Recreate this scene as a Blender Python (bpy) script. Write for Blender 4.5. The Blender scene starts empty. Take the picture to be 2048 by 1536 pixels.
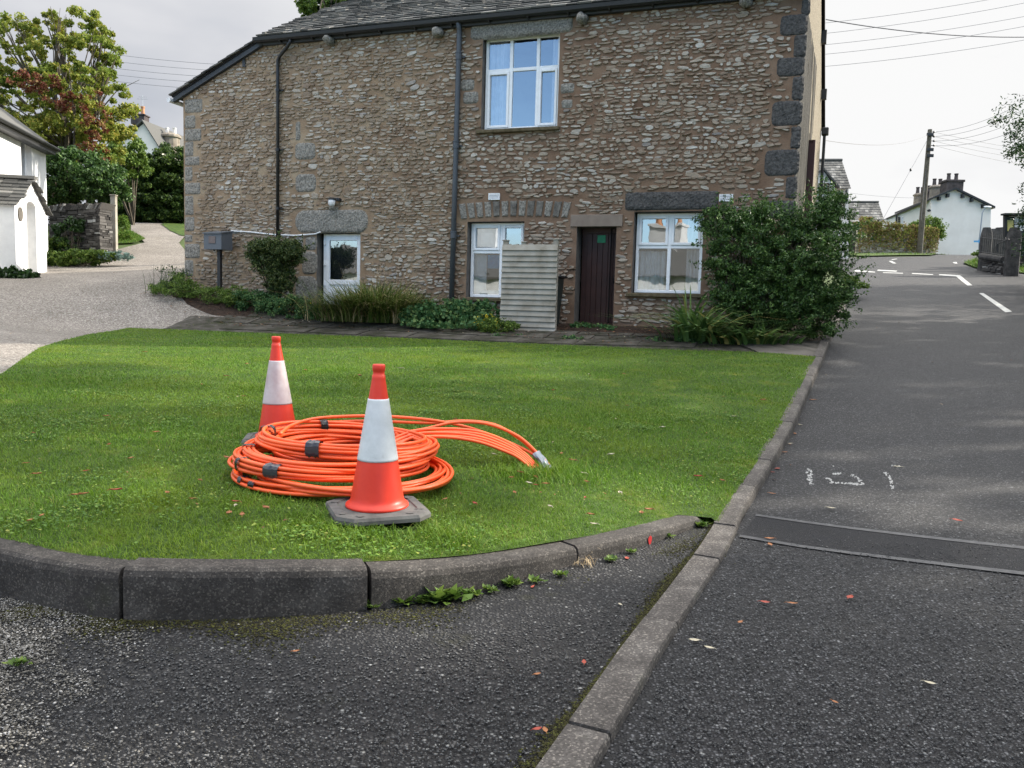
import bpy, math, random
import numpy as np
from mathutils import Vector, Matrix
from mathutils.geometry import delaunay_2d_cdt
random.seed(7); RNG=np.random.default_rng(7)
R=math.radians; C=bpy.context.scene.collection; SC=bpy.context.scene
# ---------------------------------------------------------------- camera
F=1595.; CX,CY=1024.,768.; E=1.25
_d=np.array([-484,17300,1595.]); _d/=np.linalg.norm(_d)
_zc=np.array([0,0,1.]); _Y=_zc-_zc.dot(_d)*_d; _Y/=np.linalg.norm(_Y); _Z=-_d; _X=np.cross(_Y,_Z)
M3=np.array([_X,_Y,_Z]); EYE=np.array([0,0,E])
cam=bpy.data.objects.new('camera',bpy.data.cameras.new('camera')); C.objects.link(cam); SC.camera=cam
mw=Matrix.Identity(4)
for i in range(3):
    mw[i][0]=M3[i,0]; mw[i][1]=-M3[i,1]; mw[i][2]=-M3[i,2]; mw[i][3]=EYE[i]
cam.matrix_world=mw
cam.data.sensor_width=36; cam.data.lens=36*F/2048; cam.data.clip_start=.05; cam.data.clip_end=2000
# ---------------------------------------------------------------- light
SUN_AZ,SUN_EL=72,27          # azimuth clockwise from +Y
s_=np.array([math.sin(R(SUN_AZ))*math.cos(R(SUN_EL)),math.cos(R(SUN_AZ))*math.cos(R(SUN_EL)),math.sin(R(SUN_EL))])
sun=bpy.data.objects.new('sun',bpy.data.lights.new('sun','SUN')); C.objects.link(sun)
sun.data.energy=3.9; sun.data.angle=R(.6); sun.data.color=(1,.93,.82)
sun.rotation_euler=Vector(-s_).to_track_quat('-Z','Y').to_euler()
W=bpy.data.worlds.new('World'); SC.world=W; W.use_nodes=True
nt=W.node_tree; N=nt.nodes; Lk=nt.links
bg=N['Background']; sky=N.new('ShaderNodeTexSky'); sky.sky_type='NISHITA'; sky.sun_disc=False
sky.sun_elevation=R(SUN_EL); sky.sun_rotation=R(SUN_AZ); sky.air_density=1.0; sky.ozone_density=3.0; sky.dust_density=.1
tc=N.new('ShaderNodeTexCoord'); mp=N.new('ShaderNodeMapping'); mp.inputs['Scale'].default_value=(1,1,2.6)
nz=N.new('ShaderNodeTexNoise'); nz.inputs['Scale'].default_value=2.1; nz.inputs['Detail'].default_value=6; nz.inputs['Roughness'].default_value=.52
Lk.new(tc.outputs['Generated'],mp.inputs[0]); Lk.new(mp.outputs[0],nz.inputs[0])
# cloud cover: thick ahead (+Y), breaking to blue behind the camera
sep=N.new('ShaderNodeSeparateXYZ'); Lk.new(tc.outputs['Generated'],sep.inputs[0])
cov=N.new('ShaderNodeMath'); cov.operation='MULTIPLY_ADD'; cov.inputs[1].default_value=.75; cov.inputs[2].default_value=.16
Lk.new(sep.outputs['Y'],cov.inputs[0])
add=N.new('ShaderNodeMath'); add.operation='ADD'; Lk.new(cov.outputs[0],add.inputs[0]); Lk.new(nz.outputs[0],add.inputs[1])
mr=N.new('ShaderNodeMapRange'); mr.inputs['From Min'].default_value=.42; mr.inputs['From Max'].default_value=.86; hz=N.new('ShaderNodeMapRange'); hz.inputs['From Min'].default_value=.0; hz.inputs['From Max'].default_value=.13; hz.inputs['To Min'].default_value=1.0; hz.inputs['To Max'].default_value=0; Lk.new(sep.outputs['Z'],hz.inputs['Value'])
ad3=N.new('ShaderNodeMath'); ad3.operation='ADD'; Lk.new(add.outputs[0],ad3.inputs[0]); Lk.new(hz.outputs[0],ad3.inputs[1]); zc=N.new('ShaderNodeMapRange'); zc.inputs['From Min'].default_value=.42; zc.inputs['From Max'].default_value=.66; zc.inputs['To Min'].default_value=0; zc.inputs['To Max'].default_value=.9; Lk.new(sep.outputs['Z'],zc.inputs['Value'])
ad4=N.new('ShaderNodeMath'); ad4.operation='ADD'; Lk.new(ad3.outputs[0],ad4.inputs[0]); Lk.new(zc.outputs[0],ad4.inputs[1]); Lk.new(ad4.outputs[0],mr.inputs['Value'])
# cloud brightness: brighter towards the sun, soft grey billows
nz2=N.new('ShaderNodeTexNoise'); nz2.inputs['Scale'].default_value=2.6; nz2.inputs['Detail'].default_value=5; Lk.new(mp.outputs[0],nz2.inputs[0])
dt=N.new('ShaderNodeVectorMath'); dt.operation='DOT_PRODUCT'; dt.inputs[1].default_value=tuple(s_); Lk.new(tc.outputs['Generated'],dt.inputs[0])
br=N.new('ShaderNodeMapRange'); br.inputs['From Min'].default_value=-.1; br.inputs['From Max'].default_value=.75; br.inputs['To Min'].default_value=0; br.inputs['To Max'].default_value=.55; Lk.new(dt.outputs['Value'],br.inputs['Value'])
ad2=N.new('ShaderNodeMath'); ad2.operation='ADD'; Lk.new(br.outputs[0],ad2.inputs[0]); Lk.new(nz2.outputs[0],ad2.inputs[1])
cr=N.new('ShaderNodeValToRGB'); e=cr.color_ramp.elements; e[0].position=.45; e[0].color=(.57,.60,.665,1); e[1].position=.93; e[1].color=(1,1,1,1)
ne=e.new(.62); ne.color=(.74,.75,.79,1)
Lk.new(ad2.outputs[0],cr.inputs[0])
sc_=N.new('ShaderNodeVectorMath'); sc_.operation='SCALE'; Lk.new(cr.outputs[0],sc_.inputs[0])
zen=N.new('ShaderNodeMapRange'); zen.inputs['From Min'].default_value=.34; zen.inputs['From Max'].default_value=.8; zen.inputs['To Min'].default_value=3.0; zen.inputs['To Max'].default_value=11.0; Lk.new(sep.outputs['Z'],zen.inputs['Value']); Lk.new(zen.outputs[0],sc_.inputs['Scale'])
mx=N.new('ShaderNodeMix'); mx.data_type='RGBA'; Lk.new(mr.outputs[0],mx.inputs[0]); Lk.new(sky.outputs[0],mx.inputs[6]); Lk.new(sc_.outputs[0],mx.inputs[7])
Lk.new(mx.outputs[2],bg.inputs[0]); bg.inputs[1].default_value=.13
SC.view_settings.view_transform='Standard'; SC.view_settings.look='None'; SC.view_settings.exposure=1.3; SC.view_settings.gamma=1
SC.render.engine='CYCLES'; SC.cycles.max_bounces=6; SC.cycles.transparent_max_bounces=12
# ---------------------------------------------------------------- projection helpers (used to place things at real depths)
def ray(px,py): return M3@np.array([(px-CX)/F,(py-CY)/F,1.])
def at_y(px,py,y): r=ray(px,py); return EYE+r*y/r[1]
def at_z(px,py,z): r=ray(px,py); return EYE+r*(z-E)/r[2]
# ---------------------------------------------------------------- terrain (thin plate splines through surveyed points)
class TPS:
    def __init__(s,P):
        P=np.array(P,float); s.c=P[:,:2]; n=len(P)
        K=s.k(s.c); A=np.zeros((n+3,n+3)); A[:n,:n]=K+np.eye(n)*.02; A[:n,n]=1; A[:n,n+1:]=s.c; A[n,:n]=1; A[n+1:,:n]=s.c.T
        s.w=np.linalg.solve(A,np.r_[P[:,2],0,0,0])
    def k(s,q):
        r2=((q[:,None,:]-s.c[None])**2).sum(-1); return .5*r2*np.log(r2+1e-9)
    def __call__(s,x,y):
        q=np.stack([np.atleast_1d(x).astype(float),np.atleast_1d(y).astype(float)],1); out=np.empty(len(q))
        for i in range(0,len(q),20000):
            b=q[i:i+20000]; out[i:i+20000]=s.k(b)@s.w[:-3]+s.w[-3]+b@s.w[-2:]
        return out
LAWN_PTS=[(-2.13,3.37,.19),(-1.5,3.14,.20),(-1.02,3.2,.19),(-.56,3.3,.17),(-.14,3.6,.13),(.3,4.0,.10),(.8,4.5,.07),(1.2,4.75,.05),
 (1.7,5.6,.08),(2.8,8,.21),(3.6,9.8,.43),(4.75,12.3,.70),(1.4,13.4,.69),(-3.3,15.1,.69),(-8,16.65,.67),(-5.0,7.8,.48),(-6.5,12,.62),
 (-3,4.5,.26),(-.66,3.9,.21),(-1.72,5.7,.27),(.2,5.3,.22),(0,8,.37),(0,10.5,.55),(-3,10,.5)]
Lz=TPS(LAWN_PTS)
KS=.45
KXY=[-6,1.997,2.144,2.44,2.83,3.354,4.11,4.514,4.9]; KXX=[-3.3,.142,.206,.333,.497,.736,1.076,1.245,1.39]
def kx(y): return 1.30+KS*(y-4.7) if y>4.9 else float(np.interp(y,KXY,KXX))
T_PTS=[(x,y,0) for x,y in [(-3,0),(0,0),(3,0),(6,0),(-2.2,3),(-1.2,2.9),(0,3.2),(1,4.2),(3,4),(6,4),(-3,-8),(3,-8),(10,-4),(-10,-6)]]
T_PTS+=[(-3.4,4,.08),(-4.2,5.6,.25),(-5.1,7.8,.46),(-6.6,12,.6),(-8.1,16.7,.66),(-7,2,.05),(-9,8,.55),(-11,14,1.0),(-14,22,1.8),(-15.6,27,2.35),(-18,30,3.1),(-19.3,42,5.25),(-14,33,3.5),(-9,24,2.25),
 (-7.9,19.2,1.62),(-6,18.2,1.32),(-4.3,17.6,1.12),(-1.2,16.6,1.02),(1.6,15.6,.95),(5.0,14.6,.93),
 (-3.4,15.2,.70),(1.4,13.7,.71),(4.6,12.7,.70),
 (-1,4.5,0.05),(0,6,.12),(1.5,7,.12),(-1,8.5,.25),(1,10.5,.4),(-3,12,.4),(-2.5,6.5,.15)]
for y,z in [(5.5,.0),(6.5,.03),(8,.11),(9.8,.33),(12.3,.60),(15.5,1.0),(19.6,1.5),(25,2.18),(32,3.05),(54,5.75)]:
    T_PTS.append((kx(y)+.15,y,z)); T_PTS.append((kx(y)+3.5,y,z)); T_PTS.append((kx(y)+9,y,z+.1))
T_PTS+=[(60,60,7),(60,10,2),(30,-20,0),(-40,-20,0),(-40,40,3),(-40,20,2),(0,60,5),(0,120,9),(60,120,10),(-60,120,10),(34,64,6.5),(-22,55,6.3),(150,150,11),(-150,150,11),(150,-50,0),(-150,-50,0),(0,-150,0),(300,0,2),(-300,0,2)]
Tz=TPS(T_PTS)
def hit(px,py,off=0,surf=None,d0=2,d1=90):
    f=surf or Tz; r=ray(px,py); r=r/r[1]; ys=np.linspace(d0,d1,1800); p=EYE+ys[:,None]*r
    g=p[:,2]-(f(p[:,0],p[:,1])+off); i=np.where(g<=0)[0]
    if len(i)==0: return at_y(px,py,d1)
    i=i[0]
    if i==0: return p[0]
    t=g[i-1]/(g[i-1]-g[i]); return p[i-1]+(p[i]-p[i-1])*t
def tz(x,y): return float(Tz(x,y)[0])
def lz(x,y): return float(Lz(x,y)[0])
# ---------------------------------------------------------------- materials
def new_mat(name):
    m=bpy.data.materials.new(name); m.use_nodes=True; return m,m.node_tree,m.node_tree.nodes['Principled BSDF']
def nd(nt,t,**k):
    n=nt.nodes.new(t)
    for a,b in k.items():
        if a.startswith('i_'): n.inputs[a[2:].replace('_',' ')].default_value=b
        else: setattr(n,a,b)
    return n
def ramp(nt,fac,stops,interp='LINEAR'):
    r=nt.nodes.new('ShaderNodeValToRGB'); r.color_ramp.interpolation=interp; el=r.color_ramp.elements
    while len(el)>1: el.remove(el[-1])
    el[0].position=stops[0][0]; el[0].color=(*stops[0][1],1)
    for p,c in stops[1:]:
        x=el.new(p); x.color=(*c,1)
    nt.links.new(fac,r.inputs[0]); return r.outputs[0]
def coords(nt,scale=(1,1,1),kind='Object'):
    t=nt.nodes.new('ShaderNodeTexCoord'); m=nt.nodes.new('ShaderNodeMapping'); m.inputs['Scale'].default_value=scale
    nt.links.new(t.outputs[kind],m.inputs[0]); return m.outputs[0]
def noise(nt,vec,scale,detail=4,rough=.55):
    n=nd(nt,'ShaderNodeTexNoise'); n.inputs['Scale'].default_value=scale; n.inputs['Detail'].default_value=detail; n.inputs['Roughness'].default_value=rough
    nt.links.new(vec,n.inputs['Vector']); return n.outputs[0]
def mixc(nt,f,a,b,mode='MIX'):
    m=nt.nodes.new('ShaderNodeMix'); m.data_type='RGBA'; m.blend_type=mode
    for s,v in ((0,f),(6,a),(7,b)):
        if hasattr(v,'default_value') or hasattr(v,'is_linked'): nt.links.new(v,m.inputs[s])
        else: m.inputs[s].default_value=v if s==0 else (*v,1)
    return m.outputs[2]
def bump(nt,h,strength,dist,bs):
    b=nt.nodes.new('ShaderNodeBump'); b.inputs['Strength'].default_value=strength; b.inputs['Distance'].default_value=dist
    nt.links.new(h,b.inputs['Height']); nt.links.new(b.outputs[0],bs.inputs['Normal']); return b
def spec(bs,v): bs.inputs['Specular IOR Level'].default_value=v
def noisy(name,c1,c2,scale=8,rough=.8,bs_=.4,bd=.01,bscale=60,stops=None,sp=.3,detail=5):
    m,t,b=new_mat(name); v=coords(t); n=noise(t,v,scale,detail,.6)
    t.links.new(ramp(t,n,stops or [(.3,c1),(.7,c2)]),b.inputs['Base Color']); b.inputs['Roughness'].default_value=rough; spec(b,sp)
    if bs_: bump(t,noise(t,v,bscale,4,.65),bs_,bd,b)
    return m
def plain(name,c,rough=.5,metal=0,sp=.5):
    m,t,b=new_mat(name); v=coords(t); n=noise(t,v,9,4,.6)
    t.links.new(mixc(t,.18,c,ramp(t,n,[(.25,(.35,.35,.35)),(.75,(1,1,1))]),'MULTIPLY'),b.inputs['Base Color'])
    t.links.new(ramp(t,n,[(.3,(rough*.85,)*3),(.7,(min(1,rough*1.15),)*3)]),b.inputs['Roughness']); b.inputs['Metallic'].default_value=metal; spec(b,sp); return m
def island(name,stops,rough=.7,transl=0,sp=.3,patch=None,nb=0):
    """colour differs per loose piece (leaf, blade, stone); optional broad patches over the plot"""
    m,t,b=new_mat(name); g=t.nodes.new('ShaderNodeNewGeometry'); col=ramp(t,g.outputs['Random Per Island'],stops)
    v=coords(t)
    if patch:
        n=noise(t,v,patch[0],4,.6); col=mixc(t,ramp(t,n,[(patch[2],(0,0,0)),(patch[3],(patch[4],)*3)]),col,patch[1])
    t.links.new(col,b.inputs['Base Color']); b.inputs['Roughness'].default_value=rough; spec(b,sp)
    if nb: bump(t,noise(t,v,nb,5,.7),.7,.02,b)
    if transl:
        tr=t.nodes.new('ShaderNodeBsdfTranslucent'); t.links.new(col,tr.inputs[0]); ms=t.nodes.new('ShaderNodeMixShader'); ms.inputs[0].default_value=transl
        t.links.new(b.outputs[0],ms.inputs[1]); t.links.new(tr.outputs[0],ms.inputs[2]); t.links.new(ms.outputs[0],t.nodes['Material Output'].inputs[0])
    return m
def tarmac(name,base,light,moss=0,chip=74,dark=(.006,.006,.007)):
    m,t,b=new_mat(name); v=coords(t)
    vo=nd(t,'ShaderNodeTexVoronoi'); vo.inputs['Scale'].default_value=chip; vo.inputs['Randomness'].default_value=1; t.links.new(v,vo.inputs['Vector'])
    sp=nd(t,'ShaderNodeSeparateColor'); t.links.new(vo.outputs['Color'],sp.inputs[0])
    chipc=ramp(t,sp.outputs[0],[(0,tuple(x*.45 for x in base)),(.5,base),(.9,light),(.985,tuple(x*1.5 for x in light)),(1,(.42,.42,.4))])
    edge=ramp(t,vo.outputs['Distance'],[(.25,(1,1,1)),(.62,(0,0,0))])
    col=mixc(t,edge,dark,chipc)
    big=noise(t,v,.45,6,.6); col=mixc(t,.75,col,ramp(t,big,[(.3,(.62,.62,.66)),(.7,(1.25,1.22,1.18))]),'MULTIPLY')
    col=mixc(t,.5,col,ramp(t,noise(t,v,3.5,4,.6),[(.3,(.7,.7,.7)),(.7,(1.3,1.3,1.3))]),'MULTIPLY')
    if moss:
        col=mixc(t,ramp(t,noise(t,v,2.3,6,.7),[(.60,(0,0,0)),(.72,(moss,)*3)]),col,(.035,.035,.008))
    t.links.new(col,b.inputs['Base Color']); b.inputs['Roughness'].default_value=.64; spec(b,.32)
    hh=mixc(t,.5,edge,ramp(t,sp.outputs[1],[(0,(0,0,0)),(1,(1,1,1))]),'MULTIPLY')
    bump(t,hh,1,.009,b); return m
M={}
M['road']=tarmac('road_tarmac',(.048,.047,.048),(.16,.158,.155))
M['apron']=tarmac('apron_tarmac',(.026,.0255,.025),(.10,.098,.095),moss=.5,chip=66)
M['patch']=tarmac('patch_tarmac',(.020,.021,.032),(.036,.038,.052),chip=170)
M['seam']=noisy('bitumen_seam',(.045,.045,.05),(.11,.11,.11),20,.5,.3,.004)
M['paint']=noisy('road_paint',(.28,.28,.26),(.66,.66,.62),30,.6,.3,.003,detail=8)
M['spray']=noisy('spray_paint',(.12,.12,.12),(.5,.5,.48),60,.7,.3,.003,detail=8)
def gravel(name,c0,c1,c2,chip=48,mosscol=None):
    m,t,b=new_mat(name); v=coords(t)
    vo=nd(t,'ShaderNodeTexVoronoi'); vo.inputs['Scale'].default_value=chip; t.links.new(v,vo.inputs['Vector'])
    sp=nd(t,'ShaderNodeSeparateColor'); t.links.new(vo.outputs['Color'],sp.inputs[0])
    col=ramp(t,sp.outputs[0],[(0,c0),(.6,c1),(1,c2)])
    col=mixc(t,.8,col,ramp(t,noise(t,v,.5,6,.65),[(.3,(.68,.66,.62)),(.7,(1.2,1.17,1.12))]),'MULTIPLY')
    col=mixc(t,ramp(t,noise(t,v,.33,5,.6),[(.62,(0,0,0)),(.74,(.55,.55,.55))]),col,mosscol or (.12,.10,.05))
    t.links.new(col,b.inputs['Base Color']); b.inputs['Roughness'].default_value=.9; spec(b,.2)
    bump(t,ramp(t,vo.outputs['Distance'],[(0,(1,1,1)),(.7,(0,0,0))]),.8,.01,b); return m
M['gravel']=gravel('drive_gravel',(.16,.145,.125),(.29,.26,.235),(.5,.47,.43))
M['ground']=noisy('rough_ground',(.03,.05,.012),(.07,.10,.025),1.2,.95,.5,.03,12)
M['soil']=noisy('bed_soil',(.018,.011,.007),(.06,.035,.022),9,.95,.9,.03,30)
M['paving']=noisy('old_paving',(.05,.048,.042),(.13,.12,.105),4,.85,.8,.012,30,stops=[(.36,(.025,.028,.010)),(.5,(.06,.053,.040)),(.7,(.13,.118,.098))],detail=9)
M['concrete']=noisy('stained_concrete',(.09,.08,.065),(.2,.18,.155),4,.85,.5,.006,90)
def kerbmat(name,q):
    m,t,b=new_mat(name); v=coords(t)
    c=ramp(t,noise(t,v,6,7,.7),[(.25,(.03*q,.027*q,.0245*q)),(.5,(.064*q,.057*q,.051*q)),(.75,(.12*q,.109*q,.098*q))])
    vo=nd(t,'ShaderNodeTexVoronoi'); vo.inputs['Scale'].default_value=160; t.links.new(v,vo.inputs['Vector']); sp=nd(t,'ShaderNodeSeparateColor'); t.links.new(vo.outputs['Color'],sp.inputs[0])
    c=mixc(t,.8,c,ramp(t,sp.outputs[0],[(0,(.55,.55,.55)),(.8,(1.1,1.1,1.1)),(1,(2.6,2.6,2.5))]),'MULTIPLY')
    c=mixc(t,ramp(t,noise(t,v,2.2,6,.75),[(.66,(0,0,0)),(.72,(.7,.7,.7))]),c,(.24,.24,.21))
    c=mixc(t,ramp(t,noise(t,v,3.1,5,.7),[(.60,(0,0,0)),(.72,(.6,.6,.6))]),c,(.03,.034,.012))
    t.links.new(c,b.inputs['Base Color']); b.inputs['Roughness'].default_value=.85; spec(b,.25)
    bump(t,noise(t,v,130,4,.7),.7,.004,b); return m
M['kerb']=kerbmat('kerb_concrete',1.0); M['flatkerb']=kerbmat('flat_kerb_concrete',1.75)
_unused=noisy('flat_kerb_concrete',(.055,.049,.043),(.155,.143,.13),5,.85,.6,.004,150,detail=9)
M['lawn']=noisy('lawn_turf',(.02,.055,.006),(.05,.10,.012),3,.95,.7,.02,90,stops=[(.3,(.02,.05,.006)),(.55,(.045,.085,.009)),(.75,(.11,.13,.012))])
M['grass']=island('grass_blades',[(0,(.05,.12,.008)),(.4,(.088,.195,.012)),(.8,(.13,.265,.018)),(.96,(.15,.25,.03)),(1,(.28,.25,.09))],.6,.35,.3,patch=(.9,(.155,.23,.010),.46,.66,.65))
M['bankgrass']=island('bank_grass',[(0,(.05,.12,.012)),(.6,(.10,.2,.02)),(1,(.22,.27,.06))],.7,.3,.2)
M['mortar']=noisy('lime_mortar',(.15,.115,.082),(.24,.19,.14),2.2,.95,.8,.012,38,stops=[(.28,(.22,.152,.107)),(.5,(.315,.232,.166)),(.72,(.40,.322,.243))],sp=.15)
M['stone']=island('rubble_stone',[(0,(.24,.17,.12)),(.2,(.34,.26,.195)),(.5,(.44,.365,.285)),(.8,(.52,.465,.385)),(.95,(.64,.60,.53)),(1,(.3,.27,.25))],.85,0,.2,patch=(.9,(.31,.235,.165),.42,.62,.7),nb=34)
M['granite']=noisy('rough_limestone',(.07,.07,.07),(.3,.29,.27),28,.9,1,.02,40,stops=[(.3,(.10,.093,.08)),(.5,(.28,.262,.23)),(.7,(.46,.43,.38))])
M['darkstone']=noisy('soot_dark_stone',(.028,.027,.026),(.12,.115,.11),24,.9,1,.02,36)
M['voussoir']=noisy('arch_stone',(.08,.075,.066),(.27,.25,.22),7,.9,1,.02,36)
M['lintel']=noisy('pinkish_sandstone',(.22,.17,.135),(.29,.235,.19),5,.8,.2,.004,60)
M['sill']=noisy('mossy_sill',(.06,.045,.02),(.15,.12,.075),14,.9,.5,.01,50)
M['reveal']=noisy('cement_reveal',(.10,.093,.085),(.17,.155,.14),6,.9,.3,.004,50)
M['upvc']=plain('white_upvc',(.86,.87,.88),.35)
M['doorwhite']=plain('white_door_plastic',(.84,.85,.87),.35)
M['slate']=island('roof_slate',[(0,(.045,.045,.043)),(.5,(.10,.098,.09)),(.85,(.16,.155,.14)),(1,(.27,.26,.24))],.8,0,.3,nb=22)
M['fascia']=plain('grey_fascia_paint',(.04,.044,.05),.6)
M['pipegrey']=plain('grey_pipe',(.075,.085,.098),.45)
M['pipeblack']=plain('black_pipe',(.012,.012,.013),.4)
M['doorbrown']=noisy('brown_door_stain',(.03,.012,.010),(.06,.024,.019),3,.5,.2,.004,30)
M['groove']=plain('dark_groove',(.004,.002,.002),.8)
M['green']=noisy('green_plate',(.012,.16,.07),(.02,.24,.11),12,.5,0)
M['timber']=noisy('weathered_timber',(.17,.16,.14),(.33,.31,.28),3,.85,.6,.004,25,stops=[(.25,(.17,.145,.105)),(.5,(.30,.275,.23)),(.8,(.42,.395,.345))])
M['metalbox']=plain('grey_meter_box',(.13,.145,.165),.5)
M['rust']=noisy('worn_label',(.14,.10,.09),(.2,.17,.16),20,.7,0)
M['white']=plain('white_plastic',(.78,.78,.78),.4)
M['limewash']=noisy('white_render',(.58,.58,.58),(.74,.74,.73),2,.9,.5,.01,24)
M['farrender']=noisy('far_white_render',(.68,.63,.57),(.80,.75,.69),.8,.9,.3,.01,12)
M['pebble']=noisy('pebbledash',(.2,.165,.11),(.52,.45,.32),30,.95,1,.02,60,stops=[(.3,(.16,.13,.09)),(.5,(.38,.33,.235)),(.75,(.55,.48,.36))])
M['pebblestain']=noisy('pebbledash_soot',(.015,.015,.015),(.08,.075,.06),22,.95,1,.02,60)
M['conered']=noisy('cone_orange_red',(.62,.028,.012),(.74,.045,.02),7,.42,.15,.003,40,sp=.45,stops=[(.2,(.30,.04,.025)),(.30,(.62,.030,.012)),(.7,(.74,.048,.02))],detail=9)
M['sleeve']=noisy('reflective_sleeve',(.46,.48,.49),(.66,.68,.69),9,.4,.5,.002,110,detail=9,stops=[(.28,(.32,.32,.32)),(.40,(.52,.54,.55)),(.7,(.66,.68,.69))])
M['sleevedirty']=noisy('dirty_sleeve',(.42,.30,.30),(.62,.56,.56),6,.5,.3,.002,90)
M['rubber']=noisy('grey_rubber',(.075,.073,.068),(.16,.155,.145),11,.85,.4,.004,70)
M['duct']=noisy('orange_duct',(.74,.085,.014),(.86,.125,.024),4,.38,.05,.002,60,sp=.5)
M['tape']=plain('black_tape',(.012,.012,.014),.25)
M['greytape']=plain('grey_tape',(.045,.047,.055),.2)
M['foil']=plain('silver_tape',(.20,.225,.26),.3,.3)
M['wire']=plain('overhead_wire',(.12,.12,.13),.6)
M['polewood']=noisy('pole_wood',(.07,.06,.045),(.17,.15,.115),5,.85,.4,.01,30)
M['black']=plain('black_metal',(.015,.015,.016),.5)
M['bark']=noisy('bark',(.05,.04,.03),(.13,.11,.08),7,.95,.8,.02,20)
M['leafdark']=island('dark_leaves',[(0,(.010,.028,.006)),(.6,(.022,.06,.010)),(1,(.05,.11,.02))],.5,.2,.4)
M['leafshrub']=island('shrub_leaves',[(0,(.018,.045,.010)),(.5,(.045,.10,.020)),(.9,(.085,.16,.032)),(1,(.18,.27,.08))],.5,.25,.4)
M['leafbox']=island('clipped_leaves',[(0,(.02,.04,.010)),(.6,(.055,.09,.02)),(1,(.14,.16,.045))],.55,.2,.4)
M['leafger']=island('geranium_leaves',[(0,(.03,.085,.025)),(.6,(.07,.165,.055)),(1,(.18,.25,.08))],.6,.25,.3)
M['leafmid']=island('mid_green_leaves',[(0,(.045,.09,.014)),(.6,(.10,.17,.026)),(1,(.2,.27,.05))],.6,.3,.3)
M['leaftree']=island('autumn_tree_leaves',[(0,(.13,.17,.02)),(.5,(.25,.29,.04)),(.85,(.38,.36,.06)),(1,(.48,.38,.09))],.6,.4,.3,patch=(.35,(.14,.22,.03),.45,.6,.7))
M['leafred']=island('red_creeper_leaves',[(0,(.10,.02,.012)),(.5,(.19,.045,.025)),(.75,(.27,.13,.05)),(1,(.28,.24,.06))],.6,.3,.3)
M['leafyellow']=island('yellow_flowers',[(0,(.5,.35,.01)),(1,(.65,.5,.02))],.6,.2)
M['leafhedge']=island('hedge_leaves',[(0,(.016,.035,.008)),(.6,(.045,.085,.014)),(1,(.12,.18,.03))],.6,.3,.3)
M['ivy']=island('ivy_and_twigs',[(0,(.14,.09,.04)),(.4,(.3,.22,.10)),(.7,(.16,.19,.04)),(1,(.3,.33,.07))],.8,.3,.2)
M['blade']=island('strap_leaves',[(0,(.05,.08,.014)),(.5,(.11,.17,.03)),(.8,(.2,.24,.055)),(1,(.5,.38,.2))],.55,.25,.35)
M['straw']=island('straw_blades',[(0,(.3,.21,.11)),(1,(.58,.46,.29))],.8,.2,.2)
M['yucca']=island('sword_leaves',[(0,(.04,.09,.025)),(.6,(.085,.16,.04)),(.86,(.16,.23,.06)),(1,(.4,.32,.11))],.45,.2,.45)
M['drystone']=island('dry_stone',[(0,(.035,.032,.03)),(.5,(.08,.075,.07)),(.9,(.15,.14,.13)),(1,(.4,.4,.38))],.9,0,.2,nb=20)
M['gardenstone']=island('garden_wall_stone',[(0,(.16,.14,.11)),(.5,(.32,.28,.22)),(1,(.55,.5,.42))],.9,0,.2,nb=20)
M['joint']=plain('dark_joint',(.02,.018,.016),.95)
M['redleaf']=noisy('red_leaf',(.24,.03,.022),(.36,.09,.05),30,.6,0)
M['brownleaf']=noisy('brown_leaf',(.22,.08,.03),(.38,.18,.08),30,.7,0)
M['paleleaf']=noisy('pale_leaf',(.35,.3,.2),(.5,.46,.36),30,.7,0)
M['litter']=island('leaf_litter',[(0,(.05,.02,.01)),(.5,(.14,.06,.03)),(.85,(.28,.14,.06)),(1,(.45,.4,.3))],.9)
M['pebbles']=island('loose_pebbles',[(0,(.05,.045,.035)),(.5,(.15,.14,.12)),(.85,(.27,.255,.23)),(1,(.55,.53,.5))],.8)
M['clay']=noisy('terracotta_pot',(.35,.16,.08),(.5,.27,.15),6,.85,.2)
M['chimney']=noisy('chimney_render',(.16,.13,.10),(.3,.26,.21),3,.95,.5,.02,20)
M['chimneydark']=noisy('sooty_chimney',(.035,.03,.03),(.11,.09,.085),3,.95,.5,.02,20)
M['curtain']=noisy('net_curtain',(.55,.56,.58),(.75,.76,.78),6,.9,0)
M['blue']=noisy('blue_poster',(.02,.16,.34),(.05,.3,.5),14,.5,0)
M['poster']=noisy('yellow_poster',(.6,.52,.12),(.75,.68,.3),9,.6,0)
M['brownframe']=plain('brown_window_paint',(.05,.014,.012),.5)
M['signblue']=plain('pale_blue_sign',(.10,.36,.62),.5)
M['steel']=plain('galvanised_steel',(.3,.33,.36),.5,.3)
M['churchstone']=noisy('weathered_gatestone',(.02,.02,.02),(.09,.085,.08),4,.95,.8,.03,16)
M['boardgreen']=plain('dark_board_paint',(.02,.03,.028),.5)
M['moss']=island('moss_tufts',[(0,(.018,.016,.005)),(.6,(.04,.036,.009)),(1,(.085,.09,.018))],.95)
M['red']=noisy('red_paint_mark',(.30,.012,.014),(.46,.03,.03),20,.5,0)
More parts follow.
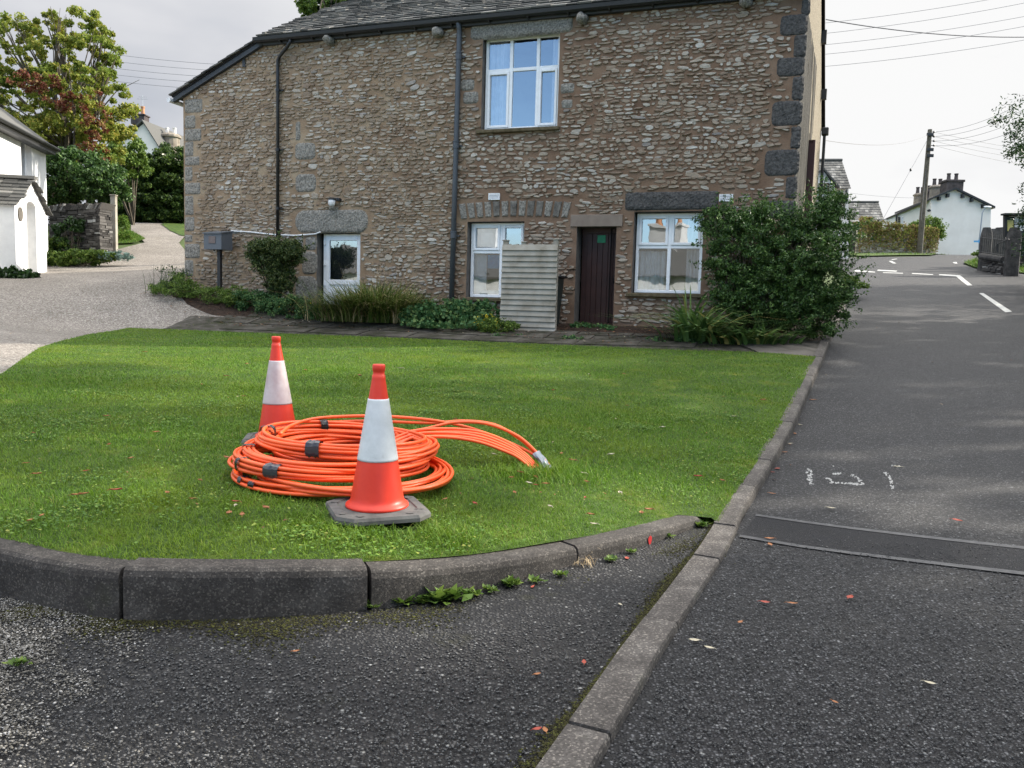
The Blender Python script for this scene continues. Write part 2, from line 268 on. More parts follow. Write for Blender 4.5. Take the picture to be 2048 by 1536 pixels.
def glass():
    m,t,b=new_mat('window_glass'); gl=nd(t,'ShaderNodeBsdfGlossy'); gl.inputs['Roughness'].default_value=.01; gl.inputs['Color'].default_value=(.92,.96,1,1)
    tr=nd(t,'ShaderNodeBsdfTransparent'); tr.inputs[0].default_value=(.92,.94,.95,1)
    fr=nd(t,'ShaderNodeFresnel'); fr.inputs['IOR'].default_value=1.5; ma=nd(t,'ShaderNodeMath',operation='MULTIPLY_ADD'); ma.inputs[1].default_value=1.5; ma.inputs[2].default_value=.25
    t.links.new(fr.outputs[0],ma.inputs[0]); ms=nd(t,'ShaderNodeMixShader'); t.links.new(ma.outputs[0],ms.inputs[0]); t.links.new(tr.outputs[0],ms.inputs[1]); t.links.new(gl.outputs[0],ms.inputs[2])
    v=coords(t); n=noise(t,v,1.6,2,.5); bp=nd(t,'ShaderNodeBump'); bp.inputs['Strength'].default_value=.05; bp.inputs['Distance'].default_value=.05; t.links.new(n,bp.inputs['Height']); t.links.new(bp.outputs[0],gl.inputs['Normal'])
    t.links.new(ms.outputs[0],t.nodes['Material Output'].inputs[0]); return m
M['glass']=glass()
def dim(names,f):
    for k in names:
        t=M[k].node_tree; b=t.nodes['Principled BSDF']; l=b.inputs['Base Color'].links[0].from_socket; o=mixc(t,1.0,l,(f,f,f) if not isinstance(f,tuple) else f,'MULTIPLY'); t.links.new(o,b.inputs['Base Color'])
        for n in t.nodes:
            if n.type=='BSDF_TRANSLUCENT': t.links.new(o,n.inputs[0])
dim(['stone'],(.80,.81,.825)); dim(['road'],(.88,.90,.95)); dim(['road','apron','patch','seam','kerb','flatkerb','gravel','paving','concrete'],.76); dim(['granite','voussoir','lintel','drystone','slate'],.82); dim(['bankgrass'],.84); dim(['grass','lawn'],(1.03,.97,.85)); dim(['leaftree'],.9); dim(['soil','moss','rubber','polewood','metalbox','pipegrey','doorbrown','paint','spray','leafred','pebbles'],.8)
def mortar_grade():
    # the pointing is a paler tan in the older left part of the wall, red brown to the right
    t=M['mortar'].node_tree; b=t.nodes['Principled BSDF']; l=b.inputs['Base Color'].links[0].from_socket; v=coords(t); sx=t.nodes.new('ShaderNodeSeparateXYZ'); t.links.new(v,sx.inputs[0])
    mrx=t.nodes.new('ShaderNodeMapRange'); mrx.inputs['From Min'].default_value=-7; mrx.inputs['From Max'].default_value=2; t.links.new(sx.outputs[0],mrx.inputs['Value'])
    n=noise(t,v,.8,5,.65); a=t.nodes.new('ShaderNodeMath'); a.operation='MULTIPLY_ADD'; a.inputs[1].default_value=.9; t.links.new(n,a.inputs[0]); t.links.new(mrx.outputs[0],a.inputs[2])
    g=ramp(t,a.outputs[0],[(.35,(.97,.97,.91)),(.75,(.84,.80,.73)),(1.2,(.62,.55,.52))]); t.links.new(mixc(t,1.0,l,g,'MULTIPLY'),b.inputs['Base Color'])
mortar_grade(); dim(['pebble'],(.62,.62,.63))
# ---------------------------------------------------------------- mesh helpers
INV={}
def tag(o,label=None,cat=None,group=None,kind=None):
    for k,v in (('label',label),('category',cat),('group',group),('kind',kind)):
        if v: o[k]=v
    return o
def thing(name,label,cat,loc,rotz=0,group=None):
    o=bpy.data.objects.new(name,None); C.objects.link(o); o.location=tuple(loc); o.rotation_euler=(0,0,rotz); o.empty_display_size=.2
    INV[o]=Matrix.LocRotScale(Vector(loc),Matrix.Rotation(rotz,3,'Z'),None).inverted(); return tag(o,label,cat,group)
def obj(name,verts,faces,mat,parent=None,smooth=False,loc=None):
    V=np.array(verts,float).reshape(-1,3)
    o=bpy.data.objects.new(name,None) if False else None
    inv=INV.get(parent)
    org=None
    if parent is None and loc is not None: org=np.array(loc,float); V=V-org
    if inv is not None:
        A=np.array(inv); V=V@A[:3,:3].T+A[:3,3]
    me=bpy.data.meshes.new(name)
    if isinstance(faces,np.ndarray):
        k=faces.shape[1]; me.vertices.add(len(V)); me.vertices.foreach_set('co',V.ravel()); me.loops.add(faces.size); me.loops.foreach_set('vertex_index',faces.ravel().astype(np.int32))
        me.polygons.add(len(faces)); me.polygons.foreach_set('loop_start',np.arange(0,faces.size,k,dtype=np.int32)); me.polygons.foreach_set('loop_total',np.full(len(faces),k,dtype=np.int32)); me.update(calc_edges=True)
    else: me.from_pydata([tuple(v) for v in V],[],faces)
    if smooth: me.polygons.foreach_set('use_smooth',[True]*len(me.polygons))
    me.materials.append(mat if not isinstance(mat,str) else M[mat]); me.update()
    ob=bpy.data.objects.new(name,me); C.objects.link(ob)
    if org is not None: ob.location=tuple(org)
    if parent is not None: ob.parent=parent; INV[ob]=INV[parent]
    return ob
class MB:
    def __init__(s,fr=None): s.v=[]; s.f=[]; s.fr=fr
    def add(s,vs,fs):
        n=len(s.v); s.v+= [s.fr(p) if s.fr else tuple(p) for p in vs]; s.f+=[tuple(i+n for i in f) for f in fs]; return s
    def box(s,a,b,bev=0):
        x0,y0,z0=np.minimum(a,b); x1,y1,z1=np.maximum(a,b)
        if bev:
            c=bev; P=[]
            for z,q in ((z0,c),(z0+c,0),(z1-c,0),(z1,c)): P+=[(x0+q,y0+c,z),(x0+c,y0+q,z),(x1-c,y0+q,z),(x1-q,y0+c,z),(x1-q,y1-c,z),(x1-c,y1-q,z),(x0+c,y1-q,z),(x0+q,y1-c,z)]
            Fs=[tuple(range(7,-1,-1)),tuple(range(24,32))]
            for k in range(3):
                for i in range(8): j=(i+1)%8; Fs.append((k*8+i,k*8+j,k*8+8+j,k*8+8+i))
            return s.add(P,Fs)
        return s.add([(x0,y0,z0),(x1,y0,z0),(x1,y1,z0),(x0,y1,z0),(x0,y0,z1),(x1,y0,z1),(x1,y1,z1),(x0,y1,z1)],[(0,3,2,1),(4,5,6,7),(0,1,5,4),(1,2,6,5),(2,3,7,6),(3,0,4,7)])
    def prism(s,top,bot):
        n=len(top); return s.add(list(top)+list(bot),[tuple(range(n)),tuple(range(2*n-1,n-1,-1))]+[(i,i+n,(i+1)%n+n,(i+1)%n) for i in range(n)])
    def tube(s,path,r,n=8,caps=True):
        P=np.array(path,float); m=len(P); rr=np.full(m,r) if np.isscalar(r) else np.array(r,float)
        T=np.gradient(P,axis=0); T/=np.linalg.norm(T,axis=1)[:,None]+1e-12
        up=np.array([0,0,1.]) if abs(T[0][2])<.9 else np.array([1.,0,0]); vs=[]; a=np.linspace(0,2*np.pi,n,endpoint=False)
        u=np.cross(T[0],up); u/=np.linalg.norm(u)
        for i in range(m):
            u=u-u.dot(T[i])*T[i]; u/=np.linalg.norm(u)+1e-12; w=np.cross(T[i],u)
            for t in a: vs.append(P[i]+rr[i]*(math.cos(t)*u+math.sin(t)*w))
        fs=[(i*n+j,i*n+(j+1)%n,(i+1)*n+(j+1)%n,(i+1)*n+j) for i in range(m-1) for j in range(n)]
        if caps: fs+=[tuple(range(n-1,-1,-1)),tuple(range((m-1)*n,m*n))]
        return s.add(vs,fs)
    def lathe(s,prof,c,n=32,ax=(1,1),lean=(0,0)):
        vs=[];m=len(prof)
        for r,z in prof:
            for j in range(n):
                t=2*math.pi*j/n; vs.append((c[0]+r*ax[0]*math.cos(t)+lean[0]*z,c[1]+r*ax[1]*math.sin(t)+lean[1]*z,c[2]+z))
        fs=[(i*n+j,i*n+(j+1)%n,(i+1)*n+(j+1)%n,(i+1)*n+j) for i in range(m-1) for j in range(n)]
        return s.add(vs,fs)
    def blob(s,c,r,seed=0,amp=.15,nu=12,nv=8):
        rg=random.Random(seed); ph=[rg.uniform(0,6.3) for _ in range(6)]; vs=[]
        for i in range(nv+1):
            th=math.pi*i/nv
            for j in range(nu):
                t=2*math.pi*j/nu; k=1+amp*(math.sin(2*t+ph[0])*math.sin(th)+.6*math.sin(3*t+2*th+ph[1])+.5*math.cos(4*th+t+ph[2]))
                vs.append((c[0]+r[0]*k*math.sin(th)*math.cos(t),c[1]+r[1]*k*math.sin(th)*math.sin(t),c[2]+r[2]*k*math.cos(th)))
        return s.add(vs,[(i*nu+j,(i+1)*nu+j,(i+1)*nu+(j+1)%nu,i*nu+(j+1)%nu) for i in range(nv) for j in range(nu)])
    def build(s,name,mat,parent=None,smooth=False,loc=None):
        if parent is None and loc is None: a=np.array(s.v); loc=(a[:,0].mean(),a[:,1].mean(),a[:,2].min())
        return obj(name,s.v,s.f,mat,parent,smooth,loc)
def frame(o,rot):
    c,sn=math.cos(rot),math.sin(rot)
    def f(p): return (o[0]+c*p[0]-sn*p[1],o[1]+sn*p[0]+c*p[1],o[2]+p[2])
    return f
def inside(poly,x,y):
    x=np.asarray(x);y=np.asarray(y);r=np.zeros(x.shape,bool);n=len(poly);j=n-1
    for i in range(n):
        xi,yi=poly[i];xj,yj=poly[j]
        c=((yi>y)!=(yj>y))&(x<(xj-xi)*(y-yi)/(yj-yi+1e-15)+xi); r^=c; j=i
    return r
def densify(poly,st):
    out=[]
    for i in range(len(poly)):
        a=np.array(poly[i],float)[:2];b=np.array(poly[(i+1)%len(poly)],float)[:2];n=max(1,int(np.linalg.norm(b-a)/st))
        out+=[tuple(a+(b-a)*k/n) for k in range(n)]
    return out
def sheet(name,poly,mat,zf,off,step=.4,wob=0,kind='structure',parent=None):
    P=densify(poly,step); xs=[p[0] for p in P]; ys=[p[1] for p in P]
    gx,gy=np.meshgrid(np.arange(min(xs),max(xs),step),np.arange(min(ys),max(ys),step)); gx=gx.ravel();gy=gy.ravel(); k=inside(P,gx,gy)
    pts=[Vector(p) for p in P]+[Vector(p) for p in zip(gx[k],gy[k])]
    n=len(P); vc,_,fc,*_r=delaunay_2d_cdt(pts,[],[list(range(n))],1,1e-4)
    V=np.array([(v.x,v.y) for v in vc]); z=zf(V[:,0],V[:,1])+off
    f=[tuple(q) for q in fc]
    o=obj(name,np.c_[V,z],f,mat,parent,True)
    m=o.data
    if sum(p.normal.z for p in m.polygons[:20])<0: m.flip_normals()
    if kind: o['kind']=kind
    return o
def quads(c,u,v,w=None,fold=.25):
    """rhombic folded leaves: centre c, long half axis u, short half axis v"""
    n=len(c); nn=np.cross(u,v); nn/=np.linalg.norm(nn,axis=1)[:,None]+1e-12; s=np.linalg.norm(v,axis=1)[:,None]*fold
    V=np.stack([c-u,c+v+nn*s,c+u,c-v+nn*s],1).reshape(-1,3); b=np.arange(n)[:,None]*4
    return V,np.concatenate([b+np.array([0,1,2]),b+np.array([0,2,3])])
def rdir(n,rg=RNG):
    a=rg.normal(size=(n,3)); return a/np.linalg.norm(a,axis=1)[:,None]
def leaves(c,size,aspect=.55,droop=0,rg=RNG):
    n=len(c); u=rdir(n,rg); u[:,2]-=droop; u/=np.linalg.norm(u,axis=1)[:,None]; v=np.cross(u,rdir(n,rg)); v/=np.linalg.norm(v,axis=1)[:,None]+1e-9
    s=size*rg.uniform(.6,1.3,n)[:,None]; return quads(c,u*s,v*s*aspect)
def crown_pts(ells,n,clump=.25,nc=60,shell=.35,rg=RNG,flat=1):
    """leaf positions gathered in clumps spread through ellipsoids [(cx,cy,cz,rx,ry,rz)]"""
    vol=np.array([e[3]*e[4]*e[5] for e in ells])**(2/3); out=[]
    for e,w in zip(ells,vol/vol.sum()):
        k=max(4,int(nc*w)); d=rdir(k,rg); rad=rg.uniform(1-shell*1.6,1.0,k)**.6*rg.uniform(.85,1.1,k)
        cc=np.array(e[:3])+d*rad[:,None]*np.array(e[3:])
        m=int(n*w); idx=rg.integers(0,k,m); sz=rg.uniform(.5,1.3,k)*clump
        p=cc[idx]+rdir(m,rg)*(rg.uniform(0,1,m)**.5*sz[idx])[:,None]*np.array([1,1,.75*flat]); out.append(p)
    return np.concatenate(out)
def foliage(name,ells,n,size,mat,parent,clump=.25,nc=60,shell=.35,aspect=.55,clipz=None,droop=0,seed=1,sprig=0):
    rg=np.random.default_rng(seed); p=crown_pts(ells,n,clump,nc,shell,rg)
    if sprig:
        vol=np.array([e[4]*e[5] for e in ells]); ei=rg.choice(len(ells),sprig,p=vol/vol.sum()); ea=np.array(ells)[ei]; d=rdir(sprig,rg); s0=ea[:,:3]+d*ea[:,3:]*.9; d2=d+rdir(sprig,rg)*.5+np.array([0,0,.35]); d2/=np.linalg.norm(d2,axis=1)[:,None]
        L=rg.uniform(.4,1.5,sprig)*clump*2.0; k=rg.integers(0,sprig,sprig*26); t=rg.uniform(0,1,len(k)); p=np.concatenate([p,s0[k]+d2[k]*(t*L[k])[:,None]+rdir(len(k),rg)*(size*1.1)])
    if clipz is not None: p=p[p[:,2]>clipz]
    V,Fc=leaves(p,size,aspect,droop,rg); return obj(name,V,Fc,mat,parent)
def blades(root,h,w,lean,segs=3,rg=RNG,curl=1.0,dirs=None):
    """curved tapering blades"""
    n=len(root); a=rg.uniform(0,2*np.pi,n) if dirs is None else dirs; d=np.stack([np.cos(a),np.sin(a),np.zeros(n)],1); sd=np.stack([-np.sin(a),np.cos(a),np.zeros(n)],1)
    tw=rg.uniform(-1,1,n)[:,None]; sd=sd+d*tw*.5
    V=[]
    for k in range(segs+1):
        t=k/segs; c=root+np.array([0,0,1.])*(h*(t-.0*t))[:,None]*(1-.35*(lean*t*t*curl).clip(0,1.6))[:,None]+d*(h*lean*t**1.8)[:,None]
        if k<segs: ww=(w*(1-t*.75) if k else w*.7)[:,None]; V+= [c-sd*ww*.5,c+sd*ww*.5]
        else: V.append(c)
    m=2*segs+1; V=np.stack(V,1).reshape(-1,3); b=np.arange(n)[:,None]*m; Fs=[]
    for k in range(segs-1): Fs+=[b+np.array([2*k,2*k+1,2*k+3]),b+np.array([2*k,2*k+3,2*k+2])]
    Fs.append(b+np.array([2*segs-2,2*segs-1,2*segs])); return V,np.concatenate(Fs)
# ================================================================ GROUND
def nonuni(a,b,c,fine,coarse_n):
    mid=np.arange(a,b,fine); l=a-np.geomspace(fine,c,coarse_n); r=b+np.geomspace(fine,c,coarse_n); return np.sort(np.r_[l,mid,r])
gx=nonuni(-26,34,300,.8,22); gy=nonuni(-4,66,300,.8,22); GX,GY=np.meshgrid(gx,gy)
gz=Tz(GX.ravel(),GY.ravel())-.06; far=np.hypot(GX.ravel(),GY.ravel()-30); gz=np.where(far>120,np.clip(gz,-2,11),gz)
ii=np.arange(len(gy)-1)[:,None]*len(gx)+np.arange(len(gx)-1)[None]; ii=ii.ravel()[:,None]
obj('ground',np.c_[GX.ravel(),GY.ravel(),gz],ii+np.array([0,1,len(gx)+1,len(gx)]),'ground',None,True)['kind']='structure'
KY=[1.4,2.26,3.12,3.98,4.60,5.5]+[5.5+.83*k for k in range(1,19)]
def kpt(y,side=0):
    dx=.42; n=np.array([1,-dx])/math.hypot(1,dx); return np.array([kx(y),y])+n*side
# road: from left kerb to the right, on over the brow
rd=[tuple(kpt(y,.06)) for y in np.arange(-4,20.6,1.2)]+[tuple(hit(1702,580)[:2]),tuple(hit(1705,560)[:2])]
j1=hit(1690,541);j2=hit(1640,540); 
rd+=[tuple(j1[:2]),tuple(j2[:2]),(j2[0]-9,j2[1]+4),(12,53)]
rd+=[tuple(hit(1700,514.5,0)[:2]+np.array([0,0])),tuple(hit(1800,513.5)[:2]),tuple(hit(1862,512.5)[:2]),(32.5,60.3),(38,61),(36,54)]
rd+=[tuple(hit(1955,520)[:2]),tuple(hit(1925,528)[:2]),tuple(hit(1950,537)[:2]),tuple(hit(2044,548)[:2]),(26,27),(26,10),(20,-4)]
sheet('road',rd,'road',Tz,.0,.6)
# dark trench patch with raised seams across the road
def strip(px1,px2,w=None): pass
def tquad(pxs,name,mat,off,label=None,cat=None,parent=None,kind='structure',step=.25):
    return sheet(name,[tuple(hit(*p)[:2]) for p in pxs],mat,Tz,off,step,kind=kind,parent=parent)
tquad([(1512,1033),(2048,1100),(2300,1135),(2300,1190),(2048,1146),(1482,1074)],'road_patch','patch',.0045)
tquad([(1512,1030),(2048,1095),(2300,1127),(2300,1133),(2048,1100.5),(1510,1033.5)],'road_seam','seam',.0075)
tquad([(1480,1071.5),(1600,1092),(2048,1146),(2300,1184),(2300,1192),(2048,1152.5),(1600,1097),(1478,1076)],'road_seam','seam',.0075)
# painted markings
for k,q in enumerate([[(1958,586.5),(1967,586.5),(2024,623.5),(2011,625)],[(1878,548.6),(1920,550.6),(1945,571),(1935,571.5),(1912,553),(1878,550.6)],
        [(1824,546.2),(1866,548.6),(1866,550),(1824,547.8)],[(1766,544.8),(1806,546),(1806,547.4),(1766,546)],[(1712,540),(1750,543.6),(1750,545.2),(1706,543)],
        [(1756,539.5),(1795,541.5),(1792,543.5),(1754,541.5)]]):
    tquad(q,'road_marking','paint',.005,step=2)
for q in [[(1777,522),(1783,522),(1793,527),(1786,527)],[(1783,519),(1793,517.5),(1794,518.3),(1784,520)],[(1905,524.5),(1913,524),(1915,527.5),(1909,527)]]: tquad(q,'road_marking','paint',.005,step=3)
def tdisc(px,py,rx,ry,seed):
    rg=random.Random(seed); return [(px+rx*math.cos(a)*rg.uniform(.7,1.15),py+ry*math.sin(a)*rg.uniform(.7,1.15)) for a in np.linspace(0,6.28,9)[:-1]]
# faded sprayed survey marks
sm=MB()
def stroke(pts,w):
    rg=random.Random(int(pts[0][0]))
    for (x0,y0),(x1,y1) in zip(pts[:-1],pts[1:]):
        n=max(2,int(math.hypot(x1-x0,y1-y0)/3.2))
        for i in range(n):
            for q in range(3):
                if rg.random()<.25: continue
                t=(i+rg.random())/n; x=x0+(x1-x0)*t+rg.uniform(-w,w)*.5; y=y0+(y1-y0)*t+rg.uniform(-1.5,1.5); r=rg.uniform(1.1,2.6)
                P=[hit(x+r*math.cos(a)*rg.uniform(.7,1.3),y+r*.75*math.sin(a)*rg.uniform(.7,1.3),.0,None,3,12) for a in np.linspace(0,6.28,7)[:-1]]
                sm.add([(p[0],p[1],p[2]+.0045+.0003*q) for p in P][::-1],[tuple(range(6))])
for lab,ss in (('faded white sprayed upright stroke nearest the kerb',[([(1616,940),(1619,968)],10),([(1620,940),(1622,968)],8)]),('faded white sprayed squiggle in the middle of the three road marks',[([(1664,933),(1668,948),(1682,948)],6),([(1656,955),(1662,966),(1690,968),(1722,970)],8),([(1700,950),(1716,957),(1724,968)],7)]),('faint white sprayed stroke farthest from the kerb',[([(1768,945),(1778,953),(1786,979)],6),([(1786,932),(1800,935)],6)])):
    sm.v=[];sm.f=[]
    for a_,b_ in ss: stroke(a_,b_)
    tag(sm.build('sprayed_mark','spray'),lab,'road marking')
pass
# tarmac apron between curved kerb and flat kerb
KB=[(-2.9,3.62),(-2.13,3.25),(-1.79,3.10),(-1.48,3.02),(-1.02,3.07),(-.56,3.19),(-.14,3.44),(.35,3.86),(.8,4.27),(1.15,4.66)]
KH=[.19,.19,.195,.2,.19,.17,.13,.09,.07,.05]
def catmull(P,n):
    P=np.array(P,float); P=np.vstack([2*P[0]-P[1],P,2*P[-1]-P[-2]]); o=[]
    for i in range(1,len(P)-2):
        for k in range(n):
            t=k/n; a,b,c,d=P[i-1:i+3]; o.append(.5*((2*b)+(-a+c)*t+(2*a-5*b+4*c-d)*t*t+(-a+3*b-3*c+d)*t**3))
    o.append(P[-2]); return np.array(o)
KC=catmull([(a[0],a[1],h) for a,h in zip(KB,KH)],14)
ap=[tuple(p[:2]) for p in KC[::4]]+[(1.10,4.92),(1.34,4.88)]+[tuple(kpt(y,-.06)) for y in [4.5,3.9,3.1,2.3,1.4,.5,-4]]+[(-5,-4),(-5,2.5)]
sheet('forecourt',ap,'apron',Tz,.0,.3)
# gravel drive on the left, running up the hill
LE=[hit(262,655)[:2],hit(120,700)[:2],hit(0,752)[:2]]
LAWN_L=[(-8.0,16.62),(-7.25,13.6),(-6.3,10.6),(-5.03,7.8),(-4.1,5.6),(-3.45,4.3)]
gr=[(-2.85,3.6)]+[(x+.35,y-.1) for x,y in LAWN_L[::-1]]+[(-5.6,16.0),(-4.6,17.0),(-5.6,18.2),(-8.25,19.0),(-8.6,20.0),(-10,26),(-14.2,34)]
gr+=[tuple(hit(372,470)[:2]),tuple(hit(330,447)[:2]),tuple(hit(262,441)[:2]),tuple(hit(262,462)[:2]),tuple(hit(290,485)[:2]),tuple(hit(230,500)[:2]),(-16.4,27.5),(-15,24),(-15,21),(-22,20),(-22,6),(-12,0),(-5,1.8)]
sheet('gravel_drive',gr,'gravel',Tz,.004,.6)
gp_unused=[tuple(at_z(x,y,0)[:2]) for x,y in [(-300,1140),(0,1188),(130,1222),(230,1240),(260,1262),(215,1300),(190,1340),(120,1385),(60,1400),(0,1430),(-300,1430)]]
_x=(noisy('gravelly_dirt',(.06,.055,.04),(.2,.185,.16),7,.95,1,.01,70,stops=[(.3,(.05,.05,.02)),(.5,(.09,.082,.065)),(.75,(.2,.185,.16))]))
# grassy banks
def bank(name,pxs,raise_,label): 
    o=sheet(name,[tuple(p[:2]) for p in pxs],'lawn',Tz,raise_,.5); return o
bank('grass_verge',[hit(1716,512),hit(1740,512.2),hit(1862,510.5),hit(1945,508.5),(33.5,64),(16,64)],.03,'')
bank('grass_bank',[hit(1928,526),hit(1955,519),(31,48),(34,42),(34,26),hit(2046,546.5),hit(1952,536)],.03,'')
bank('grass_patch',[hit(322,449),hit(345,446.5),hit(385,446.5),hit(385,475),hit(362,472),hit(340,462)],.03,'')
bank('grass_patch',[hit(233,470),hit(262,462),hit(290,478),hit(270,486),hit(225,488)],.02,'')
# border bed and paved strip in front of the house
bed=[(-8.0,18.9),(-7.35,18.0),(-6.5,17.25),(-5.6,16.9),(-3.5,16.3),(-1.1,15.62),(1.1,14.95),(2.4,14.5),(3.75,14.0),(4.75,13.75),(5.45,13.95),(5.8,15.0),(7.6,19),(6.6,19.6),(5.3,16),(1.7,17)]
sheet('flower_bed',bed,'soil',Tz,.01,.35)
pv=[(-7.3,16.1),(-3.3,14.7),(1.3,13.1),(3.9,12.3),(3.75,13.4),(2.4,14.5),(1.1,14.95),(-1.1,15.62),(-3.5,16.3),(-5.6,16.9),(-7.0,17.3)]
sheet('paved_path',pv,'paving',Tz,.012,.3)
cp=[(3.9,12.3),(4.72,12.1)]+[tuple(kpt(y,0)) for y in (12.6,13.2,13.9,14.6,15.4)]+[(5.45,13.95),(4.75,13.75),(3.75,14.0),(3.72,13.3)]
sheet('concrete_ramp',cp,'concrete',Tz,.03,.3)
# long flagstones of the path
fr_edge=frame((1.6268,16,0),math.atan2(-.32320,.94633))
rg=random.Random(3); k=0; u=-8.6
fl=[]
for row,(v0,v1) in enumerate([(-2.42,-1.92),(-1.86,-1.42),(-1.36,-1.0)]):
    u=-8.3+rg.uniform(0,.6)
    while u<2.3-(row*.2):
        L=rg.uniform(.7,1.25); p=fr_edge(((u+L/2),(v0+v1)/2,0))
        if not (u>-8 and u+L<2.4): u+=L+.03; continue
        m=MB(fr_edge); z=[tz(*fr_edge((a,b,0))[:2])+.024+rg.uniform(0,.008) for a,b in ((u,v0),(u+L,v0),(u+L,v1),(u,v1))]
        c=[(u,v0),(u+L,v0),(u+L,v1),(u,v1)]; c=[(a+rg.uniform(-.012,.012),b+rg.uniform(-.02,.02)) for a,b in c]
        m.prism([(a,b,zz) for (a,b),zz in zip(c,z)],[(a,b,zz-.05) for (a,b),zz in zip(c,z)])
        o=m.build('flagstone','paving'); fl.append(o)
        tag(o,'mossy grey flagstone in the path between the lawn and the flower bed','flagstone','flagstones of the path'); u+=L+rg.uniform(.02,.05)
# lawn
lw=[(p[0],p[1]) for p in LAWN_L]+[(-2.95,3.8)]+[tuple(p) for p in []]
inner=[]
for i in range(len(KC)):
    t=KC[min(i+1,len(KC)-1)][:2]-KC[max(i-1,0)][:2]; t/=np.linalg.norm(t); n=np.array([-t[1],t[0]]); inner.append(KC[i][:2]+n*.115)
lw=[(p[0],p[1]) for p in LAWN_L]+[tuple(p) for p in inner[4::3]]+[(1.22,4.70),(1.24,4.62)]+[tuple(kpt(y,-.03)) for y in [4.72,5.2,6,7,8,9,10,11,12.1]]+[(4.0,12.5),(1.4,13.4),(-3.3,15.05)]
LAWN_POLY=lw
sheet('lawn',lw,'lawn',Lz,0,.2)
# ================================================================ KERBS
def kerbstone(path,h,w,side,drop=.12,bev=.018,tilt=0,lowface=None):
    """path: front-edge points (x,y), top height z array; extrudes a splayed kerb section"""
    P=np.array(path); T=np.gradient(P[:,:2],axis=0); T/=np.linalg.norm(T,axis=1)[:,None]; Nn=np.c_[-T[:,1],T[:,0]]*side
    z=np.array(h); sec=[(0,-drop-.1,1),(0,-.035,1),(bev*.45,-.012,1),(bev*1.4,0,1),(w,.002,1),(w,-.2,1)]
    vs=[]; m=len(sec)
    for i in range(len(P)):
        for a,dz,_ in sec: q=P[i,:2]+Nn[i]*a; vs.append((q[0],q[1],z[i]+dz))
    fs=[(i*m+j,i*m+(j+1)%m,(i+1)*m+(j+1)%m,(i+1)*m+j) for i in range(len(P)-1) for j in range(m)]
    fs+=[tuple(range(m-1,-1,-1)),tuple(range((len(P)-1)*m,len(P)*m))]
    return vs,fs
segs=[(0,40),(41,68),(69,96),(97,125)]
br=[0,42,70,98,126]
labs=['dark curved kerb stone at the far left, left of the wide gap','dark curved kerb stone in front of the cones, between the two black joints','curved kerb stone right of the narrow black joint, sloping down towards the right',
 'lowest curved kerb stone ending by the flat kerb, with a red paint mark']
br=[0,14*3-1,14*5,14*7,14*9+0]
for k in range(4):
    a,b=br[k],br[k+1]; seg=KC[a:b+1].copy(); g=.012 if k==1 else .006
    seg[0,:2]+= (seg[1,:2]-seg[0,:2])/np.linalg.norm(seg[1,:2]-seg[0,:2])*g*(0 if k==0 else 1); seg[-1,:2]-=(seg[-1,:2]-seg[-2,:2])/np.linalg.norm(seg[-1,:2]-seg[-2,:2])*g
    hh=seg[:,2]+[.0,.012,.0,.004][k]
    v,f=kerbstone(seg,hh,.125,1,.2); o=obj('kerb_stone',v,f,'kerb',None,False,(float(seg[:,0].mean()),float(seg[:,1].mean()),0)); tag(o,labs[k],'kerb stone','curved kerb along the front of the lawn')
    if k==3:
        pm=MB(); c=at_z(1294,1079,.045)
        i=int(np.argmin(np.abs(KC[:,0]-.76))); t=KC[i+1][:2]-KC[i][:2]; t/=np.linalg.norm(t); nn=np.array([t[1],-t[0]])
        P=[]
        for a in np.linspace(0,6.28,13)[:-1]:
            s_a=.016*math.cos(a)*(1+.2*math.sin(3*a)); zz=.028+.026*math.sin(a)
            q=KC[i][:2]+t*s_a+nn*.004; P.append((q[0],q[1],zz))
        mo=pm.add(P,[tuple(range(12))]).build('paint_mark','red',None); mo.parent=o; mo.location=Vector(mo.location)-o.location
for k in range(len(KY)-1):
    y0,y1=KY[k],KY[k+1]; y0+=.006; y1-=.006
    ys=np.linspace(y0,y1,6)
    flat=y1<4.65
    if flat: P=[kpt(y,.07) for y in ys]; H=[.024+.004*(k%2)]*6
    else: P=[kpt(y,.07) for y in ys]; H=[lz(*kpt(y,-.05)) if y<12.2 else tz(*kpt(y,.2))+.11 for y in ys]
    if not flat: H=list(np.linspace(H[0],H[-1],6)+random.uniform(-.004,.004))
    v,f=kerbstone(P,H,.135,1,.14,.014 if not flat else .006); 
    o=obj('kerb_stone',v,f,'flatkerb',None,False,(float(kpt((y0+y1)/2)[0]),float((y0+y1)/2),tz(*kpt((y0+y1)/2,.1))))
    if flat: lab=['flat kerb stone at the bottom edge of the picture','flat kerb stone second from the bottom edge, beside a mossy edge','flat kerb stone third from the bottom edge','flat kerb stone level with the tarmac next to the end of the curved kerb'][k]
    elif k==4: lab='road kerb stone beside the dark trench patch where the kerb starts to rise'
    elif y1<12.3: lab='raised concrete kerb stone between the lawn and the road'
    else: lab='raised concrete kerb stone between the house corner planting and the road'
    tag(o,lab,'kerb stone','kerb along the left edge of the road')
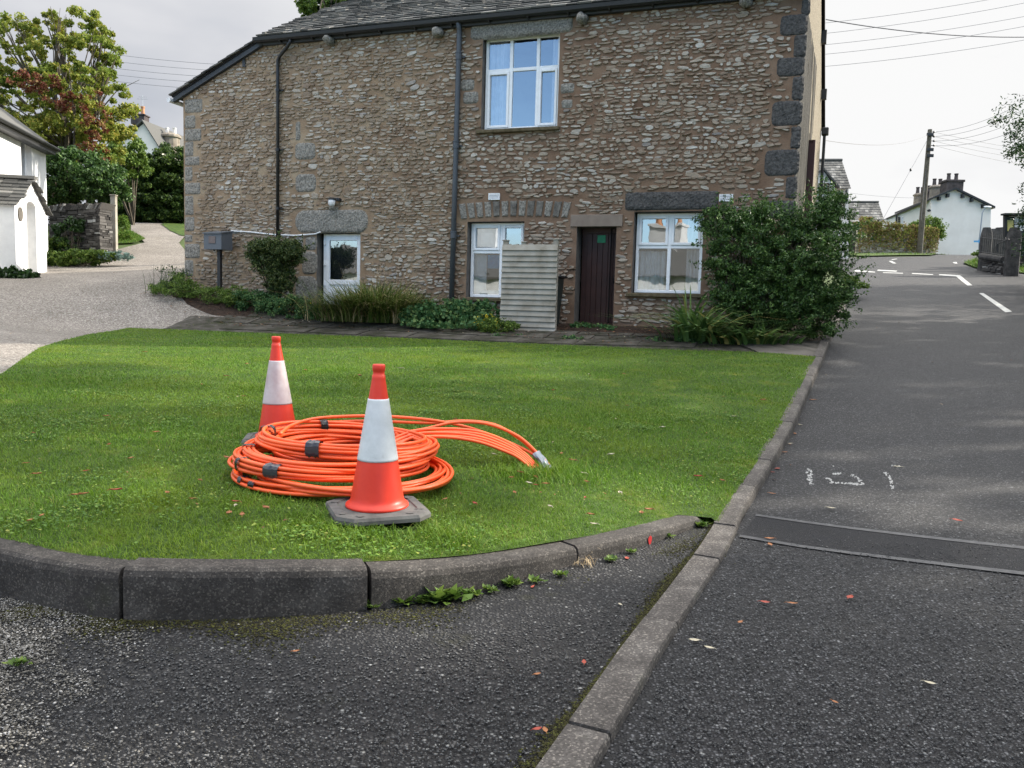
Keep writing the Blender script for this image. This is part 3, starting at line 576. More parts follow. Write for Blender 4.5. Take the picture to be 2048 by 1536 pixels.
# loose pebbles lower left, moss and grit
def scatter_px(n,x0,x1,y0,y1,zf,rg,wob=None):
    out=[]
    for _ in range(n):
        x=rg.uniform(x0,x1); y=rg.uniform(y0,y1); out.append(at_z(x,y,0))
    return np.array(out)
rg=np.random.default_rng(5)
def pebble_mesh(c,r,rg):
    n=len(c); ico=np.array([(0,0,1),(.9,0,.2),(.28,.85,.2),(-.73,.53,.25),(-.73,-.53,.15),(.28,-.85,.2),(.4,.3,-.5),(-.4,-.3,-.5)])
    fc=np.array([(0,1,2),(0,2,3),(0,3,4),(0,4,5),(0,5,1),(1,6,2),(2,6,3),(3,7,4),(4,7,5),(5,7,1),(1,7,6),(3,6,7)])
    a=rg.uniform(0,6.28,n); ca,sa=np.cos(a),np.sin(a); s=r*rg.uniform(.5,1.25,(n,3))*np.array([1,1,.6]) if np.isscalar(r) else r[:,None]*rg.uniform(.6,1.25,(n,3))*np.array([1,1,.6])
    V=ico[None]*s[:,None,:]*rg.uniform(.75,1.25,(n,8,1)); x=V[...,0]*ca[:,None]-V[...,1]*sa[:,None]; y=V[...,0]*sa[:,None]+V[...,1]*ca[:,None]
    V=np.stack([x,y,V[...,2]],2)+c[:,None,:]; return V.reshape(-1,3),(np.arange(n)[:,None,None]*8+fc[None]).reshape(-1,3)
px=rg.uniform(-60,360,34000); py=1190+rg.uniform(0,1,34000)**1.2*320
w=np.clip(1.2-(px/290)-(py-1195)/300+rg.normal(0,.12,34000)+.35*np.sin(px*.03)*np.sin(py*.04),0,1)
k=(rg.uniform(0,1,34000)<w*.75)&(py>1188+px*.2)
px2=rg.uniform(0,1050,1000); py2=rg.uniform(1235,1536,1000); k2=rg.uniform(0,1,1000)<np.clip(1-px2/700,.05,.5)
X=np.r_[px[k],px2[k2]]; Yy=np.r_[py[k],py2[k2]]; c=np.array([at_z(a,b,.004) for a,b in zip(X,Yy)])
V,Fc=pebble_mesh(c,rg.uniform(.0022,.0062,len(c)),rg); tag(obj('pebbles',V,Fc,'pebbles'),'loose pale gravel spilling over the tarmac below the kerb','gravel',kind='stuff')
# dark chips standing proud of the near tarmac
n=40000; px=rg.uniform(-30,2080,n); py=1536+40-(rg.uniform(0,1,n)**.8)*520; c=[];
for a,b in zip(px,py):
    p=at_z(a,b,-.0012)
    kxx=kx(p[1])
    if abs(p[0]-kxx)<.12: continue
    if p[0]<kxx:
        j=np.interp(p[0],KC[:,0],KC[:,1])
        if p[1]>j-.03: continue
    elif 4.45<p[1]-.1*0 and p[1]<5.1+p[0]*.0 and True:
        q1=1033+(a-1512)*.125; q2=1074+(a-1482)*.127
        if q1-6<b<q2+6: continue
    if p[1]<5.2: c.append(p)
c=np.array(c); V,Fc=pebble_mesh(c,rg.uniform(.0022,.0062,len(c)),rg)
tag(obj('chippings',V,Fc,island('tarmac_chips',[(0,(.014,.014,.014)),(.5,(.045,.045,.045)),(.94,(.11,.108,.104)),(1,(.24,.235,.22))],.45,0,.4)),'dark stone chippings bound in the tarmac surface','gravel',kind='stuff')
# moss along the kerb foot and the flat kerb
pts=[]
for i in range(17000):
    t=rg.uniform(20,len(KC)-1.01); i0=int(t); p=KC[i0]+(KC[i0+1]-KC[i0])*(t-i0); tt=KC[i0+1][:2]-KC[i0][:2]; tt/=np.linalg.norm(tt); nn=np.array([tt[1],-tt[0]])
    dens=.5+.5*math.sin(t*.35)+.4*math.sin(t*.11+1); d=abs(rg.normal(0,.04+.075*max(0,dens)))
    if rg.uniform()<.25+.6*dens: pts.append((*(p[:2]+nn*d),.002))
for i in range(6500):
    y=rg.uniform(1.3,4.7); s=.075+abs(rg.normal(0,.018+.012*math.sin(y*4)))
    pts.append((*kpt(y,-s),.002))
pts=np.array(pts); V,Fc=pebble_mesh(pts,rg.uniform(.002,.007,len(pts)),rg); tag(obj('moss',V,Fc,'moss'),'brown green moss along the foot of the kerbs','moss',kind='stuff')
# ================================================================ GRASS
def in_lawn(x,y): return inside(LAWN_POLY,x,y)
def grass_batch(n,ylo,yhi,h,w,seed):
    rg=np.random.default_rng(seed); y=rg.uniform(ylo,yhi,n); x=rg.uniform(-.66*y-.6,.45*y+.2,n); k=in_lawn(x,y); x,y=x[k],y[k]
    z=Lz(x,y); lush=.5+.5*np.sin(x*1.7+np.sin(y*1.3)*1.4)*np.sin(y*1.1+.7*x)
    hh=h*rg.uniform(.5,1.25,len(x))*(.75+.6*lush); near_k=np.abs(y-np.interp(x,KC[:,0],KC[:,1])-.14)<.12; hh=np.where(near_k,hh*.75,hh)
    return np.c_[x,y,z],hh,w*rg.uniform(.7,1.3,len(x))
# keep clear of the cone bases
CONES=[(-.66,3.93,.23),(-1.655,5.62,.23)]
def clear(p,hh,w):
    k=np.ones(len(p),bool)
    for cx,cy,r in CONES: k&=(np.abs(p[:,0]-cx)>r*.97)|(np.abs(p[:,1]-cy)>r*.97)
    return p[k],hh[k],w[k]
VV=[];FF=[];off=0
for a in [(105000,3.0,5.2,.027,.0036,1),(135000,5.2,8,.027,.0052,2),(130000,8,12,.028,.0082,3),(75000,12,17,.03,.013,4)]:
    p,hh,w=clear(*grass_batch(*a)); V,Fc=blades(p,hh,w,RNG.uniform(.3,1.6,len(p)),2 if a[1]<8 else 1,RNG); VV.append(V);FF.append(Fc+off);off+=len(V)
# longer tufts round the cone, along edges and where the ducts enter the ground
def tuft(cx,cy,r,n,h,rg):
    x=cx+rg.normal(0,r,n);y=cy+rg.normal(0,r*.8,n);k=in_lawn(x,y);x,y=x[k],y[k];return np.c_[x,y,Lz(x,y)],h*rg.uniform(.5,1.2,len(x)),.0045*np.ones(len(x))
rg=np.random.default_rng(9)
tf=[(.22,5.15,.16,1500,.095),(.05,4.95,.12,600,.07),(.35,5.3,.15,500,.06),(-.75,3.62,.14,700,.06),(-.3,3.72,.10,500,.06),(-.95,3.75,.08,300,.05),(-1.9,4.0,.2,500,.055),(-2.6,5.6,.3,600,.05),(1.0,5.2,.2,500,.05),(-1.75,5.35,.12,400,.055),(-.75,4.5,.3,500,.05)]
for i in range(46): tf.append((rg.uniform(-4,3),rg.uniform(3.6,11),rg.uniform(.08,.3),260,rg.uniform(.045,.06)))
for q in tf:
    p,hh,w=clear(*tuft(*q,rg)); V,Fc=blades(p,hh,w,rg.uniform(.4,1.2,len(p)),3,rg); VV.append(V);FF.append(Fc+off);off+=len(V)
tag(obj('grass',np.concatenate(VV),np.concatenate(FF),'grass'),'short green lawn grass with longer tufts','grass',kind='stuff')
def strip_grass(name,poly,n,h,w,mat,zf,seed,label):
    rg=np.random.default_rng(seed); P=np.array(poly); x=rg.uniform(P[:,0].min(),P[:,0].max(),n); y=rg.uniform(P[:,1].min(),P[:,1].max(),n); k=inside(poly,x,y); x,y=x[k],y[k]
    V,Fc=blades(np.c_[x,y,zf(x,y)],h*rg.uniform(.5,1.3,len(x)),np.full(len(x),w),rg.uniform(.2,1,len(x)),1,rg); return tag(obj(name,V,Fc,mat),label,'grass',kind='stuff')
strip_grass('verge_grass',[tuple(p[:2]) for p in [hit(1712,512),hit(1862,510.5),hit(1945,508.5),(33.5,64),(16,64)]],16000,.16,.06,'bankgrass',Tz,11,'sunlit grass on the verge below the ivy covered wall')
strip_grass('bank_grass',[tuple(p[:2]) for p in [hit(1928,526),hit(1955,519),(29,46),(27,36),(26,26),hit(2046,546.5),hit(1952,536)]],26000,.2,.045,'bankgrass',Tz,12,'grass on the bank below the churchyard wall')
strip_grass('drive_grass',[tuple(p[:2]) for p in [hit(322,449),hit(345,446.5),hit(385,446.5),hit(385,475),hit(362,472),hit(340,462)]],6000,.1,.04,'bankgrass',Tz,13,'sunlit grass at the top of the gravel drive')
strip_grass('drive_edge_grass',[tuple(p[:2]) for p in [hit(228,470),hit(262,462),hit(290,478),hit(270,486),hit(225,488)]],5000,.12,.035,'bankgrass',Tz,14,'grass beside the wooden post on the drive')
ROOM=noisy('dim_room',(.05,.05,.05),(.10,.10,.10),2,.9,0)  # dark walls: the dimness of the interior is put into the colour
# ================================================================ STONE HOUSE
HA=math.atan2(-.32320,.94633); HO=np.array([1.6268,16.,0]); Uv=np.array([.94633,-.3232,0]); Vv=np.array([.3232,.94633,0])
hf=frame(HO,HA)
def fp(px,py,v=0):
    r=ray(px,py); t=(HO+Vv*v-EYE).dot(Vv)/r.dot(Vv); p=EYE+r*t; return float((p-HO).dot(Uv)),float(p[2])
def hb(): return MB(hf)
house=thing('stone_house','long rubble stone house with slate roof and brown plank door, behind the lawn','house',(HO[0],HO[1],1.0),HA)
UL,UR=-10.08,3.6
OP={'w1':(-2.55,-.92,4.92,6.79),'w2':(-2.80,-1.55,1.50,3.07),'w3':(.70,2.03,1.66,3.23),'d1':(-.44,.36,.9,2.95),'d2':(-6.44,-5.33,1.0,2.86)}
m=hb(); us=sorted({UL+2.35,UR}|{a for o in OP.values() for a in o[:2]}); zs=sorted({.4,7.08}|{a for o in OP.values() for a in o[2:]})
for u0,u1 in zip(us[:-1],us[1:]):
    for z0,z1 in zip(zs[:-1],zs[1:]):
        uc,zc=(u0+u1)/2,(z0+z1)/2
        if any(o[0]<uc<o[1] and o[2]<zc<o[3] for o in OP.values()): continue
        m.add([(u0,0,z0),(u1,0,z0),(u1,0,z1),(u0,0,z1)],[(0,1,2,3)])
m.add([(UL,0,.4),(UL+2.35,0,.4),(UL+2.35,0,7.08),(UL,0,6.04)],[(0,1,2,3)])
B4=(8.23,22.3); D4=hf((UL,7.6,0))
def wquad(a,b,z0,z1a,z1b): return [(a[0],a[1],z0),(b[0],b[1],z0),(b[0],b[1],z1b),(a[0],a[1],z1a)]
wall=m.build('wall','mortar',house)
# rubble stones proud of the mortar, one mesh with the wall's stones
BL=[] # dressed blocks: (u0,z0,u1,z1,mat,round)
def blk(x0,y0,x1,y1,mat,rnd=.3):
    u0,z1=fp(x0,y0);u1,z0=fp(x1,y1); BL.append((u0,z0,u1,z1,mat,rnd))
for y0,y1,x1 in [(200,224,406),(232,256,392),(259,281,404),(284,312,388),(314,330,400),(334,362,386),(366,388,402),(392,430,388),(434,462,390),(470,484,386),(488,516,401),(520,552,388)]: blk(368.5,y0,x1,y1,'granite',.2)
for x0,y0,x1,y1 in [(1602,0,1620,28),(1560,32,1614,68),(1587,71,1612,112),(1553,117,1608,150),(1584,154,1606,199),(1543,204,1603,250),(1581,254,1600,296),(1529,301,1597,350),(1571,354,1593,396),(1520,402,1591,436),(1570,440,1589,480)]: blk(x0,y0,x1,y1,'darkstone',.25)
for q in [(589,287,632,318),(590,349,633,383),(590,244,602,280),(590,474,607,520),(610,474,634,500),(603,503,634,548),(590,552,634,598),(925,185,958,206),(920,160,950,180),(1120,168,1150,185),(1122,200,1146,216)]: blk(*q,'granite',.3)
blk(590,420,737,466,'granite',.45); blk(941,40,1146,64,'granite',.25)
blk(1250,384,1437,420,'darkstone',.18); blk(1142,430,1245,453,'lintel',.03)
n=13; ua,_=fp(921,441); ub,_=fp(1137,441); VO=[]
for i in range(n):
    t0,t1=i/n,(i+1)/n; sp=.10
    def ap_(t,top): return (ua+(ub-ua)*t+(t-.5)*(.14 if top else 0),(3.44 if top else 3.12)+(.05 if top else .05)*(1-(2*t-1)**2))
    VO.append([ap_(t0+.012,0),ap_(t1-.012,0),ap_(t1-.008,1),ap_(t0+.008,1)])
def stone_geo(out,rg,th,dep,n=9,inner=.8):
    """outline (list of (u,z)) -> verts/faces of a slightly domed stone on the wall plane"""
    O=np.array(out); c=O.mean(0); k=len(O); vs=[(u,.012,z) for u,z in O]+[(u,-dep*rg.uniform(.6,.95),z) for u,z in c+(O-c)*.95]+[(u,-dep*rg.uniform(.75,1.2),z) for u,z in c+(O-c)*inner]+[(c[0],-dep*rg.uniform(.85,1.15),c[1])]
    fs=[]
    for r in range(2):
        for i in range(k): j=(i+1)%k; fs.append((r*k+i,r*k+j,r*k+k+j,r*k+k+i))
    for i in range(k): fs.append((2*k+i,2*k+(i+1)%k,3*k))
    return vs,fs
rg=random.Random(11); m=hb(); ex=[(a,c,b,d) for a,b,c,d in OP.values()]+[(b[0],b[1],b[2],b[3]) for b in BL]+[(ua-.1,3.1,ub+.1,3.52)]
vv=[fp(977,386)[0]-.03,fp(1000,401)[1]-.03,fp(1001,401)[0]+.03,fp(977,386)[1]+.03]; vv2=[fp(1437,388)[0]-.03,fp(1466,405)[1]-.03,fp(1467,405)[0]+.03,fp(1437,388)[1]+.03]; ex+=[vv,vv2]
z=.62
nst=0
while z<7.06:
    rh=rg.uniform(.042,.088); u=UL+.02-rg.uniform(0,.1)
    while u<UR:
        L=rg.uniform(.055,.24)*(1.15 if rg.random()<.2 else 1); h=rh*rg.uniform(.6,1.1)
        if rg.random()<.05: h*=1.6; L*=1.2
        u0,u1=u,u+L; uc=(u0+u1)/2+rg.uniform(-.01,.01); zc=z+rh/2+rg.uniform(-.018,.018)+.02*math.sin(uc*1.9)
        u=u1+rg.uniform(.002,.024)
        zt=6.0+(uc-UL)*.443 if uc<UL+2.35 else 7.06
        if zc+h/2>zt or u0<UL or u1>UR: continue
        if any(a-.01<uc+L/2*.8 and uc-L/2*.8<c+.01 and b-.005<zc+h/2*.8 and zc-h/2*.8<d+.005 for a,b,c,d in ex): continue
        k=rg.choice((5,6,6,7,8)); tilt=rg.gauss(0,.12); pw=rg.uniform(2.2,4.5); O=[]; ph=rg.uniform(0,1)
        for i in range(k):
            a=2*math.pi*(i+ph)/k; ca,sa=math.cos(a),math.sin(a); r=(abs(ca)**pw+abs(sa)**pw)**(-1/pw)*rg.uniform(.74,1.16)
            x,y=ca*r*L/2,sa*r*h/2; O.append((uc+x*math.cos(tilt)-y*math.sin(tilt)*1,zc+x*math.sin(tilt)*.8+y*math.cos(tilt)))
        v,f=stone_geo(O,rg,0,rg.uniform(.010,.034)); (m.add(v,f) if rg.random()<.93 else 0); nst+=1
    z+=rh+rg.uniform(.0,.010)
m.build('rubble_facing','stone',house)
# dressed blocks
def block_geo(m,u0,z0,u1,z1,rnd,rg,dep=.04):
    nx=max(4,int((u1-u0)/.035)); nz=max(4,int((z1-z0)/.035)); vs=[]; W_,H_=u1-u0,z1-z0; r0=min(W_,H_)*min(.5,rnd); ph=[rg.uniform(0,6) for _ in range(4)]
    for j in range(nz+1):
        for i in range(nx+1):
            x=W_*i/nx; z=H_*j/nz; cx_=min(max(x,r0),W_-r0); cz_=min(max(z,r0),H_-r0); dx,dz=x-cx_,z-cz_; l=math.hypot(dx,dz)
            if l>1e-6: k_=max(abs(dx),abs(dz))/l; x,z=cx_+dx*k_,cz_+dz*k_
            e=min(i,nx-i,j,nz-j); jx=rg.uniform(-.006,.006); jz=rg.uniform(-.006,.006)
            d=(.012 if e==0 else -dep*(.7 if e==1 else 1)*(1+.25*math.sin(x*9+ph[0])*math.sin(z*11+ph[1]))+rg.uniform(-.006,.006)*(dep/.04))
            vs.append((u0+x+jx,d,z0+z+jz))
    return m.add(vs,[(j*(nx+1)+i,j*(nx+1)+i+1,(j+1)*(nx+1)+i+1,(j+1)*(nx+1)+i) for j in range(nz) for i in range(nx)])
def _old_block(m,u0,z0,u1,z1,rnd,rg,dep=.045):
    O=[]; cu,cz=(u0+u1)/2,(z0+z1)/2; a,b=(u1-u0)/2,(z1-z0)/2; pw=2/max(rnd,.02)*.9+1.2; n=28
    for i in range(n):
        t=2*math.pi*i/n+.05; ca,sa=math.cos(t),math.sin(t); pw2=min(pw,16); r=(abs(ca)**pw2+abs(sa)**pw2)**(-1/pw2); j=1+rg.uniform(-1,1)*.12*min(1,rnd*2)*min(a,b)/max(abs(ca)*a,abs(sa)*b)
        O.append((cu+ca*r*a*j,cz+sa*r*b*j))
    O=np.array(O);c=np.array((cu,cz)); vs=[(u,.01,z) for u,z in O]; rings=[(.97,-.8),(.85,-1),(.6,-1.1),(.3,-1.05)]; k=n; fl=rnd<.1
    for s,d in rings: vs+=[(u,dep*d*(1 if fl else rg.uniform(.75,1.3)),z) for u,z in c+(O-c)*s]
    vs.append((cu,-dep*1.05,cz)); fs=[]
    for r in range(4):
        for i in range(k): j=(i+1)%k; fs.append((r*k+i,r*k+j,r*k+k+j,r*k+k+i))
    fs+=[(4*k+i,4*k+(i+1)%k,5*k) for i in range(k)]
    return m.add(vs,fs)
rg=random.Random(4)
for i,(u0,z0,u1,z1,mat,rnd) in enumerate(BL):
    m=hb(); q_=.018 if mat in('darkstone','granite') and (u1-u0)<.7 else 0; block_geo(m,u0,z0-q_,u1,z1+q_,rnd,rg,.022 if q_ else .035); nm='lintel' if (u1-u0)>.7 else 'quoin'
    if mat=='lintel': m=hb(); m.box((u0,-.03,z0),(u1,.02,z1),.008)
    m.build(nm,mat,house,smooth=False)
for q in VO:
    m=hb(); v,f=stone_geo([q[0],((q[0][0]+q[1][0])/2,q[0][1]+.008),q[1],((q[1][0]+q[2][0])/2+.004,(q[1][1]+q[2][1])/2),q[2],((q[2][0]+q[3][0])/2,q[2][1]-.01),q[3],((q[3][0]+q[0][0])/2,(q[0][1]+q[3][1])/2)],rg,0,rg.uniform(.02,.035)); m.add(v,f); m.build('arch_stone','voussoir' if rg.random()<.6 else 'granite',house)
# side and hidden walls
C0=hf((UR,0,0)); sd=np.array([B4[0]-C0[0],B4[1]-C0[1]]); sl=np.linalg.norm(sd); sd/=sl; so=np.array([sd[1],-sd[0]])
SA=math.atan2(sd[1],sd[0]); sf=frame((C0[0],C0[1],0),SA)   # x along the side wall, -y outwards
m=MB(sf); pk=sl/2
m.add([(0,0,.4),(sl,0,.4),(sl,0,6.6),(pk,0,9.0),(0,0,7.1)],[(0,1,2,3,4)]); m.add([(.0,0,.4),(0,.05,.4),(0,.05,7.1),(0,0,7.1)],[(0,1,2,3)])
side=m.build('side_wall','pebble',house)
m=MB(sf)
rg2=random.Random(8)
zz=.5
for i in range(260): # sooty drip streaks near the corner
    x_=abs(rg2.gauss(0,1.9)); w_=rg2.uniform(.05,.2); L_2=rg2.uniform(.6,3.2); z1_=rg2.uniform(1.5,7.05) if rg2.random()<.7 else 7.05
    if x_>4.4: continue
    z0_=max(.5,z1_-L_2); m.add([(x_+w_*.3,-.004-.00002*i,z0_),(x_+w_*.7,-.004-.00002*i,z0_),(x_+w_,-.004-.00002*i,(z0_+z1_)/2),(x_+w_*.8,-.004-.00002*i,z1_),(x_,-.004-.00002*i,z1_),(x_,-.004-.00002*i,(z0_+z1_)/2)],[(0,1,2,3,4,5)])
while zz<7: # soot dark drip band along the corner
    w_=rg2.uniform(.8,1.3)+ (zz/7)*.8; m.add([(.0,-.0035,zz),(w_,-.0035,zz+rg2.uniform(-.1,.1)),(w_*rg2.uniform(.7,1),-.0035,zz+.5),(.0,-.0035,zz+.5)],[(0,1,2,3)]); zz+=.5
m.build('soot_stain','pebblestain',house)
m=MB(); 
m.add(wquad(B4,D4,.4,6.8,6.0),[(0,1,2,3)]); a=hf((UL,0,0)); m.add(wquad(a,D4,.4,6.04,6.04),[(0,1,2,3)]); a=hf((-7.7,0,0)); b=hf((-7.7,7.4,0)); m.add([(a[0],a[1],5),(b[0],b[1],5),(b[0],b[1],7),((a[0]+b[0])/2,(a[1]+b[1])/2,8.6),(a[0],a[1],7.08)],[(0,1,2,3,4)])
m.build('rear_wall','pebble',house)
# roof: battens plane plus individual slates
RP=29; PITCH=math.tan(R(RP)); EV=-.22; EZ=7.13
m=hb(); RU0,RU1=-7.82,3.66
rz=lambda v:EZ+(v-EV)*PITCH
m.prism([(RU0+.05,EV+.03,rz(EV)-.0),(RU1,EV+.03,rz(EV)),(RU1+.30,3.9,rz(3.9)),(RU0+.05,3.9,rz(3.9))],[(RU0+.05,EV+.03,rz(EV)-.09),(RU1,EV+.03,rz(EV)-.09),(RU1+.30,3.9,rz(3.9)-.09),(RU0+.05,3.9,rz(3.9)-.09)])
m.prism([(RU0,3.9,rz(3.9)),(RU1+.30,3.9,rz(3.9)),(RU1+.66,8.3,6.5),(RU0,8.0,6.5)],[(RU0,3.9,rz(3.9)-.1),(RU1+.30,3.9,rz(3.9)-.1),(RU1+.66,8.3,6.4),(RU0,8.0,6.4)])
roof=m.build('roof','groove',house)
m=hb(); rg=random.Random(21); s=0; row=0; L_=4.8
while s<L_:
    ex_=.26-.03*(s/L_); u=RU0-rg.uniform(0,.25); t0=s; 
    while u<RU1+s*.07:
        w_=rg.uniform(.18,.42); th=rg.uniform(.014,.032); jit=rg.uniform(-.012,.012)
        def P(uu,ss,h): v=EV+ss*math.cos(R(RP)); return (uu,v-h*math.sin(R(RP)),EZ+ss*math.sin(R(RP))+h*math.cos(R(RP)))
        a,b=u+.004,u+w_-.004; lo=t0-.02+jit; hi=t0+ex_+.12
        q=[P(a,lo,.035+th),P(b,lo+rg.uniform(-.01,.01),.035+th),P(b,hi,.012+th*.3),P(a,hi,.012+th*.3)]; w2=[P(a,lo,.030),P(b,lo,.030),P(b,hi,-.004),P(a,hi,-.004)]
        m.prism(q,w2); u+=w_
    s+=ex_; row+=1
o=m.build('slate','slate',roof)
# lean-to roof with its verge
m=hb(); vz=lambda u:6.03+(u-UL)*.447
m.prism([(-10.3,-.12,vz(-10.3)+.12),(-7.7,-.12,vz(-7.7)+.12),(-7.7,7.4,vz(-7.7)+.12),(-10.3,7.4,vz(-10.3)+.12)],[(-10.3,-.12,vz(-10.3)+.07),(-7.7,-.12,vz(-7.7)+.07),(-7.7,7.4,vz(-7.7)+.07),(-10.3,7.4,vz(-10.3)+.07)])
lr=m.build('lean_to_roof','groove',house)
m=hb(); u=-10.36; i=0
while u<-7.8:
    for k,v0 in enumerate(np.arange(-.17,1.6,.33)):
        vj=v0+rg.uniform(-.01,.01) if k else v0+rg.uniform(-.015,.01); e=.24; z0=vz(u)+.135; z1=vz(u+e+.1)+.12
        m.prism([(u,vj,z0+.03),(u+e+.1,vj,z1+.02),(u+e+.1,vj+.32,z1+.02),(u,vj+.32,z0+.03)],[(u,vj,z0),(u+e+.1,vj,z1-.01),(u+e+.1,vj+.32,z1-.01),(u,vj+.32,z0)])
    u+=.235
m.build('slate','slate',lr)
m=hb(); m.prism([(-10.28,-.10,vz(-10.28)-.04),(-7.72,-.10,vz(-7.72)-.04),(-7.72,-.10,vz(-7.72)+.11),(-10.28,-.10,vz(-10.28)+.11)],[(-10.28,-.01,vz(-10.28)-.04),(-7.72,-.01,vz(-7.72)-.04),(-7.72,-.01,vz(-7.72)+.11),(-10.28,-.01,vz(-10.28)+.11)]); m.build('verge_board','fascia',house)
m=hb(); m.tube([hf((-10.36,-.16,0))[:2]+(0,) if 0 else (-10.36,-.16,5.94),(-10.36,7.4,5.94)],.055,8); m.build('gutter','white',house)
u,z=fp(489,121); m=hb(); m.prism([(u-.03,-.04,z-.14),(u+.05,-.04,z-.16),(u+.02,-.04,z+.08),(u-.04,-.04,z+.06)],[(u-.03,-.01,z-.14),(u+.05,-.01,z-.16),(u+.02,-.01,z+.08),(u-.04,-.01,z+.06)]); m.build('verge_bracket','fascia',house)
# fascia board and gutter along the eaves
m=hb(); m.box((-7.78,-.11,6.99),(3.72,-.005,7.13)); m.build('fascia','fascia',house)
m=hb(); sec=[(-.115,7.12),(-.13,7.06),(-.17,7.03),(-.21,7.03),(-.245,7.06),(-.26,7.13),(-.245,7.13),(-.20,7.05),(-.16,7.05),(-.125,7.13)]; k=len(sec)
vs=[(-7.95,v,z) for v,z in sec]+[(3.82,v,z) for v,z in sec]; m.add(vs,[(i,i+k,(i+1)%k+k,(i+1)%k) for i in range(k)]+[tuple(range(k-1,-1,-1)),tuple(range(k,2*k))]); gut=m.build('gutter','pipegrey' if 0 else 'black',house)
for u in np.arange(-7.3,3.7,.82):
    m=hb(); m.prism([(u,-.265,7.135),(u+.03,-.265,7.135),(u+.03,-.20,7.01),(u,-.20,7.01)],[(u,-.1,7.13),(u+.03,-.1,7.13),(u+.03,-.1,6.99),(u,-.1,6.99)]); m.build('gutter_bracket','black',gut)
# eaves corbel stones
for i,(x,y) in enumerate([(659,81),(876,65),(1165,37),(1492,3)]):
    u,z=fp(x,y,-.1); m=hb(); m.blob((u,-.1,z),(.11,.16,.105),i,.12,14,10); m.build('corbel','granite',house,True)
# down pipes
m=hb(); m.tube([(-7.02,-.18,7.05),(-7.02,-.18,6.98),(-7.10,-.16,6.90),(-7.36,-.09,6.72),(-7.41,-.08,6.64),(-7.41,-.08,6.4),(-7.41,-.08,1.3)],.038,10); pb=m.build('drain_pipe','pipeblack',house,True)
for z in (6.0,4.7,3.4,2.1):
    m=hb(); m.tube([(-7.41,-.08,z-.03),(-7.41,-.08,z+.03)],.048,10); m.box((-7.41,-.06,z-.012),(-7.29,-.02,z+.012)); m.build('pipe_clip','pipeblack',pb)
uA,_=fp(919,60,-.09); uB,_=fp(903,600,-.09)
pu=lambda z:uB+(uA-uB)*(z-1.38)/5.6
m=hb(); m.tube([(pu(7.04),-.17,7.06),(pu(6.95),-.1,6.95),(pu(6.8),-.09,6.8),(pu(4),-.09,4),(pu(.9),-.09,.9)],.055,12); pg=m.build('drain_pipe','pipegrey',house,True)
for y in (113,290,470):
    u,z=fp(910,y,-.09); m=hb(); m.tube([(pu(z),-.09,z-.07),(pu(z),-.09,z+.07)],.067,12); m.tube([(pu(z),-.09,z+.055),(pu(z),-.09,z+.075)],.075,12); m.box((pu(z)-.02,-.06,z-.03),(pu(z)+.12,-.02,z+.0)); m.build('pipe_collar','pipegrey',pg)
# reveals
def reveal(k,dep,mat='reveal',top=True):
    u0,u1,z0,z1=OP[k]; m=hb(); e=.0
    for q in ([(u0,0,z0),(u0,dep,z0),(u0,dep,z1),(u0,0,z1)],[(u1,dep,z0),(u1,0,z0),(u1,0,z1),(u1,dep,z1)],[(u0,0,z1),(u0,dep,z1),(u1,dep,z1),(u1,0,z1)],[(u0,dep,z0),(u0,0,z0),(u1,0,z0),(u1,dep,z0)]): m.add(q,[(0,1,2,3)])
    return m.build('reveal',mat,house)
def fr_bars(m,u0,u1,z0,z1,w,v0,v1,bev=.008):
    m.box((u0,v0,z0),(u0+w,v1,z1),bev); m.box((u1-w,v0,z0),(u1,v1,z1),bev); m.box((u0+w-.002,v0+.002,z0),(u1-w+.002,v1,z0+w),bev); m.box((u0+w-.002,v0+.002,z1-w),(u1-w+.002,v1,z1),bev)
def window(k,dep,muls,trans,opens,name='window'):
    u0,u1,z0,z1=OP[k]; sh=lambda u:u-(3.63-u)*dep/16
    u0f,u1f=u0+.02,u1-.012; z0f,z1f=z0+.012,z1-.012
    m=hb(); fr_bars(m,u0f,u1f,z0f,z1f,.06,dep,dep+.07)
    U=[u0f+.055]+[x for x in muls]+[u1f-.055]
    for x in muls: m.box((x-.035,dep+.003,z0f+.055),(x+.035,dep+.068,z1f-.055),.008)
    m.box((u0f+.055,dep+.006,trans-.035),(u1f-.055,dep+.066,trans+.035),.008)
    cells=[]
    for i in range(len(U)-1):
        a=U[i]+(.033 if i else 0); b=U[i+1]-(.033 if i<len(U)-2 else 0)
        for j,(c,d) in enumerate([(z0f+.055,trans-.033),(trans+.033,z1f-.055)]):
            cells.append((a,b,c,d))
            if (i,j) in opens: fr_bars(m,a,b,c,d,.05,dep-.018,dep+.05,.006)
    w=m.build(name,'upvc',house)
    g=hb()
    for a,b,c,d in cells: g.add([(a,dep+.035,c),(b,dep+.035,c),(b,dep+.035,d),(a,dep+.035,d)],[(0,1,2,3)])
    g.build('pane','glass',w); return w,cells
def sill(k,x0=.09,x1=.06,pr=.09):
    u0,u1,z0,z1=OP[k]; m=hb(); m.box((u0-x0,-pr,z0-.075),(u1+x1,.16,z0-.002),.012); return m.build('sill','sill',house)
def drape(m,u0,u1,z0,z1,v,n=40,amp=.03):
    for i in range(n):
        a,b=u0+(u1-u0)*i/n,u0+(u1-u0)*(i+1)/n; va,vb=v+amp*math.sin(i*1.9+math.sin(i)),v+amp*math.sin((i+1)*1.9+math.sin(i+1)); m.add([(a,va,z0),(b,vb,z0),(b,vb,z1),(a,va,z1)],[(0,1,2,3)])
reveal('w1',.17); w1,c1=window('w1',.14,[-1.975,-1.405],6.13,{(0,0),(2,0)}); sill('w1')
m=hb(); drape(m,-2.5,-1.95,4.95,6.75,.27,26,.03); m.build('curtain','curtain',w1)
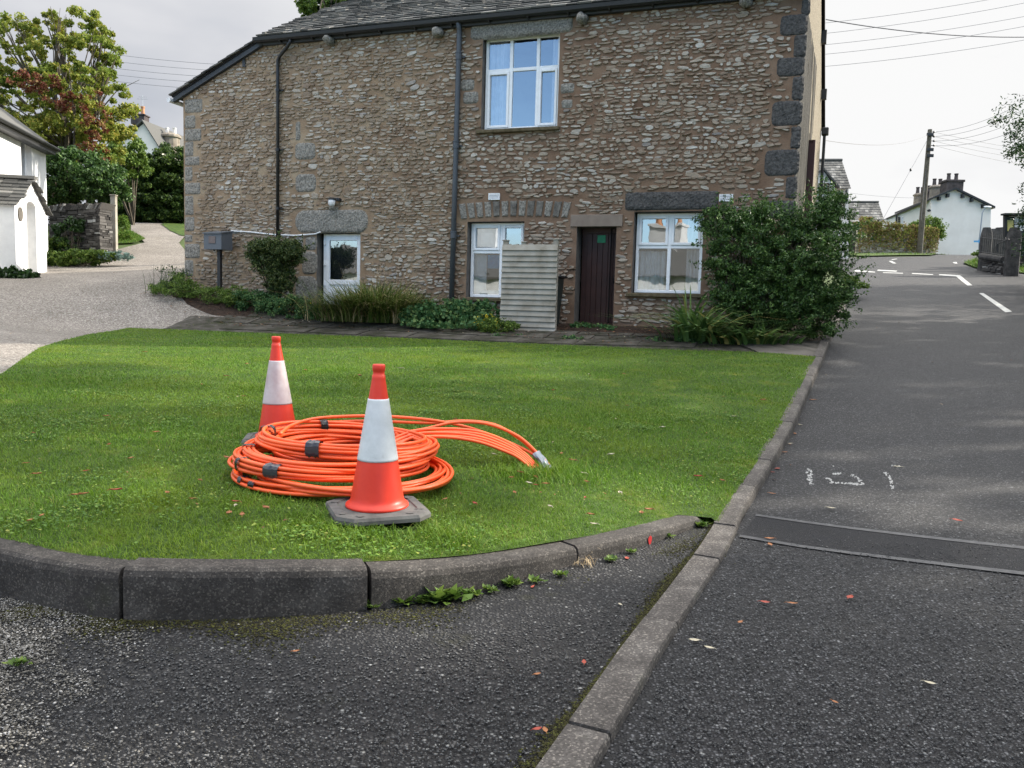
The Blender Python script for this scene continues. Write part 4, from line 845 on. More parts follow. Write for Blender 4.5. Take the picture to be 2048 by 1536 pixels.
m=hb(); drape(m,-1.16,-.95,4.95,6.75,.36,10,.02); m.build('curtain','curtain',w1)
reveal('w2',.20); w2,c2=window('w2',.17,[-2.10],2.46,{(0,1),(1,1)}); sill('w2',.1,.02)
m=hb(); m.add([(-2.76,.25,2.46),(-2.08,.25,2.46),(-2.08,.25,3.05),(-2.76,.25,3.05)],[(0,1,2,3)]); m.add([(-2.78,.30,1.5),(-2.46,.30,1.5),(-2.46,.30,2.46),(-2.78,.30,2.46)],[(0,1,2,3)]); m.add([(-2.78,.29,1.5),(-2.2,.29,1.5),(-2.1,.29,1.66),(-2.78,.29,1.66)],[(0,1,2,3)]); m.build('blind','curtain',w2)
m=hb(); m.add([(-2.58,.235,2.62),(-2.30,.24,2.62),(-2.30,.24,2.86),(-2.58,.235,2.86)],[(0,1,2,3)]); m.build('notice','white',w2)
m=hb(); m.add([(-2.42,.235,2.12),(-2.16,.235,2.12),(-2.16,.235,2.40),(-2.42,.235,2.40)],[(0,1,2,3)]); m.build('notice','blue',w2)
m=hb(); m.add([(-2.04,.235,2.05),(-1.92,.235,2.05),(-1.92,.235,2.36),(-2.04,.235,2.36)],[(0,1,2,3)]); m.build('notice','poster',w2)
reveal('w3',.24); w3,c3=window('w3',.20,[1.375],2.57,{(0,1),(1,1)}); sill('w3',.09,.1)
m=hb(); drape(m,.75,1.30,1.7,2.5,.36,24,.02); drape(m,1.70,2.0,1.7,3.2,.34,16,.03); m.build('curtain','curtain',w3)
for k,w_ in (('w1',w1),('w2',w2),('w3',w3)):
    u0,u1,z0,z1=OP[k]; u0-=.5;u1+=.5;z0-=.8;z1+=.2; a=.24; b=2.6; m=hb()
    m.add([(u0,a,z0),(u1,a,z0),(u1,b,z0),(u0,b,z0),(u0,a,z1),(u1,a,z1),(u1,b,z1),(u0,b,z1)],[(0,1,2,3),(4,7,6,5),(0,3,7,4),(1,5,6,2),(3,2,6,7)]); m.build('room',ROOM,w_)  # dark box added behind each window to keep stray sun out of view
# dark box behind the white door's pane, room dimness put into its colour
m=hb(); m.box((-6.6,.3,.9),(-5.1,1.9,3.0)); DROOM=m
# brown plank door
reveal('d1',.42)
m=hb(); m.box((-.40,.34,.97),(.36,.40,2.95)); m.box((-.40,.30,2.86),(.36,.36,2.95)); dr=m.build('door','doorbrown',house)
m=hb()
for i in range(6): a=-.30+i*.11; m.box((a+.003,.322,.99),(a+.106,.345,2.84),.004)
m.build('plank','doorbrown',dr)
u,z=fp(1203,478,.31); m=hb(); m.box((u-.085,.312,z-.075),(u+.085,.32,z+.075),.003); m.build('sign_plate','green',dr)
m=hb(); m.box((.27,.28,1.9),(.29,.33,1.93)); m.tube([(.28,.29,1.85),(.28,.27,1.9),(.28,.27,1.97),(.28,.29,2.02)],.008,6); m.build('handle','black',dr)
# step
m=hb(); m.box((-.85,-.52,.60),(.30,.25,.93),.02); m.build('door_step','concrete',house)
# white half glazed door
reveal('d2',.22)
u0,u1,z0,z1=-6.36,-5.345,1.02,2.85; m=hb(); fr_bars(m,u0,u1,z0,z1,.06,.16,.23); fr_bars(m,u0+.06,u1-.05,z0,z1-.05,.10,.145,.21); m.box((u0+.1,.15,1.72),(u1-.1,.205,1.83),.006); m.box((u0+.12,.175,1.1),(u1-.12,.20,1.76)); m.box((u0+.2,.16,1.2),(u1-.2,.18,1.66),.01)
d2=m.build('door','doorwhite',house)
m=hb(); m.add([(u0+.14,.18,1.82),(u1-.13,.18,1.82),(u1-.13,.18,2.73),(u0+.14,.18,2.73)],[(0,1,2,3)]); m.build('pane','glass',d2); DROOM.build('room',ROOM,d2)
for z in (2.66,2.2,1.75):
    m=hb(); m.box((u0+.025,.12,z-.05),(u0+.07,.15,z+.05),.004); m.tube([(u0+.05,.12,z-.06),(u0+.05,.12,z+.06)],.012,8); m.build('hinge','upvc',d2)
# wall vents
for x0,y0,x1,y1 in [(978,387,1000,400),(1439,389,1466,403)]:
    u0,z1=fp(x0,y0);u1,z0=fp(x1,y1); m=hb(); fr_bars(m,u0,u1,z0,z1,.016,-.035,.01,.003); n=4
    for i in range(n): z=z0+.03+(z1-z0-.055)*i/(n-1); m.prism([(u0+.012,-.035,z-.012),(u1-.012,-.035,z-.012),(u1-.012,-.012,z+.010),(u0+.012,-.012,z+.010)],[(u0+.012,-.030,z-.016),(u1-.012,-.030,z-.016),(u1-.012,-.007,z+.006),(u0+.012,-.007,z+.006)])
    v_=m.build('wall_vent','upvc',house); m=hb(); m.box((u0,-.004,z0),(u1,.0,z1)); m.build('vent_shade_plate','groove',v_)  # flat near-black plate: shade behind the louvres put into its colour
# bulkhead lamp over the white door
u,z=fp(664,405,-.12); m=hb(); m.lathe([(.0,-.085),(.05,-.08),(.072,-.04),(.078,.0),(.078,.055),(.0,.055)],(u,-.13,z),20); lamp=m.build('wall_lamp','white',house,True)
m=hb(); m.lathe([(0,.055),(.088,.055),(.088,.075),(.06,.10),(0,.10)],(u,-.13,z),20); m.box((u-.02,-.13,z+.07),(u+.15,-.1,z+.095)); m.box((u+.10,-.12,z+.03),(u+.18,-.01,z+.10),.01); m.build('lamp_bracket','black',lamp)
m=hb(); block_geo(m,u-.17,z-.17,u+.10,z-.06,.5,rg,.05); m.build('ledge_stone','granite',house)
m=hb(); P=[]
for x,y in [(462,462),(500,464),(545,469),(590,471),(630,468),(641,464)]: u,z=fp(x,y,-.03); P.append((u,-.03,z))
m.tube(P,.016,8); m.build('conduit','white',house)
# side wall window, pipe, brackets
m=MB(sf); m.box((3.3,-.10,3.2),(4.2,.05,3.27)); m.box((3.35,-.14,3.35),(3.42,.02,5.15)); m.box((4.1,-.10,3.35),(4.17,.02,5.15)); m.box((3.35,-.10,5.08),(4.17,.02,5.15)); sw=m.build('window','brownframe',house)
m=MB(sf); m.add([(3.42,-.04,3.35),(4.1,-.04,3.35),(4.1,-.04,5.08),(3.42,-.04,5.08)],[(0,1,2,3)]); m.build('pane','glass',sw)
m=MB(sf); m.box((3.0,-.2,3.02),(3.5,-.01,3.12)); m.build('sill','brownframe',sw)
m=MB(sf); m.tube([(sl-.15,-.1,1.5),(sl-.15,-.1,6.2)],.04,10); m.box((sl-.25,-.2,6.2),(sl-.05,-.02,6.4),.02); sp_=m.build('drain_pipe','pipeblack',house)
m=MB(sf); m.box((6.9,-.14,6.9),(7.05,-.01,7.15)); m.build('cable_bracket','black',house); m=MB(sf); m.box((5.6,-.12,7.9),(5.75,-.01,8.2)); m.build('cable_bracket','black',house)
m=MB(sf); m.prism([(-.1,-.06,7.15),(pk,-.06,9.3),(pk,.1,9.3),(-.1,.1,7.15)],[(-.1,-.06,7.05),(pk,-.06,9.2),(pk,.1,9.2),(-.1,.1,7.05)]); m.prism([(pk,-.06,9.3),(sl+.2,-.06,6.75),(sl+.2,.1,6.75),(pk,.1,9.3)],[(pk,-.06,9.2),(sl+.2,-.06,6.62),(sl+.2,.1,6.62),(pk,.1,9.2)]); m.build('verge_slates','slate',house)
# ================================================================ meter box on post
u,z=fp(437,482,-.42); p=hf((u,-.42,0)); mbx=thing('meter_box','grey metal cabinet on a dark post at the left end of the stone house','meter box',(p[0],p[1],tz(p[0],p[1])),HA)
zt=fp(437,466,-.42)[1]; zb=fp(437,500,-.42)[1]
m=hb(); m.prism([(u-.24,-.62,zt-.03),(u+.24,-.62,zt-.03),(u+.24,-.24,zt+.04),(u-.24,-.24,zt+.04)],[(u-.24,-.62,zb),(u+.24,-.62,zb),(u+.24,-.24,zb),(u-.24,-.24,zb)]); m.build('cabinet','metalbox',mbx)
m=hb(); m.prism([(u-.26,-.65,zt-.01),(u+.26,-.65,zt-.01),(u+.26,-.22,zt+.065),(u-.26,-.22,zt+.065)],[(u-.26,-.65,zt-.035),(u+.26,-.65,zt-.035),(u+.26,-.22,zt+.04),(u-.26,-.22,zt+.04)]); m.build('lid','metalbox',mbx)
m=hb(); m.box((u-.10,-.632,zt-.25),(u+.08,-.622,zt-.09),.002); m.build('label_plate','rust',mbx)
m=hb(); m.box((u-.01,-.46,.9),(u+.07,-.38,zb)); m.tube([(u-.06,-.5,zb-.03),(u-.06,-.5,zb+.01)],.02,8); m.build('post','black',mbx)
# ================================================================ slatted screen by the door
V_=-1.12
(ua_,zt_),(ub_,_z)=fp(1005,489,V_),fp(1116,491,V_); _,zb_=fp(1058,664,V_)
p=hf(((ua_+ub_)/2,V_,0)); scr=thing('slatted_screen','weathered grey screen of horizontal boards standing left of the brown door','screen',(p[0],p[1],tz(p[0],p[1])),HA)
n=16; rg=random.Random(5); H=(zt_-zb_)/n
for i in range(n):
    z=zt_-H*(i+1); j=rg.uniform(-.006,.006); m=hb(); h_=H*1.18 if i else H
    m.prism([(ua_+j,V_-.004,z+h_),(ub_+j,V_-.004,z+h_),(ub_+j,V_-.040,z-.004),(ua_+j,V_-.040,z-.004)],[(ua_+j,V_+.010,z+h_),(ub_+j,V_+.010,z+h_),(ub_+j,V_-.002,z-.004),(ua_+j,V_-.002,z-.004)])
    m.build('board','timber',scr)
for u,dz,v in [(ua_+.05,.07,.05),(ua_+.42,.04,.05),(ub_-.05,.09,.05)]:
    m=hb(); m.box((u-.045,V_+v-.03,zb_-.05),(u+.045,V_+v+.05,zt_+dz)); m.box((u-.06,V_+v-.045,zt_+dz),(u+.06,V_+v+.065,zt_+dz+.02),.004); m.build('post','timber',scr)
for i in range(0):
    z=zt_-H*(i+1); m=hb(); m.prism([(ub_+.008,V_+.03,z+H*1.15),(ub_+.008,V_+.88,z+H*1.15),(ub_+.026,V_+.88,z),(ub_+.026,V_+.03,z)],[(ub_-.008,V_+.03,z+H*1.15),(ub_-.008,V_+.88,z+H*1.15),(ub_+.008,V_+.88,z),(ub_+.008,V_+.03,z)]); m.build('side_board','timber',scr)
# dark bin peeping out behind the screen
p=hf((ub_-.22,-.5,0)); bn=thing('wheelie_bin','dark bin hidden behind the slatted screen beside the brown door','bin',(p[0],p[1],tz(p[0],p[1])),HA)
m=hb(); z0=tz(p[0],p[1]); m.prism([(ub_-.62,-.85,z0+.95),(ub_-.10,-.85,z0+.95),(ub_-.10,-.25,z0+.95),(ub_-.62,-.25,z0+.95)],[(ub_-.56,-.78,z0+.05),(ub_-.16,-.78,z0+.05),(ub_-.16,-.31,z0+.05),(ub_-.56,-.31,z0+.05)]); m.build('body','boardgreen',bn)
m=hb(); m.box((ub_-.64,-.88,z0+.955),(ub_-.08,-.2,z0+1.0),.015); m.tube([(ub_-.08,-.8,z0+.98),(ub_+.0,-.8,z0+.98),(ub_+.0,-.4,z0+.98),(ub_-.08,-.4,z0+.98)],.018,8); m.build('lid','black',bn)
# ================================================================ CONES
def cone(cx,cy,zb,rot,label,sleeve,lean=(0,0),h=.745):
    t=thing('traffic_cone',label,'traffic cone',(cx,cy,zb),rot,'traffic cones round the cable coils')
    f=frame((cx,cy,zb),rot); m=MB(f); a=.235; c=.075; oc=[(a,-a+c),(a,a-c),(a-c,a),(-a+c,a),(-a,a-c),(-a,-a+c),(-a+c,-a),(a-c,-a)]
    def ring(s,z): return [(x*s,y*s,z) for x,y in oc]
    rings=[ring(1.0,.0),ring(1.0,.018),ring(.965,.032),ring(.78,.036),ring(.76,.030),ring(.6,.034)]
    vs=sum(rings,[]); fs=[(i*8+j,i*8+(j+1)%8,(i+1)*8+(j+1)%8,(i+1)*8+j) for i in range(5) for j in range(8)]+[tuple(range(40,48)),tuple(range(7,-1,-1))]
    m.add(vs,fs)
    for s1,s2 in ((1,1),(1,-1),(-1,1),(-1,-1)):
        for o in (0,1):
            x,y=(s1*.19,s2*.12) if o else (s1*.12,s2*.19); m.add([(x+.02*math.cos(q),y+.02*math.sin(q),.0375) for q in np.linspace(0,6.28,9)[:-1]],[tuple(range(8))])
    m.build('base','rubber',t)
    pr=[(.150,.030),(.158,.038),(.156,.048),(.140,.056),(.132,.075)]
    rr=lambda z:.132+(z-.075)*(.036-.132)/(.655-.075)
    body=pr+[(rr(z),z) for z in np.linspace(.09,.655,16)]+[(.033,.675),(.0325,.69),(.0285,.693),(.0285,.710),(.0315,.715),(.0315,h-.006),(.028,h),(.0,h)]
    m=MB(f); m.lathe(body,(0,0,0),40,lean=lean); m.build('cone_body','conered',t,True)
    z0,z1=sleeve[:2]; m=MB(f); m.lathe([(rr(z0)-.001,z0),(rr(z0)+.0025,z0+.001)]+[(rr(z)+.0025,z) for z in np.linspace(z0+.01,z1-.01,8)]+[(rr(z1)+.0025,z1),(rr(z1)-.001,z1)],(0,0,0),40,lean=lean); m.build('reflective_sleeve',sleeve[2],t,True)
    return t
cone(-.66,3.93,lz(-.66,3.93)+.012,.38,'nearer orange and white traffic cone with clean white sleeve, in front of the cables',(.27,.575,'sleeve'))
cone(-1.655,5.62,lz(-1.655,5.62)+.01,.2,'farther orange cone with grubby pinkish sleeve, standing behind the left end of the cables',(.27,.575,'sleevedirty'),(-.02,.01))
# ================================================================ COILED DUCT
gz0=.255
dt_=thing('cable_coil','loose pile of coiled orange ducting bound with black tape, beside the cones on the lawn','cable coil',(-1.02,4.75,gz0))
rd_=.0108
def ringpts(c,rx,ry,zc,tx,ty,ph,n=90,wob=.012,seed=0,turn=1.0,a0=0):
    rg=random.Random(seed); p=[rg.uniform(0,6.28) for _ in range(4)]; o=[]
    for i in range(n+1):
        a=a0+2*math.pi*turn*i/n; k=1+wob*math.sin(2*a+p[0])+wob*.7*math.sin(3*a+p[1]); x=rx*k*math.cos(a); y=ry*k*math.sin(a)
        o.append((c[0]+x,c[1]+y,zc+tx*x+ty*y+.006*math.sin(2*a+p[2])+.012*math.sin(a*1.0+p[3])*0))
    return o
coils=[ # cx,cy,rx,ry,zbase,tiltx,tilty,list of (dr,dz)
 (-1.0,4.70,.595,.60,gz0+.012,.0,.0,[(0,0),(-.023,.002),(.020,.004),(-.01,.022),(.012,.024)]),
 (-.90,4.62,.535,.55,gz0+.028,-.04,.02,[(0,0),(.022,.006),(-.02,.004),(.006,.024),(.03,.028)]),
 (-1.07,4.74,.53,.56,gz0+.062,-.035,-.02,[(0,0),(-.022,.003),(.021,-.004),(.042,.002),(-.012,.022),(.012,.02),(-.003,.042),(.03,.022),(.02,.046)]),
 (-1.03,4.74,.525,.55,gz0+.118,-.04,-.02,[(0,0),(-.022,.003),(.02,0),(-.01,.022),(.012,.024),(-.034,.02)]),
 (-.94,4.83,.46,.47,gz0+.105,.02,.0,[(0,0),(-.022,.0),(.02,.002),(-.012,.021),(.01,.022),(.03,.03),(0,.044),(.024,.05)]),
 (-1.0,4.80,.475,.49,gz0+.158,-.05,-.03,[(0,0),(-.021,.004),(.021,0),(.042,.004),(-.010,.022),(.012,.022),(.034,.026),(0,.043),(.022,.044),(.011,.064)]),
]
for ci,(cx,cy,rx,ry,zb,tx,ty,ss) in enumerate(coils):
    for k,(dr,dz) in enumerate(ss):
        P=ringpts((cx+random.uniform(-.006,.006),cy+random.uniform(-.006,.006)),rx+dr,ry+dr,zb+dz,tx,ty,0,96,.012,ci*10+ (k//3),1)
        m=MB(); m.tube(P[:-1]+[P[0]],rd_,8,False); m.build('duct_loop','duct',dt_,True)
def spl(P,n=14): return [tuple(q) for q in catmull(P,n)]
endp=at_z(1083,915,.25); 
leads=[]
def dp(px,py,y): return tuple(at_y(px,py,y))
leads.append([dp(560,868,4.75),dp(585,850,5.0),dp(640,836,5.25),dp(750,832,5.4),dp(860,840,5.45),dp(940,856,5.4),dp(1010,882,5.32),dp(1060,905,5.25),dp(1092,930,5.2)])
leads.append([dp(640,845,5.25),dp(740,842,5.4),dp(860,846,5.45),dp(930,842,5.45),dp(990,850,5.4),dp(1040,878,5.3),dp(1070,905,5.25),dp(1094,930,5.2)])
leads.append([dp(790,868,5.2),dp(850,858,5.3),dp(910,845,5.35),dp(975,848,5.35),dp(1035,872,5.28),dp(1074,906,5.23),dp(1098,930,5.2)])
for k in range(5):
    o=k*7; leads.append([dp(770+o,885+k,5.1-.02*k),dp(830,862+k*3.2+(k%2)*4,5.17-.02*k),dp(900,858+k*4.2+(k%2)*2,5.2-.02*k),dp(960,864+k*5.2,5.22-.02*k),dp(1010,882+k*5.2,5.22-.02*k),dp(1046-k*2.5,905+k*2.6,5.2-.015*k),dp(1078-k*4,935+k*.6,5.18-.01*k)])
for L in leads:
    m=MB(); m.tube(spl(L,10),rd_,8); m.build('duct_tail','duct',dt_,True)
def tape(ci,ang,wid,mat='tape'):
    cx,cy,rx,ry,zb,tx,ty,ss=coils[ci]; n=7; rmin=min(a for a,b in ss)-.014; rmax=max(a for a,b in ss)+.014; zmin=min(b for a,b in ss)-.014; zmax=max(b for a,b in ss)+.014
    sec=[]; 
    for k in range(16):
        t=2*math.pi*k/16; q=(abs(math.cos(t))**3.2+abs(math.sin(t))**3.2)**(-1/3.2); sec.append(((rmin+rmax)/2+q*math.cos(t)*(rmax-rmin)/2,(zmin+zmax)/2+q*math.sin(t)*(zmax-zmin)/2))
    ph=random.Random(ci*10+0); p=[ph.uniform(0,6.28) for _ in range(4)]; vs=[]
    for i in range(n):
        a=ang+wid*(i/(n-1)-.5)/rx; k_=1+.012*math.sin(2*a+p[0])+.0084*math.sin(3*a+p[1])
        for r,z in sec:
            x=(rx+r)*k_*math.cos(a);y=(ry+r)*k_*math.sin(a); j=random.uniform(-.004,.004); vs.append((cx+x,cy+y,zb+z+tx*x+ty*y+.006*math.sin(2*a+p[2])+j))
    m=MB(); m.add(vs,[(i*16+j,i*16+(j+1)%16,(i+1)*16+(j+1)%16,(i+1)*16+j) for i in range(n-1) for j in range(16)]); m.build('tape_band',mat,dt_)
for a in [(5,R(262),.07,'greytape'),(5,R(178),.05,'tape'),(5,R(120),.05,'tape'),(5,R(80),.06,'tape'),(2,R(250),.085,'greytape'),(2,R(150),.06,'tape'),(2,R(222),.03,'tape'),(0,R(232),.05,'tape'),(0,R(220),.04,'greytape'),(4,R(205),.06,'tape'),(4,R(95),.06,'tape'),(3,R(200),.04,'tape'),(2,R(60),.05,'tape')]: tape(*a)
# silver tape sleeve where the ducts go into the ground
m=MB(); a=np.array(dp(1072,906,5.24)); b=np.array(dp(1100,940,5.18)); ax=(b-a)/np.linalg.norm(b-a); rg=random.Random(2)
vs=[];n=14
for i in range(7):
    c=a+(b-a)*i/6; u=np.cross(ax,[0,0,1]);u/=np.linalg.norm(u);w=np.cross(ax,u)
    for k in range(n): t=2*math.pi*k/n; r=.030*rg.uniform(.82,1.18)*(1-.04*i); vs.append(c+r*(1.3*math.cos(t)*u+.8*math.sin(t)*w))
m.add(vs,[(i*n+j,i*n+(j+1)%n,(i+1)*n+(j+1)%n,(i+1)*n+j) for i in range(6) for j in range(n)]+[tuple(range(6*n,7*n))]); m.build('tape_sleeve','foil',dt_)
# ================================================================ FALLEN LEAVES
def leafmesh(c,r,mat,seed,label,grp,curl=.22):
    rg=random.Random(seed); a=rg.uniform(0,6.28); n=9; vs=[];L=r;Wd=r*rg.uniform(.4,.62)
    for i in range(n):
        t=i/(n-1); w=Wd*math.sin(math.pi*min(1,t*.97+.03))**.8*(1-.15*t); x=(t-.5)*2*L; z=.004+curl*L*(t-.5)**2*rg.uniform(.8,1.2)
        for s,zz in ((-1,curl*Wd*.9),(-.5,curl*Wd*.2),(0,0),(.5,curl*Wd*.25),(1,curl*Wd*rg.uniform(.6,1.1))): vs.append((x,s*w*(1+rg.uniform(-.1,.1)),z+zz))
    fs=[(i*5+j,i*5+j+1,(i+1)*5+j+1,(i+1)*5+j) for i in range(n-1) for j in range(4)]
    ca,sa=math.cos(a),math.sin(a); V=[(c[0]+x*ca-y*sa,c[1]+x*sa+y*ca,c[2]+z) for x,y,z in vs]
    k=len(V); m=MB(); m.add(V,fs); m.tube([(c[0]-L*ca,c[1]-L*sa,c[2]+.008),(c[0]-1.5*L*ca,c[1]-1.5*L*sa,c[2]+.004)],.001,4)
    o=m.build('fallen_leaf',mat,None,True,tuple(c)); return tag(o,label,'leaf',grp)
rl=[(1915,1042,.035,'redleaf'),(1700,1196,.026,'redleaf'),(1530,1206,.022,'redleaf'),(1168,1326,.017,'redleaf')]
for i,(x,y,r,mt) in enumerate(rl):
    leafmesh(at_z(x,y,.003),r,mt,i,['red leaf on the road right of the trench patch','red leaf on the road below the trench patch','small red leaf near the flat kerb on the road','red leaf on the dark tarmac left of the flat kerb'][i],'leaves on the road')
for i,(x,y,r,mt) in enumerate([(1538,1078,.028,'brownleaf'),(1540,1090,.026,'brownleaf'),(1585,1208,.024,'brownleaf'),(1480,1246,.016,'brownleaf'),(1545,988,.025,'brownleaf'),(1555,938,.028,'redleaf'),(1545,945,.02,'redleaf'),(1570,905,.028,'brownleaf'),(1580,888,.03,'paleleaf'),(1590,868,.03,'brownleaf'),(1600,850,.03,'paleleaf'),(1625,800,.04,'brownleaf'),(1663,1017,.03,'paleleaf'),(1795,934,.035,'paleleaf'),(1388,1282,.022,'paleleaf'),(1418,1297,.02,'paleleaf'),(592,1304,.014,'brownleaf'),(1075,1350,.014,'brownleaf'),(1254,1118,.02,'redleaf'),(1065,1175,.018,'redleaf'),(1860,1368,.02,'paleleaf'),(1240,1210,.012,'paleleaf'),(1075,1460,.016,'redleaf'),(1090,1462,.016,'brownleaf'),(1670,1406,.012,'brownleaf')]):
    leafmesh(at_z(x,y,.004) if y>960 else hit(x,y,.004),r,mt,50+i,{'brownleaf':'curled brown leaf lying on the tarmac','paleleaf':'pale dry leaf lying on the tarmac','redleaf':'small red leaf on the tarmac close to a kerb'}[mt],'leaves on the tarmac, '+mt[:-4])
rgl=random.Random(77); LL=[(232,992,.03,'redleaf'),(168,1000,.024,'brownleaf'),(458,1040,.026,'brownleaf'),(1222,918,.03,'paleleaf'),(1166,956,.026,'paleleaf'),(1145,930,.03,'brownleaf'),(1092,978,.024,'brownleaf'),(1395,962,.03,'redleaf'),(1240,996,.026,'paleleaf'),(800,742,.04,'paleleaf'),(1040,955,.026,'redleaf'),(1525,806,.04,'brownleaf'),(400,972,.018,'brownleaf'),(614,1057,.02,'brownleaf'),(890,1010,.02,'brownleaf'),(385,1010,.018,'brownleaf'),(1325,862,.03,'paleleaf'),(720,757,.04,'brownleaf')]
for _ in range(60):
    LL.append((rgl.uniform(40,1560),rgl.uniform(700,1060),rgl.uniform(.016,.03),rgl.choice(['brownleaf']*3+['redleaf','paleleaf'])))
i=0
for x,y,r,mt in LL:
    p=hit(x,y,0,Lz); 
    if not in_lawn(p[0],p[1]) or any(abs(p[0]-c[0])<.3 and abs(p[1]-c[1])<.3 for c in CONES) : continue
    if (p[0]+1)**2+(p[1]-4.75)**2<.6: continue
    leafmesh((p[0],p[1],p[2]+.028),r,mt,200+i,{'brownleaf':'curled brown leaf lying in the lawn grass','paleleaf':'pale dry leaf lying in the lawn grass','redleaf':'reddish leaf lying in the lawn grass'}[mt],'leaves on the lawn, '+mt[:-4],.5); i+=1
def litter(name,n,poly_px,size,seed,label,zoff=.012,surf=None,mat='litter',clump=None):
    rg=np.random.default_rng(seed); P=np.array([hit(*q,0,surf)[:2] if len(q)==2 and q[1]>60 else q for q in poly_px]); x=rg.uniform(P[:,0].min(),P[:,0].max(),n); y=rg.uniform(P[:,1].min(),P[:,1].max(),n); k=inside([tuple(p) for p in P],x,y); x,y=x[k],y[k]
    c=np.c_[x,y,(surf or Tz)(x,y)+zoff]; a=rg.uniform(0,6.28,len(x)); u=np.c_[np.cos(a),np.sin(a),rg.uniform(-.25,.25,len(x))]*size*rg.uniform(.5,1.3,len(x))[:,None]; v=np.c_[-np.sin(a),np.cos(a),rg.uniform(-.25,.25,len(x))]*size*.5
    V,Fc=quads(c,u,v); return tag(obj(name,V,Fc,mat),label,'leaf litter',kind='stuff')
litter('leaf_litter',5200,[(270,590),(300,600),(480,655),(1000,672),(1200,690),(1400,690),(1560,690),(1600,640),(1420,640),(1240,655),(900,655),(640,640),(420,600),(300,575)],.03,3,'brown fallen leaf litter over the flower bed and path edge',.03)
litter('leaf_litter',700,[(60,1040),(500,1080),(1300,1020),(1560,820),(1600,730),(300,670),(40,760)],.011,4,'small scattered leaf fragments in the lawn',.026,Lz)
litter('leaf_litter',420,[(1500,1000),(1560,1000),(1600,890),(1640,800),(1675,720),(1715,610),(1700,600),(1655,700),(1615,790),(1580,860),(1540,930)],.022,5,'small dry leaves gathered along the road kerb',.008)
litter('leaf_litter',120,[(1700,600),(1720,640),(1700,900),(2040,900),(2040,560),(1720,545)],.03,6,'small pale leaves scattered on the far road',.01)
litter('leaf_litter',260,[(20,700),(20,580),(300,520),(360,600),(260,650)],.025,8,'small dark leaves scattered on the gravel drive',.01)
# low clover and moss leaves between the grass blades
rg=np.random.default_rng(21); cs=[]
for _ in range(150):
    cx=rg.uniform(-4,2.6); cy=rg.uniform(3.2,9.5); n=int(rg.uniform(60,240)); r=rg.uniform(.06,.28); x=cx+rg.normal(0,r,n); y=cy+rg.normal(0,r*.8,n); k=in_lawn(x,y); x,y=x[k],y[k]; cs.append(np.c_[x,y,Lz(x,y)+rg.uniform(.014,.030,len(x))])
c=np.concatenate(cs); n=len(c); a=rg.uniform(0,6.28,n); s=rg.uniform(.005,.011,n)[:,None]; V,Fc=quads(c,np.c_[np.cos(a),np.sin(a),rg.uniform(-.3,.3,n)]*s,np.c_[-np.sin(a),np.cos(a),rg.uniform(-.3,.3,n)]*s*.8)
tag(obj('clover',V,Fc,island('clover_leaves',[(0,(.05,.12,.015)),(.6,(.10,.2,.025)),(.9,(.17,.25,.035)),(1,(.26,.27,.05))],.6,.25,.3)),'low clover leaves in the lawn','clover',kind='stuff')
# grass and moss creeping over the old path
PV=[(-7.0,16.6),(-3.3,15.1),(1.4,13.5),(3.8,12.7),(3.6,13.3),(2.4,14.3),(1.1,14.85),(-1.1,15.5),(-3.5,16.15),(-5.6,16.8)]
x=rg.uniform(-7,4,60000); y=rg.uniform(12.5,17,60000); d=np.sin(x*3.1+np.sin(y*2.7)*2)*np.sin(y*7.3+x*2.2+np.sin(x*5))+rg.normal(0,.35,60000); k=inside(PV,x,y)&(d>.62); x,y=x[k],y[k]
V,Fc=blades(np.c_[x,y,Tz(x,y)+.02],.022*rg.uniform(.4,1.6,len(x)),np.full(len(x),.012),rg.uniform(.4,1.6,len(x)),1,rg); tag(obj('path_moss',V,Fc,island('path_moss_tufts',[(0,(.03,.045,.008)),(.6,(.07,.10,.015)),(1,(.16,.17,.05))],.9,.1)),'moss and grass creeping between the flagstones','moss',kind='stuff')
# ================================================================ small weeds at the kerb
def rosette(px,py,r,n,seed,label,name='weed',mat='leafmid'):
    p=at_z(px,py+5,.0); r*=1.25; rg=np.random.default_rng(seed); n=int(n*1.9); a=rg.uniform(0,6.28,n); L=r*rg.uniform(.5,1,n); el=rg.uniform(.1,.9,n); st=rg.normal(0,r*.35,(n,2))
    u=np.c_[np.cos(a)*np.cos(el),np.sin(a)*np.cos(el),np.sin(el)]*L[:,None]*.5; v=np.c_[-np.sin(a),np.cos(a),rg.uniform(-.2,.2,n)]*(L*.3)[:,None]
    c=np.c_[p[0]+st[:,0],p[1]+st[:,1]*.6,np.full(n,p[2]+.012)]+u; V,Fc=quads(c,u,v); o=obj(name,V,Fc,mat,None,False,tuple(p)); return tag(o,label,'weed','weeds at the foot of the curved kerb')
for i,(x,y,r,n,l) in enumerate([(746,1215,.035,14,'small green weed growing at the narrow black kerb joint'),(796,1206,.05,34,'leafy weed rosette just right of the narrow kerb joint'),(880,1198,.075,60,'broad weed patch at the kerb foot, widest of the row'),(940,1190,.04,24,'small weed right of the broad patch'),(1020,1168,.045,34,'leafy weed at the kerb foot below the right kerb stone'),(1068,1163,.03,20,'small weed next to the second kerb joint'),(1222,1120,.03,26,'small weed under the red paint mark'),(1262,1104,.025,18,'tiny weed below the lowest kerb stone'),(1336,1072,.03,20,'broad leaved weed against the lowest kerb stone'),(1400,1050,.04,30,'weed growing in the gap at the end of the curved kerb'),(840,1203,.035,24,'small weed left of the broad patch'),(980,1181,.03,20,'small weed between the broad patch and the second kerb joint'),(1120,1150,.03,20,'small weed just under the second kerb joint'),(40,1330,.03,16,'small weed in the pale gravel at lower left')]):
    rosette(x,y,r,n,30+i,l)
